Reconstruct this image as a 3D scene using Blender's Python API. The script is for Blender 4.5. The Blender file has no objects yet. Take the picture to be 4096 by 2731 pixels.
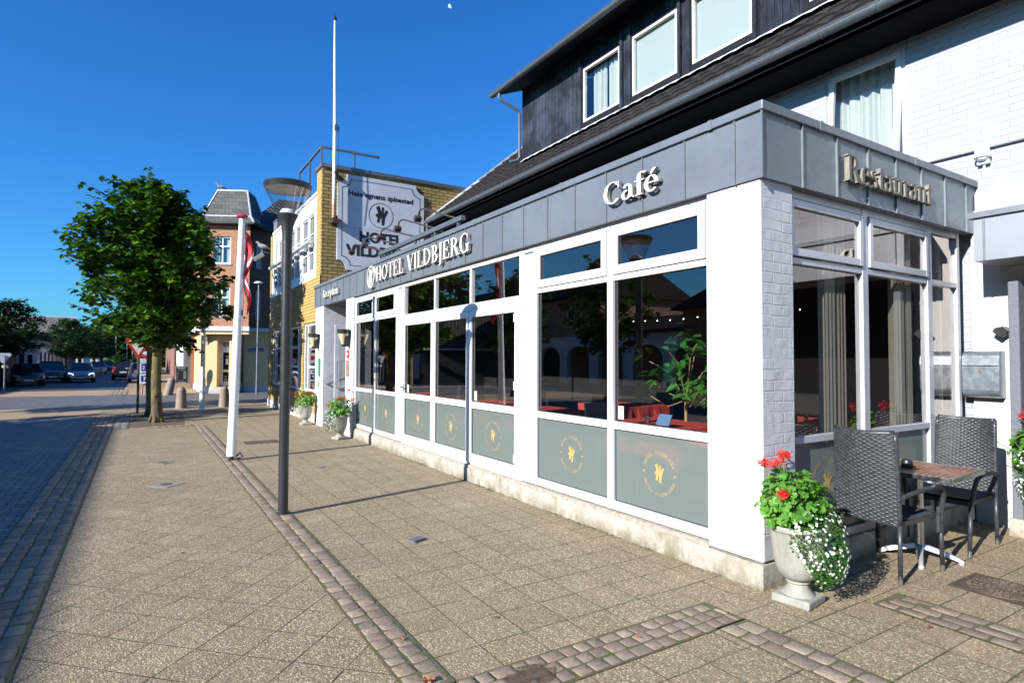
import bpy, math, random
import numpy as np
from mathutils import Vector, Matrix, noise as mnoise
R=math.radians
SC=bpy.context.scene
COL=SC.collection
random.seed(7)
# ---------------- camera ----------------
YAW,PITCH,ROLL=0.560124,0.0317047,0.0035869
_f=Vector((math.sin(YAW)*math.cos(PITCH),math.cos(YAW)*math.cos(PITCH),math.sin(PITCH)))
_r=Vector((math.cos(YAW),-math.sin(YAW),0)); _u=_r.cross(_f)
r2=_r*math.cos(ROLL)+_u*math.sin(ROLL); u2=_u*math.cos(ROLL)-_r*math.sin(ROLL)
cd=bpy.data.cameras.new('camera'); cam=bpy.data.objects.new('camera',cd); COL.objects.link(cam)
cd.sensor_width=36; cd.lens=36*2367.13/4096; cd.clip_start=0.05; cd.clip_end=6000
m=Matrix.Identity(4)
for i in range(3):
    m[i][0]=r2[i]; m[i][1]=u2[i]; m[i][2]=-_f[i]
m[0][3]=0; m[1][3]=0; m[2][3]=1.6
cam.matrix_world=m
SC.camera=cam
# ---------------- sky, sun, exposure ----------------
SUN_AZ=R(193.6)      # direction to the sun, counter-clockwise from +X
SUN_EL=R(25)
W=bpy.data.worlds.new('World'); SC.world=W; W.use_nodes=True
nt=W.node_tree; nt.nodes.clear()
sky=nt.nodes.new('ShaderNodeTexSky'); sky.sky_type='NISHITA'; sky.sun_disc=False
sky.sun_elevation=SUN_EL; sky.sun_rotation=R(90)-SUN_AZ
sky.air_density=1.0; sky.dust_density=0.7; sky.ozone_density=1.6; sky.altitude=0
hsv=nt.nodes.new('ShaderNodeHueSaturation'); hsv.inputs['Saturation'].default_value=1.22; hsv.inputs['Hue'].default_value=0.5
bg=nt.nodes.new('ShaderNodeBackground'); bg.inputs[1].default_value=0.060
wo=nt.nodes.new('ShaderNodeOutputWorld')
nt.links.new(sky.outputs[0],hsv.inputs['Color']); mulc=nt.nodes.new('ShaderNodeMix'); mulc.data_type='RGBA'; mulc.blend_type='MULTIPLY'; mulc.inputs[0].default_value=1; mulc.inputs[7].default_value=(.36,1.05,1.78,1); nt.links.new(hsv.outputs[0],mulc.inputs[6]); nt.links.new(mulc.outputs[2],bg.inputs[0]); nt.links.new(bg.outputs[0],wo.inputs[0])
sd=bpy.data.lights.new('sun','SUN'); sd.energy=5.0; sd.angle=R(0.5); sd.color=(1,0.965,0.91)
sun=bpy.data.objects.new('sun',sd); COL.objects.link(sun)
tosun=Vector((math.cos(SUN_AZ)*math.cos(SUN_EL),math.sin(SUN_AZ)*math.cos(SUN_EL),math.sin(SUN_EL)))
sun.rotation_euler=(-tosun).to_track_quat('-Z','Y').to_euler(); sun.location=(-20,-6,15)
vs=SC.view_settings; vs.view_transform='Standard'; vs.look='None'; vs.exposure=0.95; vs.gamma=1; vs.use_curve_mapping=False
SC.cycles.max_bounces=8; SC.cycles.transparent_max_bounces=16; SC.cycles.diffuse_bounces=3; SC.cycles.glossy_bounces=4
SC.cycles.caustics_reflective=False; SC.cycles.caustics_refractive=False; SC.cycles.sample_clamp_indirect=6

# ---------------- helpers: objects ----------------
WORLD={}
def tag(o,label=None,cat=None,group=None,kind=None):
    if label: o['label']=label
    if cat: o['category']=cat
    if group: o['group']=group
    if kind: o['kind']=kind
    return o
def thing(name,label,cat,loc=(0,0,0),group=None,local=False,rz=0):
    o=bpy.data.objects.new(name,None); COL.objects.link(o)
    o.location=loc; o.rotation_euler=(0,0,rz); o.empty_display_size=.2
    tag(o,label,cat,group)
    if not local: WORLD[o.name]=Vector(loc)
    return o
class MB:
    def __init__(s): s.v=[]; s.f=[]; s.mi=[]; s.cm=0; s.g=[]
    def add(s,vs,fs):
        b=len(s.v); s.g.append((b,len(s.f))); s.v.extend([tuple(p) for p in vs]); s.f.extend([tuple(b+i for i in q) for q in fs]); s.mi.extend([s.cm]*len(fs)); return s
    def box(s,x0,y0,z0,x1,y1,z1):
        if x0>x1: x0,x1=x1,x0
        if y0>y1: y0,y1=y1,y0
        if z0>z1: z0,z1=z1,z0
        return s.add([(x0,y0,z0),(x1,y0,z0),(x1,y1,z0),(x0,y1,z0),(x0,y0,z1),(x1,y0,z1),(x1,y1,z1),(x0,y1,z1)],
          [(0,3,2,1),(4,5,6,7),(0,1,5,4),(1,2,6,5),(2,3,7,6),(3,0,4,7)])
    def obox(s,c,size,ax=None):
        hx,hy,hz=[q/2 for q in size]; c=Vector(c)
        if ax is None: ax=Matrix.Identity(3)
        P=[c+ax@Vector((a*hx,b*hy,d*hz)) for d in (-1,1) for a,b in ((-1,-1),(1,-1),(1,1),(-1,1))]
        return s.add(P,[(0,3,2,1),(4,5,6,7),(0,1,5,4),(1,2,6,5),(2,3,7,6),(3,0,4,7)])
    def bar(s,a,b,w,h=None,up=(0,0,1)):
        a=Vector(a);b=Vector(b);h=h or w; d=(b-a); L=d.length; d.normalize()
        up=Vector(up)
        if abs(d.dot(up))>.98: up=Vector((1,0,0))
        sx=d.cross(up).normalized(); sz=sx.cross(d)
        ax=Matrix((sx,d,sz)).transposed()
        return s.obox((a+b)/2,(w,L,h),ax)
    def poly(s,pts): return s.add(pts,[tuple(range(len(pts)))])
    def prism(s,pts,ext):
        n=len(pts); e=Vector(ext); P=[Vector(p) for p in pts]; Q=[p+e for p in P]
        return s.add(P+Q,[tuple(range(n)),tuple(range(2*n-1,n-1,-1))]+[(i,i+n,(i+1)%n+n,(i+1)%n) for i in range(n)])
    def tube(s,path,r,n=8,cap=True):
        path=[Vector(p) for p in path]; k=len(path)
        rs=r if isinstance(r,(list,tuple)) else [r]*k
        vs=[];prev=None
        for i,p in enumerate(path):
            d=(path[min(i+1,k-1)]-path[max(i-1,0)])
            if d.length<1e-9: d=Vector((0,0,1))
            d.normalize()
            if prev is None:
                a=Vector((0,0,1)) if abs(d.z)<.9 else Vector((1,0,0))
                sx=d.cross(a).normalized()
            else:
                sx=(prev-d*prev.dot(d)).normalized()
            prev=sx; sy=d.cross(sx)
            for j in range(n):
                t=2*math.pi*j/n; vs.append(p+(sx*math.cos(t)+sy*math.sin(t))*rs[i])
        fs=[]
        for i in range(k-1):
            for j in range(n):
                a=i*n+j;b=i*n+(j+1)%n; fs.append((a,b,b+n,a+n))
        if cap: fs.append(tuple(range(n-1,-1,-1))); fs.append(tuple(range((k-1)*n,k*n)))
        return s.add(vs,fs)
    def lathe(s,prof,c=(0,0,0),n=24,cap=True,sq=None):
        vs=[];k=len(prof);c=Vector(c)
        for r,z in prof:
            for j in range(n):
                t=2*math.pi*j/n; vs.append(c+Vector((r*math.cos(t),r*math.sin(t),z)))
        fs=[]
        for i in range(k-1):
            for j in range(n):
                a=i*n+j;b=i*n+(j+1)%n; fs.append((a,b,b+n,a+n))
        if cap: fs.append(tuple(range(n-1,-1,-1))); fs.append(tuple(range((k-1)*n,k*n)))
        return s.add(vs,fs)
    def xf(s,M,i0=0):
        for i in range(i0,len(s.v)): s.v[i]=tuple(M@Vector(s.v[i]))
        return s
    def build(s,name,mat,parent=None,smooth=False,bevel=0,**tg):
        me=bpy.data.meshes.new(name); me.from_pydata(s.v,[],s.f); me.update()
        mats=mat if isinstance(mat,(list,tuple)) else [mat]
        for q in mats: me.materials.append(q)
        if len(mats)>1: me.polygons.foreach_set('material_index',s.mi)
        if smooth:
            me.polygons.foreach_set('use_smooth',[True]*len(me.polygons))
            if smooth!=2:
                try: me.set_sharp_from_angle(angle=R(40))
                except Exception: pass
        o=bpy.data.objects.new(name,me); COL.objects.link(o)
        if bevel:
            md=o.modifiers.new('bevel','BEVEL'); md.width=bevel; md.segments=2; md.limit_method='ANGLE'; md.angle_limit=R(50)
        if parent is not None:
            o.parent=parent
            if parent.name in WORLD: o.location=-WORLD[parent.name]
        if tg: tag(o,**tg)
        return o
def build_each(mb,name,mat,parent=None,per=1,**kw):
    out=[]; g=mb.g+[(len(mb.v),len(mb.f))]
    for i in range(0,len(mb.g),per):
        j=min(i+per,len(mb.g)); v0,f0=g[i]; v1,f1=g[j]; m_=MB(); m_.v=mb.v[v0:v1]; m_.f=[tuple(k-v0 for k in q) for q in mb.f[f0:f1]]; m_.mi=mb.mi[f0:f1]
        out.append(m_.build(name,mat,parent,**kw))
    return out
def kids(o): return [c for c in bpy.data.objects if c.parent==o]
def dup(o,loc=None,rz=None,label=None,sc=None,group=None,parent=None):
    ch=kids(o)
    c=o.copy(); COL.objects.link(c)
    if parent is not None: c.parent=parent
    if loc is not None: c.location=loc
    if rz is not None: c.rotation_euler=(0,0,rz)
    if sc is not None: c.scale=(sc,sc,sc) if not isinstance(sc,(tuple,list)) else sc
    if label: c['label']=label
    if group: c['group']=group
    for k in ch: dup(k,parent=c)
    return c
# ---------------- helpers: materials ----------------
class NT:
    def __init__(s,name):
        s.m=bpy.data.materials.new(name); s.m.use_nodes=True; s.t=s.m.node_tree; s.t.nodes.clear()
        s.out=s.n('ShaderNodeOutputMaterial'); s.co=None
    def n(s,ty,**kw):
        nd=s.t.nodes.new(ty)
        for k,v in kw.items(): setattr(nd,k,v)
        return nd
    def set(s,sock,v):
        if isinstance(v,bpy.types.NodeSocket): s.t.links.new(v,sock)
        elif isinstance(v,(tuple,list)) and len(v)==3 and sock.type=='RGBA': sock.default_value=(*v,1)
        else: sock.default_value=v
    def obj(s):
        if s.co is None: s.co=s.n('ShaderNodeTexCoord').outputs['Object']
        return s.co
    def xyz(s):
        x=s.n('ShaderNodeSeparateXYZ'); s.set(x.inputs[0],s.obj()); return x.outputs
    def math(s,op,a,b=None,c=None,clamp=False):
        q=s.n('ShaderNodeMath',operation=op); q.use_clamp=clamp; s.set(q.inputs[0],a)
        if b is not None: s.set(q.inputs[1],b)
        if c is not None: s.set(q.inputs[2],c)
        return q.outputs[0]
    def comb(s,x,y,z=0.0):
        q=s.n('ShaderNodeCombineXYZ'); s.set(q.inputs[0],x); s.set(q.inputs[1],y); s.set(q.inputs[2],z); return q.outputs[0]
    def noise(s,scale,detail=4,rough=.55,vec=None,out=0,dist=0):
        q=s.n('ShaderNodeTexNoise'); q.inputs['Scale'].default_value=scale; q.inputs['Detail'].default_value=detail; q.inputs['Roughness'].default_value=rough; q.inputs['Distortion'].default_value=dist
        s.set(q.inputs['Vector'],vec if vec is not None else s.obj()); return q.outputs[out]
    def vor(s,scale,feature='F1',out='Distance',vec=None,rnd=1.0):
        q=s.n('ShaderNodeTexVoronoi',feature=feature); q.inputs['Scale'].default_value=scale; q.inputs['Randomness'].default_value=rnd
        s.set(q.inputs['Vector'],vec if vec is not None else s.obj()); return q.outputs[out]
    def ramp(s,fac,stops,interp='LINEAR'):
        q=s.n('ShaderNodeValToRGB'); q.color_ramp.interpolation=interp; el=q.color_ramp.elements
        while len(el)<len(stops): el.new(.5)
        for e,(p,c) in zip(el,stops): e.position=p; e.color=(*c,1) if len(c)==3 else c
        s.set(q.inputs[0],fac); return q.outputs[0]
    def mr(s,v,a,b,c=0.0,d=1.0,smooth=False):
        q=s.n('ShaderNodeMapRange'); 
        if smooth: q.interpolation_type='SMOOTHSTEP'
        s.set(q.inputs[0],v); s.set(q.inputs[1],a); s.set(q.inputs[2],b); s.set(q.inputs[3],c); s.set(q.inputs[4],d); return q.outputs[0]
    def mix(s,f,a,b,bl='MIX'):
        q=s.n('ShaderNodeMix',data_type='RGBA',blend_type=bl); q.clamp_result=False
        s.set(q.inputs[0],f); s.set(q.inputs[6],a); s.set(q.inputs[7],b); return q.outputs[2]
    def bump(s,h,strength=.5,dist=.01,normal=None):
        q=s.n('ShaderNodeBump'); s.set(q.inputs['Strength'],strength); q.inputs['Distance'].default_value=dist
        s.set(q.inputs['Height'],h)
        if normal is not None: s.set(q.inputs['Normal'],normal)
        return q.outputs[0]
    def bsdf(s,color,rough=.6,metal=0.0,normal=None,spec=None,coat=None,emis=None,estr=1.0,trans=None,finish=True):
        q=s.n('ShaderNodeBsdfPrincipled'); s.set(q.inputs['Base Color'],color); s.set(q.inputs['Roughness'],rough); s.set(q.inputs['Metallic'],metal)
        if spec is not None: s.set(q.inputs['Specular IOR Level'],spec)
        if coat is not None: s.set(q.inputs['Coat Weight'],coat); q.inputs['Coat Roughness'].default_value=.08
        if emis is not None: s.set(q.inputs['Emission Color'],emis); s.set(q.inputs['Emission Strength'],estr)
        if normal is not None: s.set(q.inputs['Normal'],normal)
        if finish: s.t.links.new(q.outputs[0],s.out.inputs[0])
        return q.outputs[0]
    def surf(s,sh): s.t.links.new(sh,s.out.inputs[0]); return s.m
_MC={}
def simple(name,col,rough=.6,metal=0.0,var=.12,vs=6,bump=0,bs=60,spec=None,coat=None):
    if name in _MC: return _MC[name]
    n=NT(name); f=n.noise(vs,5,.6)
    c=n.mix(n.mr(f,.3,.7),tuple(x*(1-var) for x in col),tuple(min(1,x*(1+var)) for x in col))
    nm=None
    if bump: nm=n.bump(n.noise(bs,4,.6),bump,.01)
    n.bsdf(c,n.mr(f,.3,.7,max(.03,rough-.06),min(1,rough+.06)),metal,nm,spec,coat); _MC[name]=n.m; return n.m
def brickmat(name,col1,col2,mortar,axis='x',bw=.24,bh=.075,ms=.011,rough=.85,bumps=.6,stain=None,offset=.5,uv=None,mossy=False):
    n=NT(name); X=n.xyz()
    if uv is not None: u=n.math('ADD',n.math('MULTIPLY',X[0],uv[0]),n.math('MULTIPLY',X[1],uv[1]))
    else: u=X[1] if axis=='y' else X[0]
    wob=n.noise(9,3,.6)
    u=n.math('ADD',u,n.mr(wob,0,1,-.004,.004)); v=n.math('ADD',X[2],n.mr(n.noise(7,2,.5),0,1,-.004,.004))
    b=n.n('ShaderNodeTexBrick'); b.offset=offset; b.squash=1
    n.set(b.inputs['Vector'],n.comb(u,v,0.0))
    for k_,v_ in (('Color1',col1),('Color2',col2),('Mortar',mortar)): n.set(b.inputs[k_],v_)
    b.inputs['Scale'].default_value=1; b.inputs['Brick Width'].default_value=bw; b.inputs['Row Height'].default_value=bh; b.inputs['Mortar Size'].default_value=ms; b.inputs['Mortar Smooth'].default_value=.25; b.inputs['Bias'].default_value=0
    c=b.outputs['Color']; nz=n.noise(40,5,.65)
    c=n.mix(n.mr(nz,.3,.75,0,.35),c,(.05,.04,.03))
    if stain: c=n.mix(n.mr(n.noise(1.3,6,.65),.5,.8,0,stain),c,(.12,.09,.05))
    h=n.math('SUBTRACT',1.0,b.outputs['Fac']); h=n.math('ADD',h,n.math('MULTIPLY',nz,.25))
    n.bsdf(c,rough,0,n.bump(h,bumps,.012)); return n.m
def paintedbrick(name,col,axis='x',bh=.075,bw=.24,b1=.35,grime=.2,irr=.5,flake=0):
    """brick under thick paint: one colour, joints and lumps only in relief"""
    n=NT(name); X=n.xyz(); u=X[1] if axis=='y' else X[0]
    w=n.noise(5,3,.6); u=n.math('ADD',u,n.mr(w,0,1,-.012,.012)); v=n.math('ADD',X[2],n.mr(n.noise(4,3,.6),0,1,-.012,.012))
    b=n.n('ShaderNodeTexBrick'); n.set(b.inputs['Vector'],n.comb(u,v,0.0)); b.inputs['Scale'].default_value=1; b.inputs['Brick Width'].default_value=bw; b.inputs['Row Height'].default_value=bh; b.inputs['Mortar Size'].default_value=.008; b.inputs['Mortar Smooth'].default_value=.6
    n.set(b.inputs['Color1'],(.3,.3,.3)); n.set(b.inputs['Color2'],(1,1,1)); n.set(b.inputs['Mortar'],(0,0,0))
    sh=n.mr(n.noise(2.2,3,.5),.35,.6,.15,1)
    h=n.math('MULTIPLY',n.math('SUBTRACT',1.0,b.outputs['Fac']),sh)
    sep=n.n('ShaderNodeSeparateColor'); n.set(sep.inputs[0],b.outputs['Color'])
    h=n.math('ADD',h,n.math('MULTIPLY',n.math('MULTIPLY',sep.outputs[0],sh),irr))
    h=n.math('ADD',h,n.math('MULTIPLY',n.noise(90,3,.6),.35))
    g=n.noise(1.7,6,.7)
    c=n.mix(n.mr(g,.5,.85,0,grime),col,tuple(x*.62 for x in col))
    n.bsdf(c,.75,0,n.bump(h,b1,.012)); return n.m
def fresn(n,ior=1.5):
    g=n.n('ShaderNodeNewGeometry'); fr=n.n('ShaderNodeFresnel'); n.set(fr.inputs[0],n.mr(g.outputs['Backfacing'],0,1,ior,1/ior)); return fr
def glassmat(name,tint=(.93,.97,.95),boost=3.0,add=.02,wave=.0):
    n=NT(name); fr=fresn(n)
    nrm=None
    gl=n.n('ShaderNodeBsdfGlossy'); gl.inputs['Roughness'].default_value=0.0; n.set(gl.inputs['Color'],(1,.90,.84))
    if wave: 
        nrm=n.bump(n.noise(.9,2,.4),wave,.05); n.set(gl.inputs['Normal'],nrm)
    tr=n.n('ShaderNodeBsdfTransparent'); n.set(tr.inputs[0],tint)
    mx=n.n('ShaderNodeMixShader'); n.set(mx.inputs[0],n.math('ADD',n.math('SUBTRACT',1.0,n.math('POWER',n.math('SUBTRACT',1.0,fr.outputs[0]),boost)),add,clamp=True))
    n.t.links.new(tr.outputs[0],mx.inputs[1]); n.t.links.new(gl.outputs[0],mx.inputs[2]); return n.surf(mx.outputs[0])
# ---------------- shared materials ----------------
white=simple('white_frame_paint',(.66,.66,.655),.35,0,.02,3)
whitewall=paintedbrick('white_render',(.60,.60,.61),'y',b1=.12,grime=.12,irr=.2)
greypaint=paintedbrick('rough_painted_brick',(.40,.42,.48),'x',b1=.9,grime=.25,irr=.5)
whitebrick=paintedbrick('white_painted_brick',(.335,.35,.38),'y',b1=.6,grime=.2,irr=.25)
black=simple('black_metal',(.018,.018,.02),.4,0,.1,8)
darkwood=None
glass=glassmat('window_glass',tint=(.80,.84,.82))
steel=simple('brushed_steel',(.55,.55,.56),.25,1,.08,30)
galv=simple('galvanised_steel',(.17,.19,.21),.45,.6,.15,25,.05,40)
zincm=None
def zinc():
    n=NT('zinc_sheet'); a=n.noise(1.4,4,.6); b=n.noise(14,3,.6)
    c=n.mix(n.mr(a,.3,.7),(.150,.172,.195),(.20,.225,.255)); c=n.mix(n.mr(b,.45,.8,0,.25),c,(.13,.15,.175))
    n.bsdf(c,n.mr(b,.3,.7,.36,.5),.35,n.bump(n.noise(2.6,2,.5),.35,.03)); return n.m
zincm=zinc()
def woodmat():
    n=NT('weathered_dark_cladding'); X=n.xyz(); u=X[1]
    t=n.math('DIVIDE',u,.125); fl=n.math('FLOOR',t); fr=n.math('FRACT',t)
    g=n.math('LESS_THAN',fr,.07)
    wn=n.n('ShaderNodeTexWhiteNoise',noise_dimensions='1D'); n.set(wn.inputs['W'],fl)
    st=n.noise(1,5,.7,vec=n.comb(n.math('MULTIPLY',u,60),n.math('MULTIPLY',X[2],4),0.0))
    big=n.noise(1.6,4,.6)
    c=n.mix(n.mr(st,.35,.7),(.004,.005,.008),(.035,.046,.068))
    c=n.mix(n.mr(big,.42,.62,0,.75),c,(.060,.080,.115)); c=n.mix(n.math('MULTIPLY',wn.outputs['Value'],.45),c,(.014,.009,.007))
    c=n.mix(g,c,(.004,.004,.004))
    n.bsdf(c,.75,0,n.bump(n.math('ADD',n.math('MULTIPLY',n.math('SUBTRACT',1.0,g),1.0),n.math('MULTIPLY',st,.2)),.9,.012),spec=.12); return n.m
darkwood=woodmat()
darktrim=simple('dark_weathered_trim',(.012,.013,.017),.7,0,.4,20,.2,50,spec=.15)
def setts(name,stops,rough=.75):
    n=NT(name); g=n.n('ShaderNodeNewGeometry')
    c=n.ramp(g.outputs['Random Per Island'],stops)
    nz=n.noise(45,5,.7); c=n.mix(n.mr(nz,.35,.7,0,.6),c,(.10,.08,.065)); c=n.mix(n.mr(n.noise(170,2,.6),.52,.7,0,.5),c,(.42,.36,.31)); c=n.mix(n.mr(n.noise(2.3,5,.7),.5,.75,0,.55),c,(.24,.20,.155))
    n.bsdf(c,rough,0,n.bump(n.math('ADD',nz,n.math('MULTIPLY',n.noise(150,3,.7),.6)),.8,.008)); return n.m
settpink=setts('pink_granite_setts',[(0,(.24,.165,.115)),(.25,(.33,.235,.16)),(.45,(.20,.15,.11)),(.6,(.30,.235,.17)),(.8,(.40,.30,.21)),(1,(.19,.14,.10))])
settgrey=setts('grey_granite_setts',[(0,(.14,.145,.155)),(.4,(.21,.21,.22)),(.7,(.17,.17,.18)),(1,(.26,.24,.23))])
def moss():
    n=NT('mossy_joint_soil'); f=n.noise(11,5,.7); g=n.noise(90,3,.7)
    c=n.mix(n.mr(f,.42,.6),(.15,.115,.075),(.09,.12,.025)); c=n.mix(n.mr(g,.4,.7,0,.5),c,(.05,.045,.025))
    n.bsdf(c,.95,0,n.bump(g,.8,.01)); return n.m
mossm=moss()
def slabs(name,rot,su,sv,pu,pv,tone=(.93,.91,.82)):
    """exposed aggregate slabs: pebbles, moss in the joints"""
    n=NT(name); X=n.xyz(); wob=n.noise(3,3,.6,out=0)
    x=n.math('ADD',X[0],n.mr(wob,0,1,-.005,.005)); y=n.math('ADD',X[1],n.mr(n.noise(2.3,3,.6),0,1,-.005,.005))
    if rot:
        u=n.math('MULTIPLY',n.math('ADD',x,y),.70711); v=n.math('MULTIPLY',n.math('SUBTRACT',x,y),.70711)
    else: u,v=x,y
    tu=n.math('DIVIDE',n.math('SUBTRACT',u,pu),su); tv=n.math('DIVIDE',n.math('SUBTRACT',v,pv),sv)
    fu=n.math('FRACT',tu); fv=n.math('FRACT',tv)
    du=n.math('MULTIPLY',n.math('MINIMUM',fu,n.math('SUBTRACT',1.0,fu)),su); dv=n.math('MULTIPLY',n.math('MINIMUM',fv,n.math('SUBTRACT',1.0,fv)),sv)
    d=n.math('MINIMUM',du,dv)
    jw=n.mr(n.noise(2.6,4,.7),.3,.65,.0006,.0050)
    joint=n.math('MULTIPLY',n.mr(n.math('SUBTRACT',d,jw),-.0012,.0022,1,0,True),n.mr(n.noise(3.1,4,.7),.32,.54,.35,1))
    wn=n.n('ShaderNodeTexWhiteNoise',noise_dimensions='2D'); n.set(wn.inputs['Vector'],n.comb(n.math('FLOOR',tu),n.math('FLOOR',tv),0.0))
    cell=n.n('ShaderNodeTexVoronoi',feature='F1'); cell.inputs['Scale'].default_value=88; n.set(cell.inputs['Vector'],n.obj())
    sp=n.n('ShaderNodeSeparateColor'); n.set(sp.inputs[0],cell.outputs['Color'])
    T=lambda c:tuple(a*b for a,b in zip(c,tone))
    peb=n.ramp(sp.outputs[0],[(0,T((.10,.07,.045))),(.16,T((.40,.295,.18))),(.38,T((.50,.385,.25))),(.56,T((.24,.185,.125))),(.70,T((.58,.465,.32))),(.86,T((.80,.70,.55))),(1,T((.44,.27,.16)))],'CONSTANT')
    edge=n.mr(cell.outputs['Distance'],.28,.60,0,1,True)
    c=n.mix(n.math('MULTIPLY',edge,.9),peb,T((.12,.09,.06)))
    c=n.mix(.22,c,T((.56,.45,.32)))
    pat=n.noise(.9,5,.65); c=n.mix(n.mr(pat,.45,.75,0,.5),c,T((.30,.235,.155)))
    c=n.mix(n.mr(n.noise(2.1,4,.7),.56,.75,0,.35),c,T((.58,.46,.32)))
    hsvn=n.n('ShaderNodeHueSaturation'); n.set(hsvn.inputs['Value'],n.mr(wn.outputs['Value'],0,1,.91,1.06)); n.set(hsvn.inputs['Color'],c)
    mossn=n.mr(n.noise(1.9,4,.7),.42,.62,0,1)
    jc=n.mix(mossn,(.05,.038,.024),(.07,.095,.016))
    c=n.mix(joint,hsvn.outputs[0],jc)
    h=n.math('SUBTRACT',n.math('MULTIPLY',n.math('SUBTRACT',1.0,edge),.5),n.math('MULTIPLY',joint,1.6))
    n.bsdf(c,.85,0,n.bump(h,.75,.006)); return n.m
S2=.70711
slab45=slabs('aggregate_slabs_diagonal',True,.30,.303,3.61*S2,-3.88*S2)
slabR=slabs('aggregate_slabs',False,.306,.304,1.345,2.96)
slabS=slabs('aggregate_slabs_south',False,.31,.304,3.21,1.54,(.94,.91,.82))
def sand():
    n=NT('sand_coloured_paving'); a=n.noise(130,3,.7); b=n.noise(.8,5,.65)
    c=n.mix(n.mr(a,.3,.7),(.22,.155,.09),(.42,.30,.185)); c=n.mix(n.mr(b,.4,.75,0,.4),c,(.21,.155,.10))
    n.bsdf(c,.9,0,n.bump(a,.4,.004)); return n.m
sandm=sand()
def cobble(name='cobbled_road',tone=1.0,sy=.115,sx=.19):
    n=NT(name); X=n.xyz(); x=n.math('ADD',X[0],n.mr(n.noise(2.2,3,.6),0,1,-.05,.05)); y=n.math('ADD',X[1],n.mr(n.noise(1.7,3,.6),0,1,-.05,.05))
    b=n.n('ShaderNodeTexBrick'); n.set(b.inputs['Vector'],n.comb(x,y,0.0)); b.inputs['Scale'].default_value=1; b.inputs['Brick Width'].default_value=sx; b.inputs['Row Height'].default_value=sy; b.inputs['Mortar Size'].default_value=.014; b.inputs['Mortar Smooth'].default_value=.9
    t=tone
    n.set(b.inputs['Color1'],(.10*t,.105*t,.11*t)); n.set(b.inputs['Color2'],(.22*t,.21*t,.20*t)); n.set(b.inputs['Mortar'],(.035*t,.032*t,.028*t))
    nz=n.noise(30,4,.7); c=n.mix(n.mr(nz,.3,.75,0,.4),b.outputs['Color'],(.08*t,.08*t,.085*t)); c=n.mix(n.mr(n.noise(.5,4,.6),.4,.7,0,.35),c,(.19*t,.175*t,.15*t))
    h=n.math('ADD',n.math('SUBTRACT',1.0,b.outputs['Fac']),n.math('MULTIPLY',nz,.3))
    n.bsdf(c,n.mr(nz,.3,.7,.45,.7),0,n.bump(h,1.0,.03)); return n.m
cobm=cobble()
asph=simple('asphalt',(.055,.056,.06),.8,0,.25,30,.3,120)

# ---------------- ground ----------------
def sheet(name,pts,z,m,kind='structure'):
    b=MB(); b.poly([(x,y,z) for x,y in pts]); return b.build(name,m,kind=kind)
def rect(name,x0,y0,x1,y1,z,m): return sheet(name,[(x0,y0),(x1,y0),(x1,y1),(x0,y1)],z,m)
rect('ground',-1500,-1500,1500,1500,-.05,simple('far_ground',(.10,.11,.07),.95,0,.3,.02))
rect('town_ground',-60,-40,60,160,-.03,asph)
rect('side_street',-60,23.2,60,33,-.010,cobm)
sheet('street_cobbles',[(-9,-30),(-.98,-30),(-.98,20.2),(-9,20.6)],-.010,cobm)
sheet('crossing_strip',[(-60,20.6),(-9,20.6),(-.98,20.2),(-.98,24.0),(-60,26.5)],-.005,sandm)
sheet('far_crossing_strip',[(-60,34.5),(-5,32.1),(-.7,31.5),(0.1,31.3),(-.3,36.9),(-5.5,36.9),(-60,37.8)],-.004,sandm)
rect('market_square',-60,-30,-9,20.6,-.004,slabR)
rect('far_pavement',-.7,31.4,60,130,.0,slabs('far_sand_slabs',False,.4,.4,0,0,(1.15,1.0,.85)))
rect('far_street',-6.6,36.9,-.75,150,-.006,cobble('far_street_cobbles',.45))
rect('far_left_pavement',-30,37.6,-6.6,150,.02,asph)
sheet('corner_pavement',[(-.98,16.2),(1.13,16.2),(1.13,23.6),(-.98,24.3)],.0,slab45)
sheet('corner_paving',[(1.13,13.0),(40,13.0),(40,22.6),(1.13,23.6)],.0,slabR)
sheet('pavement_left',[(-.52,-12),(1.125,-12),(1.125,16.2),(-.52,16.2)],.0,slab45)
sheet('pavement_right',[(1.345,2.68),(40,2.68),(40,13.0),(1.345,13.0)],.0,slabR)
sheet('pavement_south',[(1.345,-12),(40,-12),(40,2.68),(1.345,2.68)],-.0005,slabS)
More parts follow.
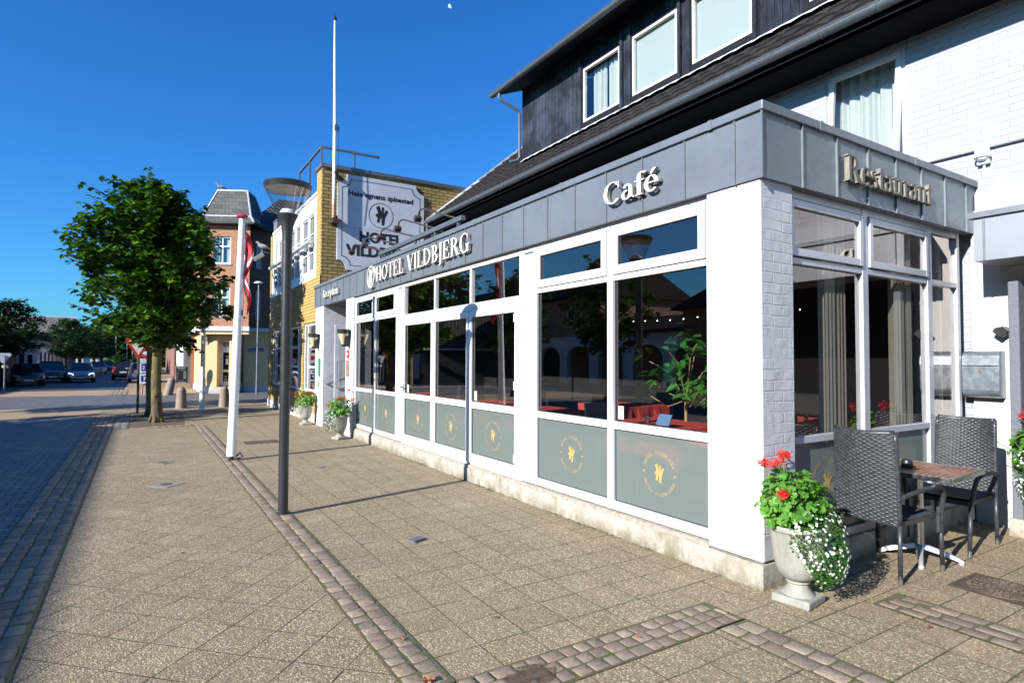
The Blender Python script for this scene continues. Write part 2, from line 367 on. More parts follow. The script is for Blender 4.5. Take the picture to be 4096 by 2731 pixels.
# real setts laid in their own bands, on a mossy bed
def settband(name,x0,x1,y0,y1,cols,L,along='y',m=settpink,seed=1,bed=True,jit=.006,z=.004,h=.006):
    rnd=random.Random(seed); b=MB()
    W_=(x1-x0)/cols if along=='y' else (y1-y0)/cols
    for c in range(cols):
        p=(y0 if along=='y' else x0)-rnd.random()*L; end=(y1 if along=='y' else x1)
        while p<end:
            l=L*rnd.uniform(.82,1.2); g=rnd.uniform(.007,.014)
            a0,a1=max(p,(y0 if along=='y' else x0))+g*.5,min(p+l,end)-g*.5; p+=l
            if a1-a0<.03: continue
            w0=(x0 if along=='y' else y0)+c*W_+g*.55; w1=w0+W_-g*1.1
            q=[(w0,a0),(w1,a0),(w1,a1),(w0,a1)] if along=='y' else [(a0,w0),(a1,w0),(a1,w1),(a0,w1)]
            j=lambda:rnd.uniform(-jit,jit)
            q=[(x+j(),y+j()) for x,y in q]; cx=sum(x for x,_ in q)/4; cy=sum(y for _,y in q)/4
            hh=h+rnd.uniform(-.002,.003); k=len(b.v); V=[]
            # octagonal rounded stone: base ring, shoulder ring, top ring
            def ring(s,zz,cut):
                o=[]
                for i in range(4):
                    ax,ay=q[i];bx,by=q[(i+1)%4];px,py=q[(i-1)%4]
                    o.append((cx+(ax+(px-ax)*cut-cx)*s,cy+(ay+(py-ay)*cut-cy)*s,zz)); o.append((cx+(ax+(bx-ax)*cut-cx)*s,cy+(ay+(by-ay)*cut-cy)*s,zz))
                return o
            t1,t2=rnd.uniform(-.0015,.0015),rnd.uniform(-.0015,.0015); V=ring(1,-.01,.07)+ring(.985,z+hh*.5,.08)+ring(.90,z+hh*.92,.10)+[(cx+j()*2,cy+j()*2,z+hh+.001)]; V=[(x,y,zz+(t1*(1 if x>cx else -1)+t2*(1 if y>cy else -1) if q_>7 else 0)) for q_,(x,y,zz) in enumerate(V)]
            F=[]
            for r_ in range(2):
                for i in range(8):
                    a=r_*8+i;bb=r_*8+(i+1)%8; F.append((a,bb,bb+8,a+8))
            for i in range(8): F.append((16+i,16+(i+1)%8,24))
            b.add(V,F)
    o=b.build(name,m,smooth=2,kind='structure')
    if bed: rect(name.replace('setts','joint_bed')+'_bed',x0-.012,y0-.012,x1+.012,y1+.012,z*1.6,mossm)
    return o
settband('sett_strip',1.125,1.345,-1.2,16.0,2,.105,'y',settpink,1)
settband('sett_strip_crossing',1.36,3.19,2.385,2.675,3,.105,'x',settpink,2)
settband('sett_strip_corner',2.955,3.20,-1,2.375,2,.14,'y',settpink,3)
settband('sett_strip_entrance',4.14,4.455,-1,2.075,3,.165,'y',settpink,4)
settband('gutter_setts',-.98,-.53,-1.5,20.2,4,.16,'y',settpink,5,h=.006)
settband('far_corner_setts',-1.2,-.5,31.4,36.7,4,.3,'y',settpink,6,h=.006)
# tree pit with loose soil and litter
def soil():
    n=NT('dry_soil'); a=n.noise(25,6,.75); c=n.mix(n.mr(a,.35,.65),(.05,.035,.025),(.20,.15,.10)); n.bsdf(c,.95,0,n.bump(a,1,.03)); return n.m
soilm=soil()
sheet('tree_pit',[(-.2,16.4),(.95,16.6),(1.08,19.9),(-.15,20.2)],.004,soilm)
settband('tree_pit_setts',-.5,-.22,16.2,20.3,2,.2,'y',settgrey,8,h=.006)
settband('pit_border_setts',.2,1.1,16.05,16.35,2,.16,'x',settpink,9,h=.006)
# damp dirt washed over the crossing strip
def dirtm():
    n=NT('damp_dirt'); a=n.noise(22,6,.75); c=n.mix(n.mr(a,.3,.7),(.03,.02,.012),(.16,.11,.07)); p=n.bsdf(c,.9,0,n.bump(a,.8,.01),finish=False); t=n.n('ShaderNodeBsdfTransparent'); m=n.n('ShaderNodeMixShader')
    n.set(m.inputs[0],n.mr(n.noise(9,6,.75),.42,.56)); n.t.links.new(t.outputs[0],m.inputs[1]); n.t.links.new(p,m.inputs[2]); return n.surf(m.outputs[0])
sheet('dirt_patch',[(1.52,2.42),(1.6,2.40),(1.78,2.43),(1.86,2.52),(1.82,2.6),(1.66,2.63),(1.55,2.56)],.0125,dirtm())

# small things lying in the paving
def plate(name,label,cat,cx,cy,w,h,m,grid=0,group=None,rz=0,z=.004):
    t=thing(name,label,cat,(cx,cy,0),group,local=True,rz=rz)
    b=MB(); b.box(-w/2,-h/2,-.01,w/2,h/2,z+.003); b.build('plate',m,t)
    if grid:
        g=MB()
        k=int(w/.035)
        for i in range(k): 
            x=-w/2+.02+i*(w-.04)/max(1,k-1); g.box(x-.004,-h/2+.015,z+.003,x+.004,h/2-.015,z+.009)
        g.build('ridge',m,t)
    return t
rust=simple('rusty_iron',(.095,.065,.048),.75,0,.35,20,.5,90)
plate('drain_grate','rusty rectangular drain grate set in the pavement left of the street lamp','drain grate',2.02,12.33,.62,.42,rust,1)
plate('utility_cover','small round dark valve cover nearer the camera, in a grey concrete square','valve cover',.31,8.77,.30,.30,simple('cover_concrete',(.2,.2,.18),.9),0,rz=R(45))
plate('utility_cover','small round dark valve cover farther from the camera, left of the tilted flagpole','valve cover',.32,10.63,.22,.22,simple('cover_concrete',(.2,.2,.18),.9),0,rz=R(45))
for (x,y) in ((.31,8.77),(.32,10.63)):
    p=[o for o in bpy.data.objects if o.name.startswith('utility_cover') and abs(o.location.y-y)<.01][0]
    b=MB(); b.lathe([(.001,.012),(.065,.012),(.07,.007)],n=20,cap=False); b.build('lid',rust,p)
plate('slate_marker','small slate grey metal marker plate loose in the slabs in front of the glass doors','marker plate',2.10,4.93,.13,.09,simple('slate_metal',(.10,.12,.15),.5),0,rz=R(20),z=.02)
plate('gully_marker','pale blue grey marker stone in the shaded gutter, nearer the camera','marker stone',-.83,7.9,.12,.07,simple('pale_marker',(.4,.45,.5),.6))
plate('gully_marker','pale blue grey marker stone in the shaded gutter, farther from the camera','marker stone',-.79,10.64,.12,.09,simple('pale_marker',(.4,.45,.5),.6))
plate('valve_plate','small grey plate in the pavement between the lamp post and the glass doors','valve cover',2.3,9.0,.12,.1,simple('slate_metal',(.10,.12,.15),.5),0,rz=R(45))
# square manhole with a round ribbed lid
mh=thing('manhole_cover','square cast iron manhole cover with round ribbed lid beside the cafe chairs','manhole cover',(5.16,1.74,0),local=True)
b=MB(); b.box(-.24,-.24,-.01,.24,.24,.006); b.build('frame',rust,mh)
b=MB()
for r_ in (.20,.165,.13,.095,.06,.03): b.lathe([(r_-.004,.006),(r_-.003,.013),(r_+.003,.013),(r_+.004,.006)],n=40,cap=False)
for i in range(32):
    a=i*2*math.pi/32; r0=.165 if i%2 else .10
    b.bar((r0*math.cos(a),r0*math.sin(a),.009),(.196*math.cos(a),.196*math.sin(a),.009),.005,.008)
for i in range(16):
    a=(i+.5)*2*math.pi/16; b.bar((.03*math.cos(a),.03*math.sin(a),.009),(.09*math.cos(a),.09*math.sin(a),.009),.005,.008)
for sx in (-1,1): b.box(sx*.05,.215,.006,sx*.2,.228,.010); b.box(sx*.05,-.228,.006,sx*.2,-.215,.010)
b.build('lid',rust,mh)
# fallen leaves
lf=[simple('dry_leaf_brown',(.36,.13,.04),.7,0,.3,60),simple('dry_leaf_dark',(.16,.06,.03),.7,0,.3,60)]
def leafm(seed,s):
    rnd=random.Random(seed); b=MB(); n=11; P=[]
    for i in range(n):
        a=i*2*math.pi/n; r_=s*(1 if i%2 else .62)*rnd.uniform(.8,1.1); P.append((r_*math.cos(a),r_*.75*math.sin(a),.006+rnd.uniform(0,.35)*s))
    b.add(P+[(0,0,.004)],[(i,(i+1)%n,n) for i in range(n)]); return b
for i,(x,y,s,lab) in enumerate([(1.24,2.74,.05,'large curled orange leaf on the sett strip at the bottom edge'),(1.29,3.22,.022,'small orange leaf on the setts just above the large curled one'),(1.35,4.35,.022,'small brown leaf at the right edge of the sett strip'),(.33,5.6,.022,'dark brown leaf alone on the diagonal slabs'),
    (2.05,4.85,.025,'brown leaf beside the slate marker plate'),(1.9,3.2,.02,'brown leaf on the slabs above the crossing sett band'),(2.45,2.53,.022,'orange leaf on the crossing sett band'),(4.05,1.72,.025,'red brown leaf on the slabs between the two corner sett strips'),(3.95,1.45,.02,'small brown leaf near the bottom right of the slabs'),(2.9,3.0,.014,'tiny dark leaf on the slabs near the white column')]):
    o=leafm(i,s).build('fallen_leaf',lf[i%2 if i not in (0,1,6) else 0]); o.location=(x,y,.012 if x<1.4 and x>1.1 or y<2.7 and x<3 else .002); o.rotation_euler=(0,0,i*1.3)
    tag(o,lab,'leaf','fallen leaves on the pavement')
# ---------------- serif lettering (built stroke by stroke) ----------------
class Gl:
    T=.165; t=.05
    def __init__(s): s.P=[]
    def r(s,x0,y0,x1,y1): s.P.append([(x0,y0),(x1,y0),(x1,y1),(x0,y1)])
    def d(s,x0,y0,x1,y1,w): s.P.append([(x0,y0),(x0+w,y0),(x1+w,y1),(x1,y1)])
    def stem(s,x,y0=0,y1=1,top=True,bot=True,w=None,flag=False):
        w=w or s.T; s.r(x,y0,x+w,y1)
        if bot: s.r(x-.07,y0,x+w+.07,y0+.045)
        if top: s.r(x-.07,y1-.045,x+w+.07,y1)
        if flag: s.P.append([(x-.09,y1-.06),(x+.01,y1-.03),(x+.01,y1),(x,y1)]); s.P.append([(x-.09,y1-.075),(x+.03,y1-.10),(x+.03,y1),(x-.03,y1-.02)])
    def arc(s,cx,cy,rx,ry,a0,a1,T=None,t=None):
        T=T if T is not None else s.T; t=t if t is not None else s.t; n=max(5,int(abs(a1-a0)/12))
        o=[];i_=[]
        for k in range(n+1):
            a=R(a0+(a1-a0)*k/n); o.append((cx+rx*math.cos(a),cy+ry*math.sin(a))); i_.append((cx+(rx-T)*math.cos(a),cy+(ry-t)*math.sin(a)))
        for k in range(n): s.P.append([o[k],o[k+1],i_[k+1],i_[k]])
def glyph(ch):
    g=Gl(); T=g.T; adv=.9; X=.68
    if ch=='H': g.stem(.08); g.stem(.62); g.r(.08,.48,.75,.53); adv=.9
    elif ch=='O': g.arc(.46,.5,.42,.52,0,360); adv=.94
    elif ch=='T': g.stem(.32,0,.96,top=False); g.r(.02,.95,.78,1); g.d(.02,.72,.02,1,.04); g.d(.74,.72,.74,1,.04); adv=.82
    elif ch=='E': g.stem(.08); g.r(.08,.95,.62,1); g.r(.08,0,.64,.05); g.r(.08,.48,.5,.53); g.r(.6,0,.65,.28); g.r(.58,.74,.63,1); g.r(.46,.36,.5,.65); adv=.74
    elif ch=='L': g.stem(.08); g.r(.08,0,.62,.05); g.r(.58,0,.63,.32); adv=.7
    elif ch=='V': g.d(.34,0,.02,1,.19); g.d(.39,0,.70,1,.06); g.r(-.03,.955,.3,1); g.r(.62,.955,.86,1); adv=.86
    elif ch=='I': g.stem(.09); adv=.42
    elif ch=='D': g.stem(.08); g.arc(.26,.5,.56,.5,-90,90); g.r(.1,.95,.3,1); g.r(.1,0,.3,.05); adv=.92
    elif ch=='B': g.stem(.08); g.arc(.28,.26,.38,.26,-90,90); g.arc(.28,.75,.34,.25,-90,90); g.r(.1,.95,.3,1); g.r(.1,0,.3,.05); g.r(.1,.48,.3,.53); adv=.76
    elif ch=='J': g.stem(.12,-.12,1,bot=False); g.arc(.08,-.12,.205,.16,-100,0,T*.9); adv=.42
    elif ch=='R': g.stem(.08); g.arc(.28,.74,.36,.26,-90,90); g.r(.1,.95,.3,1); g.r(.1,.48,.3,.53); g.d(.60,0,.34,.5,.19); g.r(.56,0,.88,.045); adv=.84
    elif ch=='G': g.arc(.46,.5,.42,.52,48,330); g.stem(.64,.02,.42,bot=False); g.r(.70,.66,.74,.94); adv=.94
    elif ch=='C': g.arc(.46,.5,.42,.52,42,318); g.r(.72,.66,.77,.96); adv=.84
    elif ch=='a': g.stem(.36,0,.50,top=False,bot=False); g.arc(.30,.46,.225,.22,0,155,T,.06); g.arc(.26,.19,.22,.205,75,360,T*.8,.05); g.r(.36,0,.60,.05); adv=.60
    elif ch=='f': g.stem(.12,0,.84,top=False); g.r(.02,X-.05,.42,X); g.arc(.34,.82,.22,.20,35,180,T,.05); adv=.40
    elif ch in 'eé':
        g.arc(.32,.34,.29,.36,0,318); g.r(.1,.36,.60,.41)
        if ch=='é': g.P.append([(.26,.76),(.34,.76),(.52,.98),(.36,.98)])
        adv=.64
    elif ch=='c': g.arc(.32,.34,.29,.36,45,318); adv=.60
    elif ch=='p': g.stem(.1,-.30,X,top=False,flag=True); g.arc(.36,.34,.31,.36,-150,150); adv=.72
    elif ch=='t': g.stem(.12,.1,.86,top=False,bot=False); g.r(.01,X-.05,.40,X); g.arc(.32,.14,.20,.16,180,300,T,.05); adv=.43
    elif ch=='i': g.stem(.1,0,X,top=False,flag=True); g.arc(.18,.88,.095,.095,0,360,.095,.095); adv=.40
    elif ch=='o': g.arc(.33,.34,.30,.36,0,360); adv=.68
    elif ch=='n': g.stem(.1,0,X,top=False,flag=True); g.stem(.46,0,.42,top=False); g.arc(.42,.40,.205,.29,0,125,T,.06); adv=.76
    elif ch=='s': g.arc(.24,.51,.19,.18,40,250,T*.75,.055); g.arc(.27,.18,.20,.19,-150,90,T*.75,.055); g.d(.30,.28,.10,.44,.17); adv=.52
    elif ch=='u': g.stem(.08,.2,X,top=False,bot=False,flag=True); g.stem(.44,0,X,top=False,flag=True); g.arc(.285,.26,.205,.27,180,320,T,.06); adv=.76
    elif ch=='r': g.stem(.1,0,X,top=False,flag=True); g.arc(.36,.46,.16,.23,20,150,T*.8,.07); adv=.50
    elif ch==' ': adv=.42
    return g.P,adv
def serif(name,text,org,ud,width,height,nd,depth,mats,parent=None):
    """letters as solid blocks standing on a wall: org baseline-left, ud reading direction, nd outward"""
    ud=Vector(ud);nd=Vector(nd);org=Vector(org); tot=sum(glyph(c)[1] for c in text); sx=width/tot; out=[];x=0
    for ch in text:
        P,adv=glyph(ch); b=MB(); k=0
        for q in P:
            e=nd*(depth+.0004*(k%9)); k+=1
            pts=[org+ud*((x+a)*sx)+Vector((0,0,1))*(c_*height) for a,c_ in q]
            area=sum(q[i][0]*q[(i+1)%len(q)][1]-q[(i+1)%len(q)][0]*q[i][1] for i in range(len(q)))
            n_=ud.cross(Vector((0,0,1)))
            if (area>0)==(n_.dot(nd)>0): pts=pts[::-1]
            k0=len(b.mi); b.prism(pts,e); n2=len(pts)
            for q2 in range(k0+2,k0+2+n2): b.mi[q2]=1
        if P:
            o=b.build('letter',mats,parent); out.append(o)
        x+=adv
    return out
# sans text from the built in font, as solid letters
def sans(text,org,ud,height,nd,depth,width=None,vd=(0,0,1),bold=0.0,b=None,space=1.0):
    cu=bpy.data.curves.new('txt','FONT'); cu.body=text; cu.size=1; cu.offset=bold; cu.space_character=space; cu.resolution_u=3
    ob=bpy.data.objects.new('txt',cu); COL.objects.link(ob)
    bpy.context.view_layer.update()
    me=bpy.data.meshes.new_from_object(ob); V=[v.co.copy() for v in me.vertices]; F=[tuple(p.vertices) for p in me.polygons]
    bpy.data.objects.remove(ob); bpy.data.curves.remove(cu); bpy.data.meshes.remove(me)
    if not V: return b or MB()
    x0=min(v.x for v in V);x1=max(v.x for v in V); capH=.73
    sc=height/capH; sx=(width/(x1-x0)) if width else sc
    ud=Vector(ud);vd=Vector(vd);nd=Vector(nd);org=Vector(org)
    b=b or MB(); P=[org+ud*((v.x-x0)*sx)+vd*(v.y*sc)+nd*depth for v in V]
    k=len(b.v); b.add(P,F)
    return b
MARK=[(-.50,.70),(-.19,.93),(-.03,.50),(.04,.34),(.05,.80),(.28,.77),(.23,.22),(.34,.36),(.43,.60),(.68,.47),(.38,-.17),(.28,-.91),(.06,-.83),(.03,-.27),(-.05,-.17),(-.17,-.70),(-.41,-.60),(-.29,-.13),(-.45,-.20),(-.54,.07),(-.29,.20),(-.39,.50)]
def emblem(c,r,ud,nd,depth,b=None,ring=.05,mark=.95):
    b=b or MB(); c=Vector(c);ud=Vector(ud);nd=Vector(nd); up=Vector((0,0,1))
    P=[c+ud*(x*r*mark)+up*(y*r*mark) for x,y in MARK]
    if ud.cross(up).dot(nd)>0: P=P[::-1]
    P=P[::-1]
    b.prism([p+nd*depth for p in P],-nd*depth*.98) if depth>.004 else b.poly([p+nd*depth for p in P])
    if ring:
        n=48
        for i in range(n):
            a0=2*math.pi*i/n;a1=2*math.pi*(i+1)/n
            q=[c+ud*(rr*math.cos(a))+up*(rr*math.sin(a)) for rr,a in ((r,a0),(r,a1),(r*(1-ring),a1),(r*(1-ring),a0))]
            b.prism([p+nd*depth for p in q],-nd*depth*.98) if depth>.004 else b.poly([p+nd*depth for p in q])
    return b
def wallgrid(b,u0,u1,z0,z1,holes,fn,depth):
    """wall sheet with real openings and reveals; fn(u,z,d)->point, d inward"""
    us=sorted({u0,u1}|{h[0] for h in holes}|{h[1] for h in holes}); us=[u for u in us if u0<=u<=u1]
    zs=sorted({z0,z1}|{h[2] for h in holes}|{h[3] for h in holes}); zs=[z for z in zs if z0<=z<=z1]
    for i in range(len(us)-1):
        for j in range(len(zs)-1):
            cu=(us[i]+us[i+1])/2; cz=(zs[j]+zs[j+1])/2
            if any(h[0]<cu<h[1] and h[2]<cz<h[3] for h in holes): continue
            b.poly([fn(us[i],zs[j],0),fn(us[i+1],zs[j],0),fn(us[i+1],zs[j+1],0),fn(us[i],zs[j+1],0)])
    for a,c,d,e in holes:
        for p,q in (((a,d),(c,d)),((c,d),(c,e)),((c,e),(a,e)),((a,e),(a,d))):
            b.poly([fn(p[0],p[1],0),fn(q[0],q[1],0),fn(q[0],q[1],depth),fn(p[0],p[1],depth)])
# ================= cafe pavilion (the glazed front of the hotel) =================
caf=thing('cafe_pavilion','single storey glazed cafe front with grey zinc fascia and white frames','cafe front',(5.4,8.9,0))
def conc():
    n=NT('stained_concrete_plinth'); X=n.xyz(); a=n.noise(6,6,.7); 
    c=n.mix(n.mr(a,.35,.7),(.47,.44,.385),(.30,.275,.225))
    st=n.noise(1,5,.65,vec=n.comb(n.math('MULTIPLY',X[1],4.2),n.math('MULTIPLY',X[2],1.6),n.math('MULTIPLY',X[0],7)))
    c=n.mix(n.mr(st,.50,.66,0,.85),c,(.20,.165,.095))
    lo=n.math('MULTIPLY',n.mr(X[2],.0,.13,1,0),n.mr(n.noise(5,6,.75),.36,.56))
    c=n.mix(n.math('MULTIPLY',lo,.95),c,(.14,.125,.07)); sp=n.noise(45,5,.7); c=n.mix(n.mr(sp,.50,.68,0,.6),c,(.22,.20,.17))
    n.bsdf(c,.88,0,n.bump(n.math('ADD',a,sp),.35,.01)); return n.m
concm=conc()
# plinth
b=MB(); b.box(3.70,2.60,-.1,4.1,12.08,.175); b.box(4.1,2.62,-.1,7.1,2.80,.19); b.build('plinth',concm,caf,bevel=.006)
b=MB(); b.box(3.712,3.07,.175,3.9,12.08,.212); b.build('sill',simple('sill_concrete',(.33,.29,.24),.85,0,.3,20,.4,60),caf)
# corner column: rendered brick, white, with the shade of its side faces in the colour
colm=simple('x',(1,1,1)) if 0 else None
def columnmat():
    n=NT('column_render'); X=n.xyz(); w=n.noise(5,3,.6)
    v=n.math('ADD',X[2],n.mr(n.noise(4,3,.6),0,1,-.014,.014))
    def br(u,ww=.24,o=.5):
        b_=n.n('ShaderNodeTexBrick'); n.set(b_.inputs['Vector'],n.comb(n.math('ADD',u,n.mr(w,0,1,-.014,.014)),v,0.0)); b_.inputs['Scale'].default_value=1; b_.inputs['Brick Width'].default_value=ww; b_.inputs['Row Height'].default_value=.077; b_.inputs['Mortar Size'].default_value=.007; b_.inputs['Mortar Smooth'].default_value=.7
        n.set(b_.inputs['Color1'],(0,0,0)); n.set(b_.inputs['Color2'],(1,1,1)); n.set(b_.inputs['Mortar'],(0,0,0)); return b_
    B=br(X[0],.22); s=n.n('ShaderNodeSeparateColor'); n.set(s.inputs[0],B.outputs['Color'])
    g=n.n('ShaderNodeNewGeometry'); gn=n.n('ShaderNodeSeparateXYZ'); n.set(gn.inputs[0],g.outputs['Normal'])
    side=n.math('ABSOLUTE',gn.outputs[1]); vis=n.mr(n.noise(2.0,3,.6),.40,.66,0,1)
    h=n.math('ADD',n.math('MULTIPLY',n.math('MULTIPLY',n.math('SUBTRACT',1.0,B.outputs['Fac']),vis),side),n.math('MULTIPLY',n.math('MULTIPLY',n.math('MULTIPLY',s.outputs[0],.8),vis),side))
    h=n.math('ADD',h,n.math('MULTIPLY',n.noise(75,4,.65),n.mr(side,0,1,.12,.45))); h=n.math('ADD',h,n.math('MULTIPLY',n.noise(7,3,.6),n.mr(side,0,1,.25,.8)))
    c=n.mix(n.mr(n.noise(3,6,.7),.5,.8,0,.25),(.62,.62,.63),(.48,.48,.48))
    c=n.mix(n.math('MULTIPLY',side,.8),c,(.45,.465,.50))  # side faces greyed: their shade is put into the colour
    # a flake of paint has gone at the foot of the street side: pink render below
    fy=n.math('MULTIPLY',n.mr(X[1],2.93,2.97,0,1),n.mr(X[1],3.05,3.075,1,0)); fz=n.math('MULTIPLY',n.mr(X[2],.205,.21,0,1),n.mr(n.math('ADD',X[2],n.mr(n.noise(14,4,.7),0,1,-.04,.04)),.265,.275,1,0))
    fl=n.math('MULTIPLY',n.math('MULTIPLY',fy,fz),n.math('SUBTRACT',1.0,side)); c=n.mix(fl,c,(.66,.42,.36))
    n.bsdf(c,.78,0,n.bump(h,n.mr(side,0,1,.25,.6),.008)); return n.m
colmat=columnmat()
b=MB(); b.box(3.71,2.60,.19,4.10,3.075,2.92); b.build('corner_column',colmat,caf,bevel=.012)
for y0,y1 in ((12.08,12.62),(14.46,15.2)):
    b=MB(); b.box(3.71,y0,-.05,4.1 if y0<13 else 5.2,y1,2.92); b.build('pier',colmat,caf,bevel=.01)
b=MB(); b.box(5.0,12.62,-.05,5.1,14.46,2.9); b.box(4.1,12.56,0,5.2,12.62,2.9); b.build('recess_wall',greypaint,caf)
# fascia
fas=MB(); fas.box(3.69,2.57,2.90,3.80,15.28,3.40); fas.box(3.80,2.57,2.90,7.2,2.68,3.40); fas.box(3.80,15.16,2.90,4.2,15.28,3.40)
fo=fas.build('fascia',zincm,caf)
b=MB(); ys=[2.79+.4745*i for i in range(27)]
for y in ys:
    if y>15.2: continue
    b.box(3.677,y-.006,2.895,3.69,y+.006,3.385)
for i in range(7): x=4.17+.4655*i; b.box(x-.006,2.555,2.895,x+.006,2.57,3.385)
b.box(3.676,2.556,2.895,3.69,2.57,3.40)
b.build('seam',zincm,fo)
b=MB(); b.box(3.665,2.545,3.375,3.85,15.29,3.44); b.box(3.85,2.545,3.375,7.2,2.75,3.44); 
b.build('coping',zincm,caf,bevel=.004)
b=MB(); 
for y in [3.0+1.9*i for i in range(7)]: b.box(3.661,y-.02,3.37,3.665,y+.02,3.443); 
for x in (4.4,5.9): b.box(x-.02,2.541,3.37,x+.02,2.545,3.443)
build_each(b,'coping_joint',zincm,caf,1)
b=MB(); b.box(3.80,2.68,3.36,7.2,15.2,3.37); b.build('flat_roof',simple('roof_felt',(.05,.05,.055),.9),caf)
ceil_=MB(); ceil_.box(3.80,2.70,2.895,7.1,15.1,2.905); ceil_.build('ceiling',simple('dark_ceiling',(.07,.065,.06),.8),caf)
# ---- glazing ----
frost=NT('frosted_glass')
def frosted():
    n=frost; X=n.xyz()
    rf=n.n('ShaderNodeBsdfRefraction'); rf.inputs['Roughness'].default_value=.30; rf.inputs['IOR'].default_value=1.12; n.set(rf.inputs['Color'],(.80,.90,.90))
    df=n.n('ShaderNodeBsdfDiffuse'); n.set(df.inputs[0],(.34,.42,.40))
    gl=n.n('ShaderNodeBsdfGlossy'); gl.inputs['Roughness'].default_value=.12
    m1=n.n('ShaderNodeMixShader'); n.set(m1.inputs[0],.42); n.t.links.new(rf.outputs[0],m1.inputs[1]); n.t.links.new(df.outputs[0],m1.inputs[2])
    tp=n.n('ShaderNodeBsdfTransparent'); n.set(tp.inputs[0],(.9,.95,.95)); m3=n.n('ShaderNodeMixShader'); m3.inputs[0].default_value=.16; n.t.links.new(m1.outputs[0],m3.inputs[1]); n.t.links.new(tp.outputs[0],m3.inputs[2]); m1=m3
    fr=fresn(n)
    m2=n.n('ShaderNodeMixShader'); n.set(m2.inputs[0],n.math('MULTIPLY',fr.outputs[0],1.3)); n.t.links.new(m1.outputs[0],m2.inputs[1]); n.t.links.new(gl.outputs[0],m2.inputs[2])
    return n.surf(m2.outputs[0])
frostm=frosted()
gold=simple('gold_foil_print',(.50,.35,.13),.5,.2,.05,20)
paleglass=NT('pale_green_panel')
paleglass.bsdf((.44,.62,.60),.12,0); palem=paleglass.m
gasket=simple('black_gasket',(.02,.02,.02),.5)
# ring of text + mark, made once
def make_emblem(name='emblem'):
    b=MB(); r=.178
    for txt,top in (('HOTEL VILDBJERG',True),('HOTEL VILDBJERG',False)):
        n=len(txt)
        for i,ch in enumerate(txt):
            if ch==' ': continue
            if top: a=R(90+66-132*i/(n-1)); rad=r-.0; ang=a-math.pi/2
            else: a=R(270-66+132*i/(n-1)); rad=r+.03; ang=a+math.pi/2
            t=MB(); sans(ch,(0,0,0),(1,0,0),.031,(0,0,1),0,vd=(0,1,0),bold=.006,b=t)
            if not t.v: continue
            cx=(min(v[0] for v in t.v)+max(v[0] for v in t.v))/2
            P=[]
            for x,y,z in t.v:
                x-=cx
                if not top: pass
                px=rad*math.cos(a)+x*math.cos(ang)-y*math.sin(ang); py=rad*math.sin(a)+x*math.sin(ang)+y*math.cos(ang)
                P.append((0,-px,py))
            b.add(P,t.f)
    for sx in (-1,1):
        for k in range(4):
            a=k*math.pi/4; dx,dy=math.cos(a)*.014,math.sin(a)*.014; ex,ey=-math.sin(a)*.002,math.cos(a)*.002; c=sx*(r+.015)
            b.poly([(k*.0003,c-dx-ex,-dy-ey),(k*.0003,c-dx+ex,-dy+ey),(k*.0003,c+dx+ex,dy+ey),(k*.0003,c+dx-ex,dy-ey)])
    emblem((0,0,0),.105,(0,-1,0),(-1,0,0),.001,b,ring=0)
    me=bpy.data.meshes.new('emblem'); me.from_pydata(b.v,[],b.f); me.materials.append(gold); return me
EMB=make_emblem()
def put_emblem(parent,p,rz=0,s=1):
    o=bpy.data.objects.new('emblem',EMB); COL.objects.link(o); o.parent=parent; o.location=p; o.rotation_euler=(0,0,rz); o.scale=(s,s,s); return o
FX=3.75 # frame face
def fbars(b,L,d0=0.0,d1=.07):
    for y0,y1,z0,z1 in L: b.box(FX+d0,y0,z0,FX+d1,y1,z1)
def pane(parent,y0,y1,z0,z1,name='pane',m=None,x=FX+.035):
    b=MB(); b.poly([(x,y0,z0),(x,y1,z0),(x,y1,z1),(x,y0,z1)]); return b.build(name,m or glass,parent)
def gask(parent,y0,y1,z0,z1,x=FX+.03):
    b=MB(); w=.007
    b.box(x-.001,y0,z0,x+.01,y0+w,z1);b.box(x-.001,y1-w,z0,x+.01,y1,z1);b.box(x-.0005,y0+w,z0,x+.01,y1-w,z0+w);b.box(x-.0005,y0+w,z1-w,x+.01,y1-w,z1); return b.build('gasket',gasket,parent)
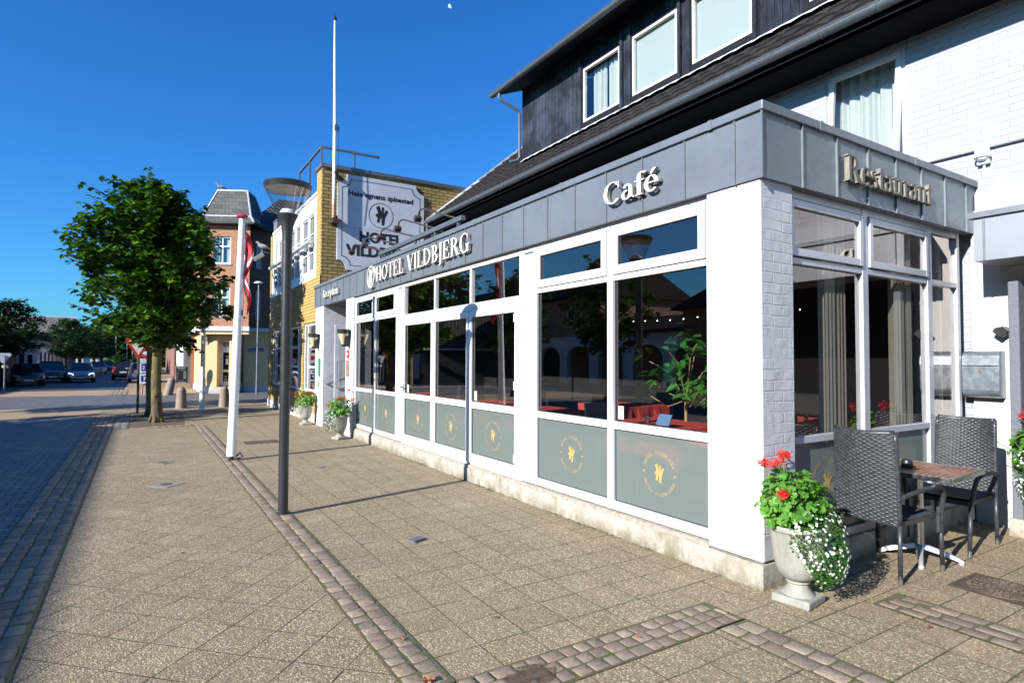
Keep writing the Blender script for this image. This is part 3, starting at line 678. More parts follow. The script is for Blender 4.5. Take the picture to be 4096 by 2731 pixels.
def window_bay(y0,y1,ysplit,name='window'):
    """bay with top-hung vents, clear panes and frosted panes below"""
    fr=MB(); Z=(.222,.30,.965,1.035,2.35,2.40,2.85)
    P=[(y0,ysplit),(ysplit,y1)]
    fbars(fr,[(y0,y0+.035,Z[0],2.90),(y1-.035,y1,Z[0],2.90),(ysplit-.04,ysplit+.04,Z[0]-.002,2.90)])
    for a,c in P:
        a2=a+.035 if a==y0 else a+.04; c2=c-.035 if c==y1 else c-.04
        fbars(fr,[(a2,c2,Z[0],Z[1]),(a2,c2,Z[2],Z[3]),(a2,c2,Z[4],Z[5]),(a2,c2,Z[6],2.90)],.003,.067)
    w=fr.build(name,white,caf,bevel=.004)
    for a,c in P:
        a2=a+.035 if a==y0 else a+.04; c2=c-.035 if c==y1 else c-.04
        # vent sash sits proud of the frame
        v=MB(); z0,z1=Z[5],Z[6]; t=.075
        v.box(FX-.014,a2+.008,z0+.008,FX+.03,a2+t,z1-.008); v.box(FX-.014,c2-t,z0+.008,FX+.03,c2-.008,z1-.008)
        v.box(FX-.0135,a2+t,z0+.008,FX+.03,c2-t,z0+t+.015); v.box(FX-.0135,a2+t,z1-t-.015,FX+.03,c2-t,z1-.008)
        vo=v.build('vent_sash',white,w,bevel=.004)
        pane(w,a2+t-.002,c2-t+.002,z0+t+.01,z1-t-.01,'vent_pane',x=FX+.01); gask(w,a2+t,c2-t,z0+t+.015,z1-t-.015,FX+.004)
        pane(w,a2,c2,Z[3],Z[4]); gask(w,a2,c2,Z[3],Z[4])
        pane(w,a2,c2,Z[1],Z[2],'frosted_pane',frostm); gask(w,a2,c2,Z[1],Z[2],FX+.03)
        put_emblem(w,(FX+.033,(a2+c2)/2+.0,.635),0,.92)
    return w
window_bay(9.75,12.08,10.90)
w3=window_bay(3.075,5.50,4.24)
# narrow pale panels beside the doors
for y0,y1 in ((9.47,9.75),(5.50,5.76)):
    b=MB(); fbars(b,[(y0,y0+.03,.222,2.90),(y1-.03,y1,.222,2.90),(y0+.03,y1-.03,.222,.29),(y0+.03,y1-.03,2.84,2.90)],.001,.068)
    f=b.build('side_light',white,caf,bevel=.003); b=MB(); b.box(FX+.03,y0+.03,.29,FX+.04,y1-.03,2.84); b.build('side_panel',palem,f)
# door group with fanlight
D0,D1=5.76,9.47; DM=(7.05,8.20)
b=MB(); fbars(b,[(D0,D0+.06,.2,2.90),(D1-.06,D1,.2,2.90)],-.002,.07); fbars(b,[(D0+.06,D1-.06,2.26,2.36),(D0+.06,D1-.06,2.83,2.90),(D0+.06,D1-.06,.2,.24)]); fbars(b,[(y-.02,y+.02,2.36,2.83) for y in DM],.004,.066)
dg=b.build('door_frame',white,caf,bevel=.004)
E_=[D0+.06]+list(DM)+[D1-.06]
for i in range(3):
    a,c=E_[i],E_[i+1]; pane(dg,a+(.02 if i else 0),c-(.02 if i<2 else 0),2.36,2.83,'fanlight_pane')
for i in range(3):
    a,c=E_[i]+.006,E_[i+1]-.006; b=MB(); x0,x1=FX-.02,FX+.04; s=.07
    b.box(x0,a,.245,x1,a+s,2.255); b.box(x0,c-s,.245,x1,c,2.255); 
    for z0,z1 in ((.245,.37),(.965,1.05),(2.17,2.255)): b.box(x0+.001,a+s,z0,x1-.001,c-s,z1)
    lf_=b.build('glass_door',white,caf,bevel=.004)
    pane(lf_,a+s-.002,c-s+.002,1.05,2.17,x=FX+.01); gask(lf_,a+s,c-s,1.05,2.17,FX+.002)
    pane(lf_,a+s-.002,c-s+.002,.37,.965,'frosted_pane',frostm,x=FX+.01); gask(lf_,a+s,c-s,.37,.965,FX+.002)
    put_emblem(lf_,(FX+.008,(a+c)/2,.655),0,.92)
    if i in (0,1):
        b=MB(); y=a+.05 if i==0 else a+.004
        for z in (.45,1.3,2.1): b.tube([(x0-.012,y,z-.05),(x0-.012,y,z+.05)],.012,8)
        b.build('hinge',white,lf_,smooth=True)
b=MB(); b.tube([(FX-.02,9.36,1.15),(FX-.07,9.36,1.15),(FX-.075,9.24,1.15)],.011,8); b.box(FX-.026,9.345,1.06,FX-.02,9.375,1.2); b.build('door_handle',steel,lf_,smooth=True)
# alarm stickers and the little labels
stk=simple('sticker_white',(.75,.75,.73),.5); stred=simple('sticker_red',(.62,.03,.03),.5); stgrey=simple('sticker_print',(.25,.25,.25),.6)
for (y,z,x) in ((4.12,1.12,FX+.03),(9.30-.09,1.13,FX+.004),(6.93-.05,1.13,FX+.004)):
    b=MB(); b.box(x-.003,y-.035,z-.06,x-.0015,y+.035,z+.06); o=b.build('alarm_sticker',stk,caf)
    b=sans('ALARM',(x-.0045,y+.03,z+.025),(0,-1,0),.018,(-1,0,0),0,width=.058,bold=.01); b.build('print',stred,o)
    b=MB(); 
    for k in range(3): b.poly([(x-.0045,y+.025,z-.01-k*.014),(x-.0045,y-.025,z-.01-k*.014),(x-.0045,y-.025,z-.013-k*.014),(x-.0045,y+.025,z-.013-k*.014)])
    b.build('print',stgrey,o)
# ---- south side glazing (faces -Y) ----
FY=2.645
def sb(b,L,d0=0,d1=.07):
    for x0,x1,z0,z1 in L: b.box(x0,FY+d0,z0,x1,FY+d1,z1)
def spane(parent,x0,x1,z0,z1,name='pane',m=None,y=FY+.035):
    b=MB(); b.poly([(x0,y,z0),(x1,y,z0),(x1,y,z1),(x0,y,z1)]); return b.build(name,m or glass,parent)
XS=[4.105,5.20,6.36,7.0]
greyframe=simple('aluminium_frame',(.46,.48,.52),.35,.2,.05,5)
for i in range(3):
    x0,x1=XS[i],XS[i+1]; fr=MB(); a=x0 if i==0 else x0+.045; c=x1-.045 if i<2 else x1-.06
    sb(fr,[(c if i<2 else c,x1+.045 if i<2 else x1,.19,2.90)])
    sb(fr,[(a,c,.19,.26),(a,c,.975,1.03),(a,c,2.34,2.39),(a,c,2.84,2.90)],.003,.066)
    if i==0: pass
    w=fr.build('window',greyframe,caf,bevel=.004)
    if i<2:
        v=MB(); t=.06
        v.box(a+.008,FY-.016,2.40,a+t,FY+.03,2.83); v.box(c-t,FY-.016,2.40,c-.008,FY+.03,2.83); v.box(a+t,FY-.015,2.40,c-t,FY+.03,2.46); v.box(a+t,FY-.015,2.77,c-t,FY+.03,2.83)
        v.build('vent_sash',greyframe,w,bevel=.004); spane(w,a+t,c-t,2.46,2.77,'vent_pane',y=FY+.01)
        spane(w,a,c,.26,.975,'frosted_pane',frostm); put_emblem(w,((a+c)/2,FY+.03,.635),R(-90)+math.pi,1)
    else:
        spane(w,a,c,2.39,2.84); spane(w,a,c,.26,.975,'frosted_pane',frostm)
    spane(w,a,c,1.03,2.34)
# lettering, each sign a thing of its own
letm=simple('cream_letter_paint',(.68,.66,.60),.45,0,.06,10); 
sidem=simple('shaded_letter_return',(.30,.29,.26),.45,.2,.1,10)  # darker than the letter fronts: shade on the sides painted in
def sign(name,label,text,org,ud,w,h,nd,depth=.04,standoff=.02,mm=None):
    t=thing(name,label,'lettering sign',org)
    o2=Vector(org)+Vector(nd)*standoff
    serif(name,text,o2,ud,w,h,nd,depth,[mm or letm,sidem],t)
    return t
sign('cafe_lettering','raised cream serif letters Café on the zinc fascia above the right hand windows','Café',(3.69,4.20,3.035),(0,-1,0),.71,.195,(-1,0,0))
ht=sign('hotel_lettering','raised cream serif letters HOTEL VILDBJERG on the zinc fascia above the doors','HOTEL VILDBJERG',(3.69,10.50,3.035),(0,-1,0),3.66,.255,(-1,0,0))
b=MB(); emblem((3.67,10.78,3.15),.205,(0,-1,0),(-1,0,0),.05,b,ring=.10,mark=.8); b.build('round_emblem',letm,ht)
sign('reception_lettering','small raised cream serif letters Reception at the far end of the zinc fascia','Reception',(3.69,14.24,3.055),(0,-1,0),1.27,.18,(-1,0,0))
sign('restaurant_lettering','raised dark serif letters Restaurant on the shaded end of the zinc fascia','Restaurant',(4.70,2.57,3.03),(1,0,0),1.42,.21,(0,-1,0),mm=simple('shaded_letter_paint',(.10,.095,.08),.5,0,.25,14))  # letter fronts darkened: the shade of this end is in the colour
for o in kids([q for q in bpy.data.objects if q.name=='restaurant_lettering'][0]): o.data.materials[1]=simple('sunlit_letter_return',(.22,.205,.165),.5,0,.2,14)  # letter sides lighter than the fronts: sunlight painted into the colour
# reception recess: open glass door leaf, handrail
rd=MB(); y=13.95; 
for x0,x1,z0,z1 in ((3.85,3.95,.02,2.42),(4.75,4.85,.02,2.42),(3.95,4.75,.02,.14),(3.95,4.75,2.30,2.42),(3.95,4.75,.95,1.0)): rd.box(x0,y,z0,x1,y+.05,z1)
rdo=rd.build('reception_door',simple('pale_grey_door',(.50,.53,.58),.35,.1),caf,bevel=.004)
b=MB(); b.poly([(3.95,y+.025,.14),(4.75,y+.025,.14),(4.75,y+.025,2.30),(3.95,y+.025,2.30)]); b.build('pane',glass,rdo)
b=MB(); b.tube([(3.9,y,1.55),(3.9,y-.07,1.55),(3.9,y-.07,.95),(3.9,y,.95)],.013,8); b.tube([(3.98,y,1.55),(3.98,y-.07,1.55),(3.98,y-.07,.95),(3.98,y,.95)],.006,6); b.build('pull_handle',steel,rdo,smooth=True)
b=MB(); b.tube([(3.80,14.46,1.02),(3.80,14.38,1.02),(3.86,14.37,1.03),(4.9,14.37,1.35)],.022,10); b.build('handrail',steel,caf,smooth=True)
# ---- interior ----
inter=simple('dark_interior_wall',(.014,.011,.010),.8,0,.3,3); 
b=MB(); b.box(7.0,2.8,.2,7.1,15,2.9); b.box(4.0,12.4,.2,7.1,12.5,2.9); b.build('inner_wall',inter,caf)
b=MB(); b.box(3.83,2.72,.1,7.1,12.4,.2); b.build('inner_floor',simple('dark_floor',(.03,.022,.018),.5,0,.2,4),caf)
redcloth=simple('red_tablecloth_fabric',(.55,.05,.03),.8,0,.1,12,.3,30)
blk=simple('black_chair_fabric',(.012,.012,.013),.6)
def dtable(x,y,sx,sy,label,turn=.0):
    t=thing('dining_table',label,'dining table',(x,y,.2),'dining tables inside the cafe',local=True)
    b=MB(); b.box(-sx/2,-sy/2,.74,sx/2,sy/2,.77); b.build('tabletop',darktrim,t)
    b=MB(); b.tube([(0,0,0),(0,0,.74)],.035,8); b.lathe([(.25,0),(.24,.02),(.04,.05)],n=16); b.build('pedestal',black,t,smooth=True)
    c=MB(); hx,hy=sx/2+.012,sy/2+.012; n=10
    def drop(k): return .30+.03*math.sin(k*1.7)
    c.box(-hx,-hy,.772,hx,hy,.779)
    pts=[]
    for a,bb,cnt in (((-hx,-hy),(hx,-hy),8),((hx,-hy),(hx,hy),8),((hx,hy),(-hx,hy),8),((-hx,hy),(-hx,-hy),8)):
        for k in range(cnt): f=k/cnt; pts.append((a[0]+(bb[0]-a[0])*f,a[1]+(bb[1]-a[1])*f,k/cnt))
    m_=len(pts); V=[];F=[]
    for i,(px,py,f) in enumerate(pts):
        s=1+.05*math.sin(i*2.3)
        dz=.28+.14*(abs(f-.0)<.05)
        V+= [(px,py,.7785),(px*1.02*s,py*1.02*s,.779-dz)]
    for i in range(m_): j=(i+1)%m_; F.append((2*i,2*j,2*j+1,2*i+1))
    c.add(V,F)
    o=c.build('red_tablecloth',redcloth,None); o.location=(x,y,.2); tag(o,'bright red cloth on '+label.split(' with ')[0],'tablecloth','red tablecloths inside the cafe')
    return t
dtable(4.42,4.22,.78,1.0,'dining table behind the mullion of the right hand window, with a red cloth')
dtable(4.35,7.55,.75,.9,'dining table behind the middle glass door, with a red cloth')
dtable(4.35,6.2,.75,.8,'dining table behind the nearest glass door, with a red cloth')
dtable(4.40,10.15,.75,.8,'dining table behind the window left of the doors, with a red cloth')
dtable(5.9,3.6,.8,1.0,'dining table deeper in the room behind the green plant, with a red cloth')
dtable(4.55,3.3,.6,.55,'small dining table at the corner column, with a red cloth')
dtable(5.9,6.4,.8,1.0,'dining table deeper in the room behind the glass doors, with a red cloth')
def dchair(x,y,rz,label):
    t=thing('dining_chair',label,'dining chair',(x,y,.2),'black dining chairs inside the cafe',local=True,rz=rz)
    b=MB(); b.box(-.21,-.21,.43,.21,.21,.47); b.build('seat',blk,t,bevel=.01)
    b=MB(); b.prism([(-.2,-.20,.60),(-.2,.20,.60),(-.24,.21,.92),(-.24,-.21,.92)],(.02,0,0)); b.build('backrest',blk,t,bevel=.008)
    for sx in (-1,1):
        for sy in (-1,1):
            b=MB(); b.tube([(sx*.2,sy*.19,0),(sx*.19,sy*.19,.45)]+([(-.23,sy*.19,.88)] if sx<0 else []),.011,6); b.build('leg',steel,t,smooth=True)
    return t
c0=dchair(5.0,4.1,R(180),'black dining chair at the inner side of the table behind the window mullion')
for x,y,rz,lab in ((4.45,5.0,R(-90),'black dining chair between the window table and the glass doors'),(5.25,3.5,0,'black dining chair in front of the deeper table behind the plant'),(5.0,7.5,R(180),'black dining chair at the inner side of the table behind the middle glass door'),(5.0,6.1,R(180),'black dining chair at the inner side of the table behind the nearest glass door'),(5.9,4.4,R(-90),'black dining chair at the far end of the deeper table behind the plant'),(5.0,10.1,R(180),'black dining chair behind the window left of the doors'),(6.5,6.4,R(180),'black dining chair against the back wall of the cafe')):
    dup(c0,(x,y,.2),rz,lab)
# menu card, shakers on the window table
b=MB(); b.prism([(4.12,3.86,1.0),(4.12,4.02,1.0),(4.17,4.02,1.10),(4.17,3.86,1.10)],(.004,0,0)); tag(b.build('menu_card',simple('menu_blue',(.12,.22,.38),.4)),'blue menu card standing on the red cloth behind the window','menu card')
for i,(x,y) in enumerate(((4.1,4.10),(4.14,4.16),(5.55,3.52),(5.57,3.42))):
    b=MB(); b.lathe([(.022,0),(.024,.01),(.017,.06),(.02,.065),(.018,.09),(.004,.095)],n=12); o=b.build('salt_shaker',steel,smooth=True); o.location=(x,y,.985); tag(o,['left glass shaker of the pair behind the window mullion','right glass shaker of the pair behind the window mullion','left shaker on the deeper table behind the plant','right shaker on the deeper table behind the plant'][i],'shaker','shakers on the cafe tables')
# string of little lit bulbs along the ceiling
sl=thing('string_lights','string of small lit bulbs along the ceiling inside the right hand window','string lights',(5.6,5.2,2.2))
eb=NT('lit_bulb'); eb.bsdf((1,.95,.85),.4,emis=(1,.93,.8),estr=9)
b=MB()
for i in range(15): c=(6.3-.002*i,3.2+i*.24,2.18+.012*math.sin(i)); b.lathe([(.001,-.007),(.007,0),(.001,.007)],c,6,False)
b.build('bulb',eb.m,sl); b=MB(); b.tube([(6.3-.002*i,3.2+i*.24,2.192) for i in range(15)],.004,4); b.build('wire',black,sl)
# cream curtains / blinds behind the south glazing
cur=simple('cream_curtain',(.52,.44,.34),.85,0,.05,30)
for i,(x,y,w) in enumerate(((4.74,2.745,.14),(4.93,2.745,.02),(4.98,2.745,.012),(5.03,2.745,.012),(5.88,2.745,.16),(6.10,2.745,.08),(6.72,2.745,.08))):
    b=MB(); n=8; P=[]
    for k in range(n+1): P.append((x+w*k/n,y-.006+.006*math.sin(k*2.2)))
    V=[];F=[]
    for k,(px,py) in enumerate(P): V+=[(px,py,.22),(px,py,2.85)]
    for k in range(n): F.append((2*k,2*k+2,2*k+3,2*k+1))
    b.add(V,F)
    b.box(x+w*.05,y+.0,.21,x+w*.95,y+.055,2.86); o=b.build('curtain',cur); tag(o,['wide cream curtain strip inside the left pane of the end window','narrow cream cord strip beside the wide strip of the end window','thin cream cord in the middle of the end window left pane','thin cream cord nearest the mullion of the end window','wide cream curtain strip inside the middle pane of the end window','second wide cream strip against the mullion of the end window','cream strip in the narrow right hand pane of the end window'][i],'curtain','cream curtains inside the end window')
# potted tree inside
def leafquads(b,c,n,s,rnd,rad=(.3,.3,.3),droop=.5,aspect=.6,shell=0.0,fold=.25):
    V=[];F=[]
    for i in range(n):
        while True:
            d=Vector((rnd.uniform(-1,1),rnd.uniform(-1,1),rnd.uniform(-1,1)))
            if shell<d.length<=1: break
        p=Vector(c)+Vector((d.x*rad[0],d.y*rad[1],d.z*rad[2])); L=s*rnd.uniform(.65,1.25)
        az=rnd.uniform(0,2*math.pi); dz=-rnd.uniform(0,1)*droop+rnd.uniform(-.3,.3)
        ax=Vector((math.cos(az),math.sin(az),dz)).normalized(); sd=ax.cross(Vector((rnd.uniform(-.5,.5),rnd.uniform(-.5,.5),1))).normalized(); up=sd.cross(ax)
        w=L*aspect*.5; f=fold*w; k=len(V)
        V+=[p,p+ax*L*.22+sd*w*.85+up*f,p+ax*L*.55+sd*w*.92+up*f,p+ax*L,p+ax*L*.55-sd*w*.92+up*f,p+ax*L*.22-sd*w*.85+up*f,p+ax*L*.5]
        F+=[(k,k+1,k+2,k+6),(k+6,k+2,k+3),(k,k+6,k+4,k+5),(k+6,k+3,k+4)]
    b.add(V,F); return b
def leafmat(name,c1,c2,c3=None,tr=.35,rough=.45,pos=.86):
    n=NT(name); g=n.n('ShaderNodeNewGeometry'); col=n.ramp(g.outputs['Random Per Island'],[(0,c1),(.5,c2),(pos,c3 or c2),(1,c1)])
    p=n.bsdf(col,rough,finish=False,spec=.4); t=n.n('ShaderNodeBsdfTranslucent'); n.set(t.inputs[0],n.mix(1.0,col,(1.5,1.6,.6),'MULTIPLY'))
    mx=n.n('ShaderNodeMixShader'); mx.inputs[0].default_value=tr; n.t.links.new(p,mx.inputs[1]); n.t.links.new(t.outputs[0],mx.inputs[2]); return n.surf(mx.outputs[0])
fic=thing('indoor_tree','green potted tree with a bare pale stem behind the right hand window','potted plant',(4.75,4.22,.2))
b=MB(); b.lathe([(.14,.2),(.19,.55),(.20,.56),(.17,.55)],(4.75,4.22,0),16); b.build('pot',simple('terracotta',(.3,.14,.08),.8),fic,smooth=True)
b=MB(); b.tube([(4.75,4.22,.5),(4.76,4.22,.9),(4.75,4.21,1.25)],[.018,.015,.014],8)
rnd=random.Random(3)
for i in range(14):
    a=rnd.uniform(0,6.28); q=(4.75+.3*math.cos(a),4.21+.42*math.sin(a),rnd.uniform(1.2,1.85)); b.tube([(4.75,4.21,1.2),((4.75+q[0])/2,(4.21+q[1])/2,q[2]-.1),q],.005,5)
b.build('stem',simple('pale_bark',(.38,.27,.13),.8),fic,smooth=True)
b=MB()
for (dx,dy,z,n_) in ((0,.32,1.45,26),(-.05,.1,1.5,34),(0,-.1,1.72,34),(.05,-.32,1.45,30),(-.1,-.2,1.3,26),(0,-.45,1.2,16),(0,.0,1.35,20),(-.1,-.05,1.85,14),(0,.5,1.72,4)): leafquads(b,(4.75+dx,4.21+dy,z),n_,.13,rnd,(.16,.17,.14),.9,.6)
b.build('foliage',leafmat('indoor_leaf',(.035,.14,.02),(.06,.24,.035)),fic)
# ================= main hotel building =================
hot=thing('hotel_building','white painted brick hotel with dark tiled roof and dark timber dormer behind the cafe front','hotel',(9,5,0))
WX=7.2
b=MB(); fn=lambda u,z,d:(WX+d,u,z)
wallgrid(b,-14,14.9,0,5.75,[(3.2,4.1,3.86,5.17),(-6,2.1,-.01,2.6)],fn,.12)
b.build('wall',whitebrick,hot)
b=MB(); b.box(WX-.045,-14,3.745,WX-.002,3.03,3.86); b.build('ledge_course',whitebrick,hot,bevel=.005)
b=MB(); b.box(WX-.05,-14,3.13,WX-.002,2.56,3.30); b.build('render_band',simple('grey_band_paint',(.38,.41,.47),.7,0,.06,4,.2,40),hot)
n=NT('rough_render'); f=n.noise(60,4,.7); n.bsdf(n.mix(n.mr(n.noise(55,2,.6),.60,.68,0,.55),(.56,.57,.58),(.33,.33,.34)),.8,0,n.bump(f,.5,.01)); rr=n.m
b=MB(); b.box(WX-.05,2.13,-.05,WX-.001,2.60,3.13); b.box(WX-.05,-14,2.60,WX-.001,2.13,3.13); b.build('lower_wall',rr,hot)
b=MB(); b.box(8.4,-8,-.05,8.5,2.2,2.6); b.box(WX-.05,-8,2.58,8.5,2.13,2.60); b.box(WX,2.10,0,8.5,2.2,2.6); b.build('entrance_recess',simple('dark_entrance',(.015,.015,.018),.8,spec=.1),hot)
# arched lintel over the window
b=MB()
for i in range(12):
    a=-.5+i/11; y=3.65+a*1.05; b.obox((WX-.004,y,5.22+.05*(1-4*a*a)),(.02,.078,.20),Matrix.Rotation(a*-.25,3,'X'))
b.build('lintel_course',whitebrick,hot,bevel=.004)
# upper window: frame and a tilted open sash, curtain
wn=MB(); 
for y0,y1,z0,z1 in ((3.2,3.25,3.86,5.17),(4.05,4.1,3.86,5.17),(3.25,4.05,3.86,3.91),(3.25,4.05,5.11,5.17)): wn.box(WX+.02,y0,z0,WX+.10,y1,z1)
wno=wn.build('upper_window',white,hot,bevel=.004)
sa=MB(); 
def sx_(z): return WX+.03-.12*(5.11-z)/1.2
for (ya,za,yb,zb) in ((3.27,3.92,3.27,5.10),(4.03,3.92,4.03,5.10),(3.27,3.92,4.03,3.92),(3.27,5.08,4.03,5.08)): sa.bar((sx_(za),ya,za),(sx_(zb),yb,zb),.055,.05)
so=sa.build('sash',white,wno); b=MB(); b.poly([(sx_(3.92),3.27,3.92),(sx_(3.92),4.03,3.92),(sx_(5.08),4.03,5.08),(sx_(5.08),3.27,5.08)]); b.build('pane',glass,wno)
def curtain(parent,x,y0,y1,z0,z1,m,amp=.03,k=14,name='curtain'):
    b=MB(); n=90; V=[];F=[]
    for i in range(n+1):
        f=i/n; a=amp*(math.sin(f*k*2*math.pi/2)+.4*math.sin(f*k*5.1)); V+=[(x+a*.6,y0+(y1-y0)*f,z1),(x+a,y0+(y1-y0)*f,z0)]
    for i in range(n): F.append((2*i,2*i+2,2*i+3,2*i+1))
    b.add(V,F); return b.build(name,m,parent,smooth=2)
net=simple('white_net_curtain',(.58,.60,.58),.85,0,.04,20)
curtain(wno,WX+.2,3.2,4.1,3.8,5.2,net,.035,15)
b=MB(); b.box(WX+.35,2.9,3.6,WX+.4,4.5,5.4); b.build('room_wall',inter,wno)
# ---- tiled roof: real rolled tiles ----
def tilemat():
    n=NT('dark_concrete_tiles'); a=n.noise(3,6,.7); c=n.mix(n.mr(a,.3,.7),(.013,.012,.013),(.030,.026,.025)); c=n.mix(n.mr(n.noise(40,4,.7),.6,.72,0,.7),c,(.085,.075,.06)); c=n.mix(n.mr(n.noise(11,5,.7),.6,.72,0,.6),c,(.07,.055,.03))
    n.bsdf(c,.8,0,n.bump(n.noise(60,4,.7),.5,.008),spec=.15); return n.m
tilem=tilemat()
def tileroof(y0,y1,x0,z0,slope,rows,step,name,parent,pitch=.30,sub=6,mat=None,up=(1,0),org=(0,0)):
    """rows of rolled tiles rising in +X from x0"""
    b=MB(); n=int((y1-y0)/pitch*sub); L=math.sqrt(1+slope*slope); 
    for r in range(rows):
        V=[];F=[]
        for i in range(n+1):
            y=y0+(y1-y0)*i/n; w=.028*abs(math.sin(math.pi*(y/pitch)))**.8 - (.012 if int(y/pitch)%7==r%5 else 0)*.3
            for s,lift in ((0,.032),(.04,.036),(step+.03,.0)):
                x=x0+(r*step+s)/L; z=z0+slope*(r*step+s)/L; nx,nz=-slope/L,1/L
                V.append((x+nx*(w+lift),y,z+nz*(w+lift)))
            x=x0+(r*step)/L; z=z0+slope*(r*step)/L; V.append((x,y,z-.005))
        for i in range(n):
            a=i*4; c=a+4; F+=[(a,c,c+1,a+1),(a+1,c+1,c+2,a+2),(a+3,c+3,c,a)]
        b.add(V,F)
    return b.build(name,mat or tilem,parent,smooth=True)
SL=.84
tileroof(-6,14.9,6.62,5.40,SL,22,.345,'roof',hot)
b=MB(); b.poly([(6.66,-14,5.39),(6.66,14.88,5.39),(12.5,14.88,5.39+SL*5.84),(12.5,-14,5.39+SL*5.84)]); b.build('roof_deck',tilem,hot)
b=MB(); b.prism([(7.2,14.85,0),(12.4,14.85,0),(12.4,14.85,5.3+SL*5.2),(7.2,14.85,5.62)],(0,.02,0)); b.build('gable_wall',whitebrick,hot)
b=MB(); b.bar((6.58,14.9,5.40),(12.4,14.9,5.40+SL*5.82),.04,.12); b.bar((6.75,14.82,5.60),(8.3,14.82,5.60+SL*1.5),.10,.012); b.build('verge_flashing',simple('pale_flashing',(.62,.62,.64),.5),hot)
b=MB(); b.bar((6.55,14.93,5.30),(7.9,14.93,5.30+SL*1.35),.05,.16); b.build('verge_board',galv,hot)
# eaves soffit, gutter and brackets
b=MB(); b.box(6.60,-14,5.20,7.2,14.9,5.24); b.box(6.60,-14,5.20,6.63,14.9,5.37); b.build('soffit',simple('tarred_soffit',(.008,.008,.010),.9,spec=.05),hot)
def gutter(path_x,z,y0,y1,r,name,parent,seg=16):
    b=MB(); n=10; V=[];F=[]
    for y in (y0,y1):
        for rr in (r,r-.006):
            for i in range(n+1):
                a=math.pi+math.pi*i/n; V.append((path_x+rr*math.cos(a),y,z+rr*math.sin(a)))
    m_=n+1
    for i in range(n): F+=[(i,i+1,2*m_+i+1,2*m_+i),(m_+i,m_+i+1,3*m_+i+1,3*m_+i)]
    F+=[(0,2*m_,3*m_,m_),(n,m_+n,3*m_+n,2*m_+n)]
    F+= [tuple(range(m_)),tuple(range(2*m_,3*m_))]
    b.add(V,F); b.tube([(path_x-r,y0,z+.004),(path_x-r,y1,z+.004)],.009,6)
    g=b.build(name,galv,parent,smooth=True); c=MB(); y=y0+.4
    while y<y1:
        c.tube([(path_x+1.04*r*math.cos(math.pi+math.pi*i/8),y,z+1.04*r*math.sin(math.pi+math.pi*i/8)) for i in range(9)],.009,5); c.tube([(path_x-r,y,z+.012),(path_x,y,z+.006),(path_x+r,y,z+.012)],.006,4); y+=.62
    build_each(c,'bracket',galv,g,2); return g
gutter(6.54,5.37,-14,14.95,.075,'gutter',hot)
b=MB(); b.tube([(6.54,14.8,5.3),(6.54,14.8,5.1),(6.8,14.8,4.9),(7.1,14.8,4.8),(7.1,14.8,3.4)],.035,8); b.build('downpipe',galv,hot,smooth=True)
# ---- dormer ----
DX=7.7; dor=MB(); fn=lambda u,z,d:(DX+d,u,z)
wins=[(8.40,9.51,6.53,7.65),(6.97,8.06,6.53,7.65),(5.50,6.64,6.53,7.65),(3.5,4.6,6.53,7.65),(1.8,2.9,6.53,7.65)]
wallgrid(dor,-8,11.85,6.30,8.15,wins,fn,.10)
dor.poly([(DX,11.85,6.3),(10.6,11.85,8.7),(10.6,11.85,9.3),(DX,11.85,8.15)])
do=dor.build('dormer_wall',darkwood,hot)
b=MB()
for a,c,d,e in wins:
    b.box(DX-.025,a-.10,d-.10,DX,a-.012,e+.08); b.box(DX-.025,c+.012,d-.10,DX,c+.10,e+.08); b.box(DX-.032,a-.012,d-.11,DX,c+.012,d-.02)
build_each(b,'window_casing',darktrim,do,3,bevel=.004)
b=MB()
for y in (8.12,8.34,6.70,6.90,9.58,5.44): b.box(DX-.05,y-.035,6.36,DX-.026,y+.035,7.9)
build_each(b,'batten',darkwood,do,1)
blindm=NT('venetian_blind'); X=blindm.xyz(); fr_=blindm.math('FRACT',blindm.math('DIVIDE',X[2],.022)); 
blindm.bsdf(blindm.mix(blindm.mr(fr_,.0,.22,1,0),(.62,.66,.65),(.40,.46,.48)),.5,0,blindm.bump(fr_,.5,.01)); blindm=blindm.m
for i,(a,c,d,e) in enumerate(wins):
    b=MB(); t=.045
    for y0,y1,z0,z1 in ((a,a+t,d,e),(c-t,c,d,e),(a+t,c-t,d,d+t),(a+t,c-t,e-t,e)): b.box(DX-.012,y0,z0,DX+.05,y1,z1)
    w=b.build('dormer_window',white,hot,bevel=.003)
    b=MB(); b.poly([(DX+.02,a+t,d+t),(DX+.02,c-t,d+t),(DX+.02,c-t,e-t),(DX+.02,a+t,e-t)]); b.build('pane',glass,w)
    if i==0:
        curtain(w,DX+.16,a,a+.50,d,e,net,.03,9); curtain(w,DX+.17,a+.56,c-.12,d,e,net,.035,9)
        b=MB(); b.box(DX+.5,a-.3,d-.2,DX+.55,c+.3,e+.3); b.build('room_wall',inter,w)
    else:
        b=MB(); b.box(DX+.07,a+.01,d+.01,DX+.075,c-.01,e-.01); b.build('blind',blindm,w)
# flashing between dormer and tiles
b=MB(); V=[];F=[]; k=0; y=-6
while y<11.8:
    w=.05*abs(math.sin(math.pi*(y/.3))); V+=[(DX-.005,y,6.42),(DX-.13+w*.3,y,6.31-.0+w*.5)]; 
    if k: F.append((k-2,k,k+1,k-1))
    k+=2; y+=.05
b.add(V,F); b.build('lead_flashing',simple('pale_flashing',(.62,.62,.64),.5),hot,smooth=True)
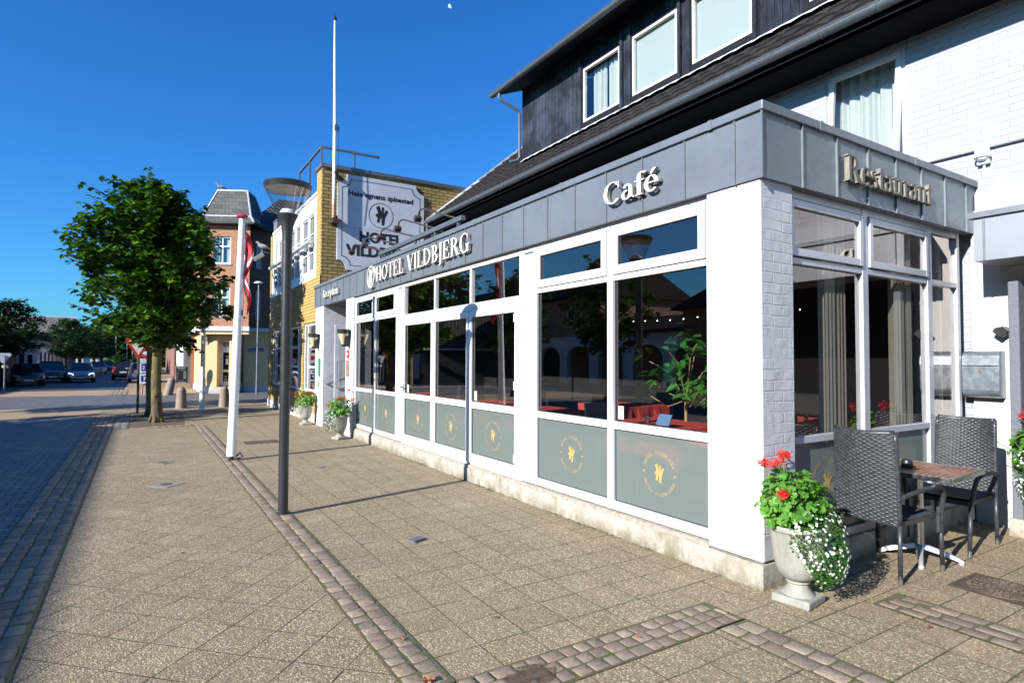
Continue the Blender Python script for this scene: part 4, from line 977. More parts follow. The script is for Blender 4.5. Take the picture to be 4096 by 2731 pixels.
# dormer roof with deep eaves
b=MB(); b.prism([(7.16,12.32,8.02),(10.8,12.32,9.55),(10.8,12.32,9.70),(7.16,12.32,8.12)],(0,-20.3,0)); b.build('dormer_roof',darktrim,hot)
gutter(7.12,8.04,-8,12.34,.07,'gutter',hot)
b=MB(); b.tube([(7.14,12.0,8.0),(7.14,12.0,7.86),(7.2,11.98,7.80),(7.62,11.9,7.62),(7.66,11.9,7.55),(7.66,11.9,6.50),(7.62,11.92,6.42),(7.48,11.98,6.38)],.035,8); b.tube([(7.50,11.97,6.385),(7.44,12.0,6.37)],.045,8); b.build('downpipe',galv,hot,smooth=True)
# entrance canopy on the right, its letter, pier, step
b=MB(); b.box(6.55,-4,2.53,7.15,2.36,2.93); b.build('canopy',simple('pale_canopy_panel',(.245,.27,.31),.45,.1,.04,3),hot,bevel=.004)
b=MB(); b.box(6.52,-4,2.93,7.15,2.40,2.985); b.box(6.535,2.27,2.53,6.55,2.285,2.92); b.build('canopy_coping',zincm,hot,bevel=.003)
sign('entrance_lettering','large cream serif letter cut off by the right edge, on the pale entrance canopy','R',(6.55,1.885,2.62),(0,-1,0),.20,.20,(-1,0,0),.03,.01)
b=MB(); b.box(6.88,2.14,-.05,8.3,2.222,2.355); b.build('entrance_pier',simple('rough_grey_render',(.13,.14,.17),.8,0,.06,4,.9,26),hot,bevel=.012)
b=MB(); b.box(6.84,-1.5,-.05,7.15,2.24,.16); b.build('entrance_step',concm,hot,bevel=.008)
sp=thing('wall_spotlight','black faceted wall spotlight above the steel letterbox','wall light',(7.14,2.33,1.9),local=True)
b=MB(); b.prism([(-.02,-.07,0),(-.02,-.02,.045),(-.02,.05,.03),(-.02,.07,-.005),(-.02,.0,-.065)],(-.09,0,0)); b.build('housing',black,sp,bevel=.006)
bl=thing('bulkhead_lamp','white round bell shaped lamp fixed to the white brick above the canopy','wall lamp',(7.19,2.48,3.68),local=True)
whm=simple('old_white_enamel',(.74,.73,.72),.4,0,.06,20)
b=MB(); b.lathe([(.001,.10),(.04,.09),(.062,.05),(.066,0),(.05,-.045),(.03,-.06)],(-.06,0,0),18); b.build('dome',whm,bl,smooth=True)
b=MB(); b.lathe([(.07,-.03),(.072,-.01),(.07,.0)],(-.06,0,0),18); b.tube([(-.06,0,.09),(-.06,0,.12)],.012,8); b.box(-.05,-.05,-.09,0,.05,-.04); b.build('bracket',whm,bl,smooth=True)
b=MB(); b.tube([(-.02,.0,-.08),(-.02,0,-.36),(-.02,-.03,-.39)],.011,6); b.build('conduit',whm,bl,smooth=True)
# letterbox
lbm=simple('galvanised_letterbox',(.27,.31,.35),.38,.75,.1,18,.05,60)
lb=thing('letterbox','galvanised steel letterbox with rounded top on the white wall between pavilion and entrance','letterbox',(7.15,2.49,1.25),local=True)
prof=[(0,0),(-.10,.0),(-.135,.02),(-.15,.06),(-.15,.38),(-.135,.43),(-.10,.455),(0,.46)]
b=MB(); b.prism([(x,-.155,z) for x,z in prof],(0,.31,0)); b.build('body',lbm,lb,smooth=True,bevel=.004)
b=MB(); b.box(-.156,-.15,.07,-.15,.145,.30); b.build('door',lbm,lb,bevel=.002)
b=MB(); b.prism([(-.15,-.15,.39),(-.16,-.15,.385),(-.168,-.15,.315),(-.15,-.15,.312)],(0,.295,0)); b.build('flap',lbm,lb,bevel=.002)
b=MB(); b.tube([(-.156,0,.26),(-.162,0,.26)],.014,14); b.build('lock',simple('brass_lock',(.25,.2,.14),.4,.8),lb)
# ---- lamps, plaque, boards on the reception piers ----
shade=simple('lamp_cream_diffuser',(.52,.44,.27),.5,0,.03,10)
def wlamp(y,z,lab):
    t=thing('wall_lamp',lab,'wall lamp',(3.71,y,z),'wall lamps beside the reception entrance',local=True)
    b=MB(); b.lathe([(.118,.27),(.12,.28),(.132,.36),(.001,.362)],(-.135,0,0),20,False); b.lathe([(.001,0),(.034,.0),(.042,.045),(.001,.046)],(-.135,0,0),16,False); b.box(-.03,-.05,.0,0,.05,.36); b.box(-.14,-.02,.0,0,.02,.02); b.box(-.14,-.05,.335,0,.05,.358)
    for s in (-1,1): b.prism([(-.03,s*.05,.36),(-.135,s*.128,.36),(-.135,s*.122,.27),(-.135,s*.045,.02),(-.03,s*.03,.0)],(0,s*.006,0))
    b.build('housing',black,t)
    b=MB(); b.lathe([(.036,.045),(.114,.272)],(-.135,0,0),24,False); b.build('diffuser',shade,t,smooth=True)
    return t
wlamp(14.85,1.87,'black and cream cone wall lamp on the pier left of the reception recess')
wlamp(12.32,1.87,'black and cream cone wall lamp on the pier right of the reception recess')
def fixed(name,lab,cat,y,z,w,h,m,m2=None,round_=False,d=.02,inner=.7):
    t=thing(name,lab,cat,(3.71,y,z),local=True); b=MB()
    if round_:
        b.tube([(0,0,0),(-d,0,0)],w/2,24)
    else: b.box(-d,-w/2,-h/2,0,w/2,h/2)
    b.build('board',m,t,bevel=.003)
    if m2: 
        b=MB()
        if round_: b.tube([(-d,0,0),(-d-.004,0,0)],w*.3,20)
        else: b.box(-d-.004,-w*inner/2,-h*inner/2,-d,w*inner/2,h*inner/2)
        b.build('face',m2,t)
    return t
red_=simple('red_badge',(.62,.05,.07),.4,0,.05,10); grn=simple('green_badge',(.02,.32,.13),.4)
rb=fixed('round_badge','round red badge on the pier below the nearer wall lamp','badge',12.40,1.72,.17,.17,red_,None,True,.03)
b=MB(); b.box(-.034,-.045,-.03,-.03,-.02,.03); b.box(-.034,.02,-.03,-.03,.045,.03); b.box(-.0345,-.02,-.008,-.03,.02,.008); b.build('mark',stk,rb)
pq=fixed('bronze_plaque','rust brown wooden plaque with dark cast emblem on the pier below the red badge','plaque',12.42,1.42,.20,.34,simple('weathered_bronze_board',(.27,.17,.12),.7,0,.3,20))
b=MB(); b.lathe([(.001,.035),(.05,.03),(.07,.02),(.075,.018)],n=16); b.xf(Matrix.Rotation(R(-90),4,'Y')@Matrix.Diagonal((1.7,.9,.6,1))); b.build('cast_emblem',simple('dark_cast',(.10,.10,.10),.5,.3),pq,smooth=True)
fixed('notice_box','tall white notice box with green edge on the pier left of the reception recess','notice box',14.75,1.42,.16,.42,simple('sticker_white',(.75,.75,.73),.5),None,d=.06)
g1=[o for o in bpy.data.objects if o.name=='notice_box'][0]; b=MB(); b.box(-.062,-.085,-.21,-.0,-.08,.21); b.build('edge',grn,g1)
fixed('defibrillator_sign','small white sign with a green panel on the pier left of the reception recess','sign',14.75,1.0,.17,.24,simple('sticker_white',(.75,.75,.73),.5),grn,inner=.72)
# floodlight rail on the cafe roof
rl=thing('floodlight_rail','grey steel rail on the cafe roof that carries the sign floodlights','rail',(3.9,9.3,3.44),local=True)
b=MB(); b.bar((0,-1.75,.21),(0,1.75,.21),.07,.07); b.build('beam',galv,rl)
for y in (-1.6,-.8,0,.8,1.6):
    b=MB(); b.box(-.02,y-.02,-.07,.02,y+.02,.20); b.build('foot',galv,rl)
brn=simple('dark_brown_metal',(.055,.035,.03),.5,0,.2,20)
base=None
for i,y in enumerate((7.77,8.54,9.33,10.12,10.87)):
    lab=['nearest','second nearest','middle','second farthest','farthest'][i]+' of the five dark brown swan neck floodlights above the cafe roof'
    if base is None:
        t=thing('sign_floodlight',lab,'floodlight',(3.9,y,3.66),'swan neck floodlights lighting the painted sign',local=True)
        b=MB(); b.tube([(0,0,0),(0,.02,.03),(0,1.18,.42),(0,1.30,.44),(0,1.38,.42),(0,1.44,.34)],.014,8); b.build('arm',brn,t,smooth=True)
        b=MB(); b.obox((0,1.45,.31),(.12,.085,.085),Matrix.Rotation(R(45),3,'X')); b.build('head',brn,t,bevel=.008); base=t
    else: dup(base,(3.9,y,3.66),None,lab,sc=(1,1+.1*i,1))
# ================= yellow brick building =================
YY=14.95; YX=3.76; YE=21.9; YH=6.42
yb=thing('yellow_brick_building','yellow brick building with flat roof, white window bands and painted sign gable','building',(6,18,0))
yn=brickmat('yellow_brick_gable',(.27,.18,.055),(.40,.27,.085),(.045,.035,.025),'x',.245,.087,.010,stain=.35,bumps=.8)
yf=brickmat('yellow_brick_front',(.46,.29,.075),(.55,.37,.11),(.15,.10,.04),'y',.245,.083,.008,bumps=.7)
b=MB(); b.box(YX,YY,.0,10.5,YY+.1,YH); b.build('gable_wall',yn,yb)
b=MB(); fn=lambda u,z,d:(YX+d,u,z)
wallgrid(b,YY+.001,YE,-.02,3.72,[(15.0,16.75,.75,2.56),(16.95,19.2,.75,2.56),(19.45,21.3,.75,2.56)],fn,.16)
b.box(YX,YY+.1,3.72,YX+.5,YY+.52,YH-.01); b.box(YX,YE-.35,3.72,YX+.5,YE,5.85); b.box(YX,YE-.1,-.02,10.5,YE,5.85)
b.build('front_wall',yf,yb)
# tower of brick grey parapet at the far end
b=MB(); b.box(YX+.1,YE-.6,5.85,YX+1.8,YE,6.35); b.build('roof_parapet',simple('felt_parapet',(.14,.13,.13),.9),yb)
b=MB(); b.box(YX-.04,YY-.04,YH,10.5,YY+.35,YH+.10); b.box(YX-.04,YY+.35,YH,YX+.55,YY+.6,YH+.095); b.box(YX+.08,YE-.62,6.35,YX+1.8,YE+.02,6.40); b.build('coping',galv,yb,bevel=.004)
b=MB(); b.box(YX-.015,YY+.002,-.05,YX+.3,YE+.02,.24); b.box(YX-.012,14.9,-.05,YX+.4,YY+.01,.24); b.build('plinth',simple('grey_plinth',(.42,.40,.37),.85,0,.15,5,.3,60),yb)
ledge=MB(); ledge.box(YX-.04,14.98,.72,YX+.1,21.32,.75); ledge.build('window_ledge',simple('dark_slate_ledge',(.06,.065,.07),.5),yb)
# upper white band with windows
b=MB(); wallgrid(b,YY+.52,YE-.35,3.72,5.90,[(15.85,16.45,3.95,5.45),(16.55,17.2,3.95,5.45),(17.45,18.05,3.95,5.45),(18.15,18.75,3.95,5.45),(19.35,19.9,3.95,5.45),(20.05,20.6,3.95,5.45),(20.75,21.2,3.95,5.45)],lambda u,z,d:(YX+.03+d,u,z),.10)
b.box(YX-.01,YY+.5,3.69,YX+.1,YE-.33,3.76); b.box(YX-.0,YY+.52,5.86,YX+.3,YE-.35,5.93)
b.build('white_panel_band',white,yb)
def sashwin(y0,y1,z0,z1,x,mulls=(),trans=(),t=.05,name='window',m=white):
    b=MB()
    for a,c,d,e in ((y0,y0+t,z0,z1),(y1-t,y1,z0,z1),(y0+t,y1-t,z0,z0+t),(y0+t,y1-t,z1-t,z1)): b.box(x,a,d,x+.06,c,e)
    for q in mulls: b.box(x-.004,q-t*.6,z0+t,x+.056,q+t*.6,z1-t)
    for q,(a,c) in trans: b.box(x+.004,a,q-t*.45,x+.05,c,q+t*.45)
    w=b.build(name,m,yb,bevel=.003); b=MB(); b.poly([(x+.03,y0,z0),(x+.03,y1,z0),(x+.03,y1,z1),(x+.03,y0,z1)]); b.build('pane',glass,w); return w
for y0,y1 in ((15.85,16.45),(16.55,17.2),(17.45,18.05),(18.15,18.75),(19.35,19.9),(20.05,20.6),(20.75,21.2)): sashwin(y0,y1,3.95,5.45,YX+.06,trans=[(4.95,(y0+.05,y1-.05)),(4.45,(y0+.05,y1-.05))],t=.035)
sashwin(15.0,16.75,.75,2.56,YX+.04,[15.45,16.35],[(1.95,(15.45,16.35)),(1.4,(15.45,16.35))],.07)
sashwin(16.95,19.2,.75,2.56,YX+.04,[17.5,18.6],[(1.95,(17.5,18.6)),(1.4,(17.5,18.6))],.07)
sashwin(19.45,21.3,.75,2.56,YX+.04,[20.0,20.8],[(1.95,(20.0,20.8)),(1.4,(20.0,20.8))],.07)
b=MB(); b.box(YX+1.2,15.2,.1,YX+1.25,21.5,3.4); b.box(YX+1.2,15.6,3.6,YX+1.25,21.4,5.8); b.build('room_wall',inter,yb)
b=MB(); b.box(YX+.1,15.05,5.93,10.4,21.8,5.97); b.box(YX+.1,15.05,3.5,10,21.8,3.6); b.build('flat_roof',simple('roof_felt',(.05,.05,.055),.9),yb)
# folded awning arms below the upper windows
aw=simple('awning_aluminium',(.62,.62,.60),.4,.5,.1,20)
for y0,y1,lab in ((15.75,18.85,'nearer'),(19.2,21.3,'farther')):
    t=thing('rolled_awning',lab+' rolled up awning cassette with open arms across the upper windows of the yellow building','awning',(YX,(y0+y1)/2,4.5))
    b=MB(); b.box(YX-.16,y0,4.62,YX-.05,y1,4.70); b.build('front_bar',aw,t,bevel=.01)
    for y in (y0+.25,y1-.25):
        b=MB(); b.bar((YX+.03,y,4.85),(YX-.10,y,4.68),.03,.02); b.bar((YX+.03,y+.02,4.1),(YX-.10,y,4.64),.025,.02); b.build('arm',aw,t)
# roof terrace railing
rg=thing('roof_railing','grey tube railing around the corner of the yellow building roof','railing',(YX,15,6.4))
b=MB(); pts=[(3.38+.45,17.7,6.85),(3.38+.45,15.1,6.95),(5.30,15.1,6.95)]
pts=[(YX+.02,17.6,6.98),(YX+.02,15.12,6.98),(5.28,15.12,6.98)]
b.bar(pts[0],pts[1],.05,.05); b.bar(pts[1],pts[2],.05,.05); b.build('top_rail',galv,rg)
for p in ((YX+.02,17.58,5.9),(YX+.02,16.35,5.9),(YX+.02,15.14,6.4),(YX+.32,15.12,6.5),(4.62,15.12,6.5)):
    b=MB(); b.box(p[0]-.022,p[1]-.022,p[2],p[0]+.022,p[1]+.022,6.96); b.build('post',galv,rg)
# painted sign on the gable
sg=thing('painted_hotel_sign','large white painted board sign with black words on the yellow brick gable','sign board',(5.25,YY,5.1))
def boardmat():
    n=NT('weathered_white_board'); X=n.xyz(); a=n.noise(1.5,5,.6); st=n.noise(1,5,.7,vec=n.comb(n.math('MULTIPLY',X[0],9),n.math('MULTIPLY',X[2],1.0),0.0))
    c=n.mix(n.mr(a,.35,.7),(.50,.52,.58),(.42,.45,.52)); near=n.math('MULTIPLY',n.mr(X[2],4.6,4.96,0,1),n.mr(X[2],4.96,4.98,1,0))
    c=n.mix(n.math('MULTIPLY',n.mr(st,.5,.7,0,.7),near),c,(.25,.25,.27)); c=n.mix(n.mr(st,.62,.8,0,.25),c,(.35,.36,.38))
    c=n.mix(n.math('MULTIPLY',n.mr(X[2],4.966,4.970,0,1),n.mr(X[2],4.974,4.978,1,0)),c,(.05,.05,.05))
    n.bsdf(c,.55,0,n.bump(a,.2,.01)); return n.m
def signoutline(x0,x1,z0,z1,r,y):
    P=[]
    for (cx,cz,a0) in ((x0,z0,90),(x1,z0,180),(x1,z1,270),(x0,z1,0)):
        q=[]
        for i in range(9):
            a=R(a0-90*i/8); q.append((cx+r*math.cos(a),y,cz+r*math.sin(a)))
        P+=q if True else q[::-1]
    return P
SX0,SX1,SZ0,SZ1=4.13,6.48,3.88,6.32
b=MB(); P=signoutline(SX0,SX1,SZ0,SZ1,.24,YY-.06); b.prism(P,(0,.05,0)); b.build('board',boardmat(),sg)
blackp=simple('black_sign_paint',(.012,.013,.018),.5,0,.2,20)
b=MB(); P1=signoutline(SX0+.11,SX1-.11,SZ0+.11,SZ1-.11,.22,YY-.0625); P2=signoutline(SX0+.125,SX1-.125,SZ0+.125,SZ1-.125,.223,YY-.0625)
n_=len(P1)
for i in range(n_): b.poly([P1[i],P1[(i+1)%n_],P2[(i+1)%n_],P2[i]])
emblem((5.27,YY-.06,5.37),.335,(1,0,0),(0,-1,0),.003,b,ring=.045,mark=.86); b.build('border_and_emblem',blackp,sg)
yq=YY-.0635
b=sans('Hele egnens spisested',(4.40,yq,5.795),(1,0,0),.135,(0,-1,0),0,width=1.76,bold=.035); b.build('slogan',blackp,sg); b=sans('HOTEL',(4.70,yq,4.645),(1,0,0),.265,(0,-1,0),0,width=1.16,bold=.045); b.build('word',blackp,sg); b=sans('VILDBJERG',(4.34,yq,4.27),(1,0,0),.27,(0,-1,0),0,width=1.98,bold=.045); b.build('word',blackp,sg)
# tall mast strapped to the gable
ms=thing('tall_flagpole','tall white flagpole, rusty at its foot, strapped to the yellow brick gable','flagpole',(4.03,14.75,5.1))
def mastmat():
    n=NT('white_pole_rusting'); X=n.xyz(); f=n.noise(1,5,.7,vec=n.comb(n.math('MULTIPLY',X[0],40),n.math('MULTIPLY',X[2],5),n.math('MULTIPLY',X[1],40)))
    low=n.mr(X[2],6.35,5.1,.0,.5); c=n.mix(n.mr(n.math('ADD',f,low),.72,.85,0,1),(.74,.74,.76),(.30,.13,.05)); c=n.mix(n.math('MULTIPLY',n.mr(X[2],6.4,6.3,0,1),n.mr(f,.5,.6,0,.7)),c,(.52,.42,.24)); n.bsdf(c,.5,0); return n.m
b=MB(); b.tube([(4.0,14.75,5.12),(4.0,14.75,7.5),(3.975,14.75,9.2),(3.965,14.75,10.1)],[.047,.045,.033,.022],12); b.build('pole',mastmat(),ms,smooth=True)
b=MB(); b.lathe([(.001,.12),(.03,.10),(.05,.05),(.05,.03),(.02,.0)],(3.965,14.75,10.1),12); b.tube([(3.965,14.75,10.2),(3.965,14.75,10.3)],.008,5); b.build('finial',black,ms,smooth=True)
b=MB(); 
for z in (6.25,5.15): b.tube([(4.03,14.75,z-.03),(4.03,14.75,z+.03)],.064,12); b.box(4.0,14.78,z-.03,4.06,YY,z+.03); b.bar((3.8,14.9,z-.06),(4.1,14.78,z),.03,.03); b.bar((4.28,14.93,z-.06),(4.03,14.78,z),.03,.03)
b.box(3.96,14.68,5.0,4.12,YY,5.1); b.build('bracket',simple('rusty_bracket',(.06,.03,.02),.8,0,.3,30),ms)
b=MB(); b.tube([(4.085,14.71,5.4),(4.09,14.69,6.2),(4.08,14.70,7.3),(4.09,14.7,7.42)],.006,5)
for i in range(5): b.tube([(4.03+.07*math.cos(a/6),14.75+.07*math.sin(a/6),7.3+i*.03+a*.001) for a in range(0,38,2)],.007,4)
b.build('halyard',black,ms)
# ================= street lamp =================
lp=thing('street_lamp','dark grey street lamp with a clear cone head in the middle of the pavement','street lamp',(1.275,6.47,0),local=True)
antr=simple('anthracite_coating',(.035,.038,.042),.38,.25,.08,12)
b=MB(); b.tube([(0,0,-.05),(0,0,2.02),(0,0,2.84)],.05,24); b.tube([(0,0,-.02),(0,0,.02)],.055,24)
b.lathe([(.05,2.845),(.052,2.92),(.062,3.0),(.085,3.065),(.105,3.105),(.107,3.115),(.08,3.115)],n=28); b.tube([(0,0,2.836),(0,0,2.842)],.0515,24)
b.build('pole',antr,lp,smooth=True)
b=MB(); b.lathe([(.225,3.375),(.228,3.372),(.243,3.425),(.236,3.436),(.001,3.45)],n=56,cap=False); b.build('rim',antr,lp,smooth=True)
b=MB(); b.lathe([(.001,3.39),(.10,3.392),(.19,3.385),(.225,3.374)],n=40,cap=False); b.build('reflector',simple('reflector_white',(.62,.62,.60),.3),lp,smooth=True)
b=MB(); b.lathe([(.226,3.374),(.105,3.115)],n=48,cap=False); b.build('clear_cone',glassmat('acrylic',(.90,.93,.95),1.9,.05),lp,smooth=True)
b=MB(); b.lathe([(.085,3.115),(.08,3.13),(.062,3.165),(.052,3.17),(.001,3.17)],n=28,cap=False); b.build('light_source',simple('lamp_white_plastic',(.78,.78,.78),.4),lp,smooth=True)
# ================= flagpole with flag =================
fp=thing('flagpole','short white flagpole with red knob leaning slightly, on the sett strip beyond the street lamp','flagpole',(1.25,10.35,0),local=True)
polew=simple('white_pole_gloss',(.80,.80,.81),.3,0,.02,5)
b=MB(); b.tube([(0,0,.07),(.05,0,2.0),(.095,0,3.86)],[.074,.062,.048],20); b.build('pole',polew,fp,smooth=True)
b=MB(); b.lathe([(.001,.075),(.05,.068),(.085,.04),(.092,.02),(.075,.0),(.04,-.012),(.001,-.012)],(.097,0,3.87),24); b.build('knob',simple('red_knob',(.45,.02,.05),.25,0,.03,8,coat=.5),fp,smooth=True)
b=MB(); b.tube([(0,0,-.03),(0,0,.08)],.035,10); b.box(-.05,-.05,-.02,.05,.05,.015); b.tube([(.07,0,.06),(.12,-.04,.12),(.16,-.05,.05),(.09,0,.02)],.014,6); b.build('hinge_foot',black,fp)
b=MB(); b.tube([(.17,-.0,3.82),(.14,-.02,3.0),(.13,-.02,2.2),(.10,-.01,1.1)],.004,4); b.tube([(.125,-.03,2.30),(.125,-.05,2.38)],.02,6); b.build('halyard',steel,fp)
def flagmesh(name,lab,loc,z0,hoist,fly,seed,dx=.0,m2=None):
    t=MB(); NA,NB=44,26; rnd=random.Random(seed); V=[];F=[];MI=[]
    for i in range(NA+1):
        for j in range(NB+1):
            a=i/NA; c=j/NB
            # hoist corner top stays up, the fly falls in folds
            z=-c*hoist*(1-.25*a)-a*fly*.68-.10*math.sin(a*3)
            sp=.085*math.sin(math.pi*min(1,a*1.15))*(1-.3*c)+.035
            x=sp*(.35+.65*math.sin(c*5.2+a*3.0+seed))+.015
            y=.06*math.sin(c*9+a*5+seed*2)+.03*math.cos(a*9)
            if a<.08: x*=a/.08; 
            V.append((x+dx,y,z))
    for i in range(NA):
        for j in range(NB):
            k=i*(NB+1)+j; F.append((k,k+1,k+NB+2,k+NB+1)); a=(i+.5)/NA;c=(j+.5)/NB
            MI.append(1 if (12/28<c<16/28 or 12/37<a<16/37) else 0)
    t.v=V;t.f=F;t.mi=MI
    o=t.build(name,[simple('flag_red',(.62,.02,.03),.7,0,.05,20),simple('flag_white',(.76,.76,.76),.7,0,.03,20)],smooth=2); o.location=(loc[0],loc[1],z0); tag(o,lab,'flag'); return o
flagmesh('flag','red flag with a white cross hanging limp from the short flagpole beyond the street lamp',(1.25+.145,10.35),3.72,.75,1.35,1)
f2=thing('flagpole','slim white flagpole rising into the tree crown, between the two nearer granite bollards','flagpole',(1.66,20.95,0),local=True)
b=MB(); b.tube([(0,0,0),(0,0,4.2)],[.075,.05],16); b.tube([(0,0,-.02),(0,0,.04)],.1,12); b.build('pole',polew,f2,smooth=True)
flagmesh('flag','faded red and white flag hanging beside the tree crown on the slim flagpole',(1.66+.08,20.95),3.75,.7,1.05,4)
# ================= bollards =================
def granite():
    n=NT('pink_granite'); a=n.vor(160,out='Color'); s=n.n('ShaderNodeSeparateColor'); n.set(s.inputs[0],a); c=n.ramp(s.outputs[0],[(0,(.08,.065,.06)),(.3,(.24,.17,.13)),(.7,(.30,.22,.17)),(1,(.38,.33,.29))]); c=n.mix(n.mr(n.noise(5,5,.7),.4,.7,0,.5),c,(.16,.115,.085)); n.bsdf(c,.75,0,n.bump(s.outputs[0],.2,.005)); return n.m
gm=granite(); bo=None
for x,y,rx,lab in ((1.15,22.1,0,'granite bollard nearest to the slim white flagpole, on its left'),(2.40,22.0,0,'granite bollard standing alone in front of the doorstep of the cream corner building'),(1.06,30.6,.16,'tilted granite bollard on the far side of the side street'),(.24,31.2,0,'granite bollard beside the parking sign on the far side of the side street')):
    if bo is None:
        bo=thing('granite_bollard',lab,'bollard',(x,y,0),'granite bollards around the street corner',local=True)
        b=MB(); b.lathe([(.17,-.05),(.165,.05),(.15,.35),(.138,.54),(.128,.55),(.132,.56),(.118,.62),(.08,.675),(.03,.70),(.001,.705)],n=20); b.build('post',gm,bo,smooth=True)
        b=MB(); b.lathe([(.139,.535),(.128,.545),(.134,.556)],n=20,cap=False); b.build('groove',simple('dark_groove',(.12,.09,.08),.9),bo,smooth=True)
    else:
        c=dup(bo,(x,y,0),0,lab,sc=1.0 if y<25 else 1.15); 
        if rx: c.rotation_euler=(0,.22,0)
# ================= trees =================
limeleaf=leafmat('lime_leaf',(.010,.036,.006),(.026,.085,.009),(.13,.25,.018),tr=.28,rough=.42,pos=.84)
darkleaf=leafmat('dark_lime_leaf',(.012,.035,.010),(.018,.055,.012),tr=.25,rough=.55)
def barkm():
    n=NT('mossy_lime_bark'); X=n.xyz(); f=n.noise(1,6,.7,vec=n.comb(n.math('MULTIPLY',X[0],16),n.math('MULTIPLY',X[1],16),n.math('MULTIPLY',X[2],4))); m_=n.noise(3,4,.6)
    c=n.mix(n.mr(f,.3,.7),(.035,.028,.02),(.14,.11,.07)); c=n.mix(n.mr(m_,.44,.62,0,.8),c,(.17,.15,.03)); n.bsdf(c,.9,0,n.bump(f,1,.03)); return n.m
bark=barkm()
def crownprofile(t):
    pts=[(0,.42),(.08,.72),(.2,.93),(.4,1.0),(.6,.98),(.75,.86),(.88,.62),(.96,.38),(1,.12)]
    for i in range(len(pts)-1):
        if pts[i][0]<=t<=pts[i+1][0]:
            f=(t-pts[i][0])/(pts[i+1][0]-pts[i][0]); return pts[i][1]+(pts[i+1][1]-pts[i][1])*f
    return .2
def lime(name,label,loc,rad,zb,zt,nclump,nleaf,leaf,m,seed,trunk_r=.14,wind=(.0,0),group=None,lop=None,rz=0):
    rnd=random.Random(seed); t=thing(name,label,'tree',(loc[0],loc[1],loc[2] if len(loc)>2 else 0),group,local=True,rz=rz)
    tb=MB(); lean=.05
    tb.tube([(.02,0,-.1),(.03,.0,.12),(0,0,.5),(-.02,.02,1.1),(0,.02,1.8),(.03,0,zb+.6),(0,.0,(zb+zt)*.5),(-.05,.05,zt-.7)],[trunk_r*1.45,trunk_r*1.18,trunk_r*1.05,trunk_r*.98,trunk_r*.95,trunk_r*.8,trunk_r*.5,trunk_r*.15],14)
    for k in range(6):
        a=k*1.05+rnd.random()*.5; tb.tube([(trunk_r*.7*math.cos(a),trunk_r*.7*math.sin(a),.22),(trunk_r*1.3*math.cos(a),trunk_r*1.3*math.sin(a),.03),(trunk_r*1.7*math.cos(a),trunk_r*1.7*math.sin(a),-.06)],[trunk_r*.4,trunk_r*.35,trunk_r*.2],6)
    for k in range(5): # knuckles where limbs were pruned
        a=rnd.uniform(0,6.28); z=rnd.uniform(.6,zb); tb.lathe([(.001,-.05),(.045,-.02),(.05,.02),(.001,.06)],((trunk_r*.8)*math.cos(a),(trunk_r*.8)*math.sin(a),z),8)
    cr=MB(); brs=MB()
    for i in range(nclump):
        f=(i+.5)/nclump; tt=rnd.random()**.85 if i%3 else rnd.random(); tt=min(.985,tt)
        a=i*2.39996+rnd.uniform(-.3,.3); rr=rad*crownprofile(tt)*(1.0 if lop is None else lop(a,tt))*rnd.choice((1.0,1.0,.93,1.06,1.12,.85)); q=rr*(rnd.uniform(.30,.96) if i%4==0 else rnd.uniform(.72,.98))
        z=zb+(zt-zb)*tt+rnd.uniform(-.1,.1); c=Vector((q*math.cos(a)+wind[0]*tt,q*math.sin(a)+wind[1]*tt,z)); cs=rad*rnd.uniform(.10,.20)
        leafquads(cr,c,int(nleaf*rnd.uniform(.6,1.3)),leaf,rnd,(cs,cs,cs*.8),.85,.82,fold=.22)
        if i%3==0:
            z0=max(zb*.85,z-rnd.uniform(.5,1.2)); brs.tube([(0,0,z0),(c.x*.5,c.y*.5,(z0+z)/2+.1),tuple(c)],[trunk_r*.3,trunk_r*.16,trunk_r*.06],5)
        if i%2==0: # a whip sticking out of the outline with leaves along it
            out=Vector((c.x,c.y,0)).normalized() if q>.2 else Vector((0,0,1)); e=c+out*rad*rnd.uniform(.14,.36)+Vector((wind[0]*.3,0,rad*rnd.uniform(-.10,.26)))
            brs.tube([tuple(c),tuple((c+e)/2+Vector((0,0,.03))),tuple(e)],[.012,.008,.004],4)
            for k in range(7): leafquads(cr,c+(e-c)*(k+2)/8,2,leaf*.95,rnd,(.05,.05,.05),.8,.85)
    # inner dark mass of leaves so that the crown is not hollow
    for i in range(int(nclump*.42)):
        tt=rnd.uniform(.06,.9); a=rnd.uniform(0,6.28); q=rad*crownprofile(tt)*rnd.uniform(0,.6); leafquads(cr,(q*math.cos(a),q*math.sin(a),zb+(zt-zb)*tt),int(nleaf*.7),leaf*1.3,rnd,(rad*.25,)*3,.8,.85)
    tb.add(brs.v,brs.f); tb.build('trunk',bark,t,smooth=2); cr.build('crown',m,t)
    return t
def lop1(a,tt): return 1.0+.09*math.sin(3*a+1+tt*5)-.07*math.cos(5*a-tt*8)
lime('lime_tree','nearest lime tree with mossy trunk and dense windblown crown, left of the flagpole',(.36,17.5),1.56,2.0,6.0,200,48,.150,limeleaf,11,.115,(-.25,0),'lime trees at the street corner',lop1)
lime('lime_tree','second lime tree with its trunk just left of and behind the nearest lime tree',(.26,19.6),1.6,2.0,5.9,130,40,.155,limeleaf,5,.105,(.35,0),'lime trees at the street corner',lop1,rz=1)
# two more limes just outside the frame, whose shade crosses the paving and which the glass mirrors
lime('lime_tree','lime tree left of the picture edge beside the market square',(-7.9,17.6),1.7,1.9,5.4,80,34,.18,limeleaf,21,.13,(0,0),'lime trees at the market square')
lime('lime_tree','lime tree left of the picture edge at the crossing strip',(-6.6,22.3),1.6,1.9,5.2,80,34,.18,limeleaf,22,.13,(0,0),'lime trees at the market square')
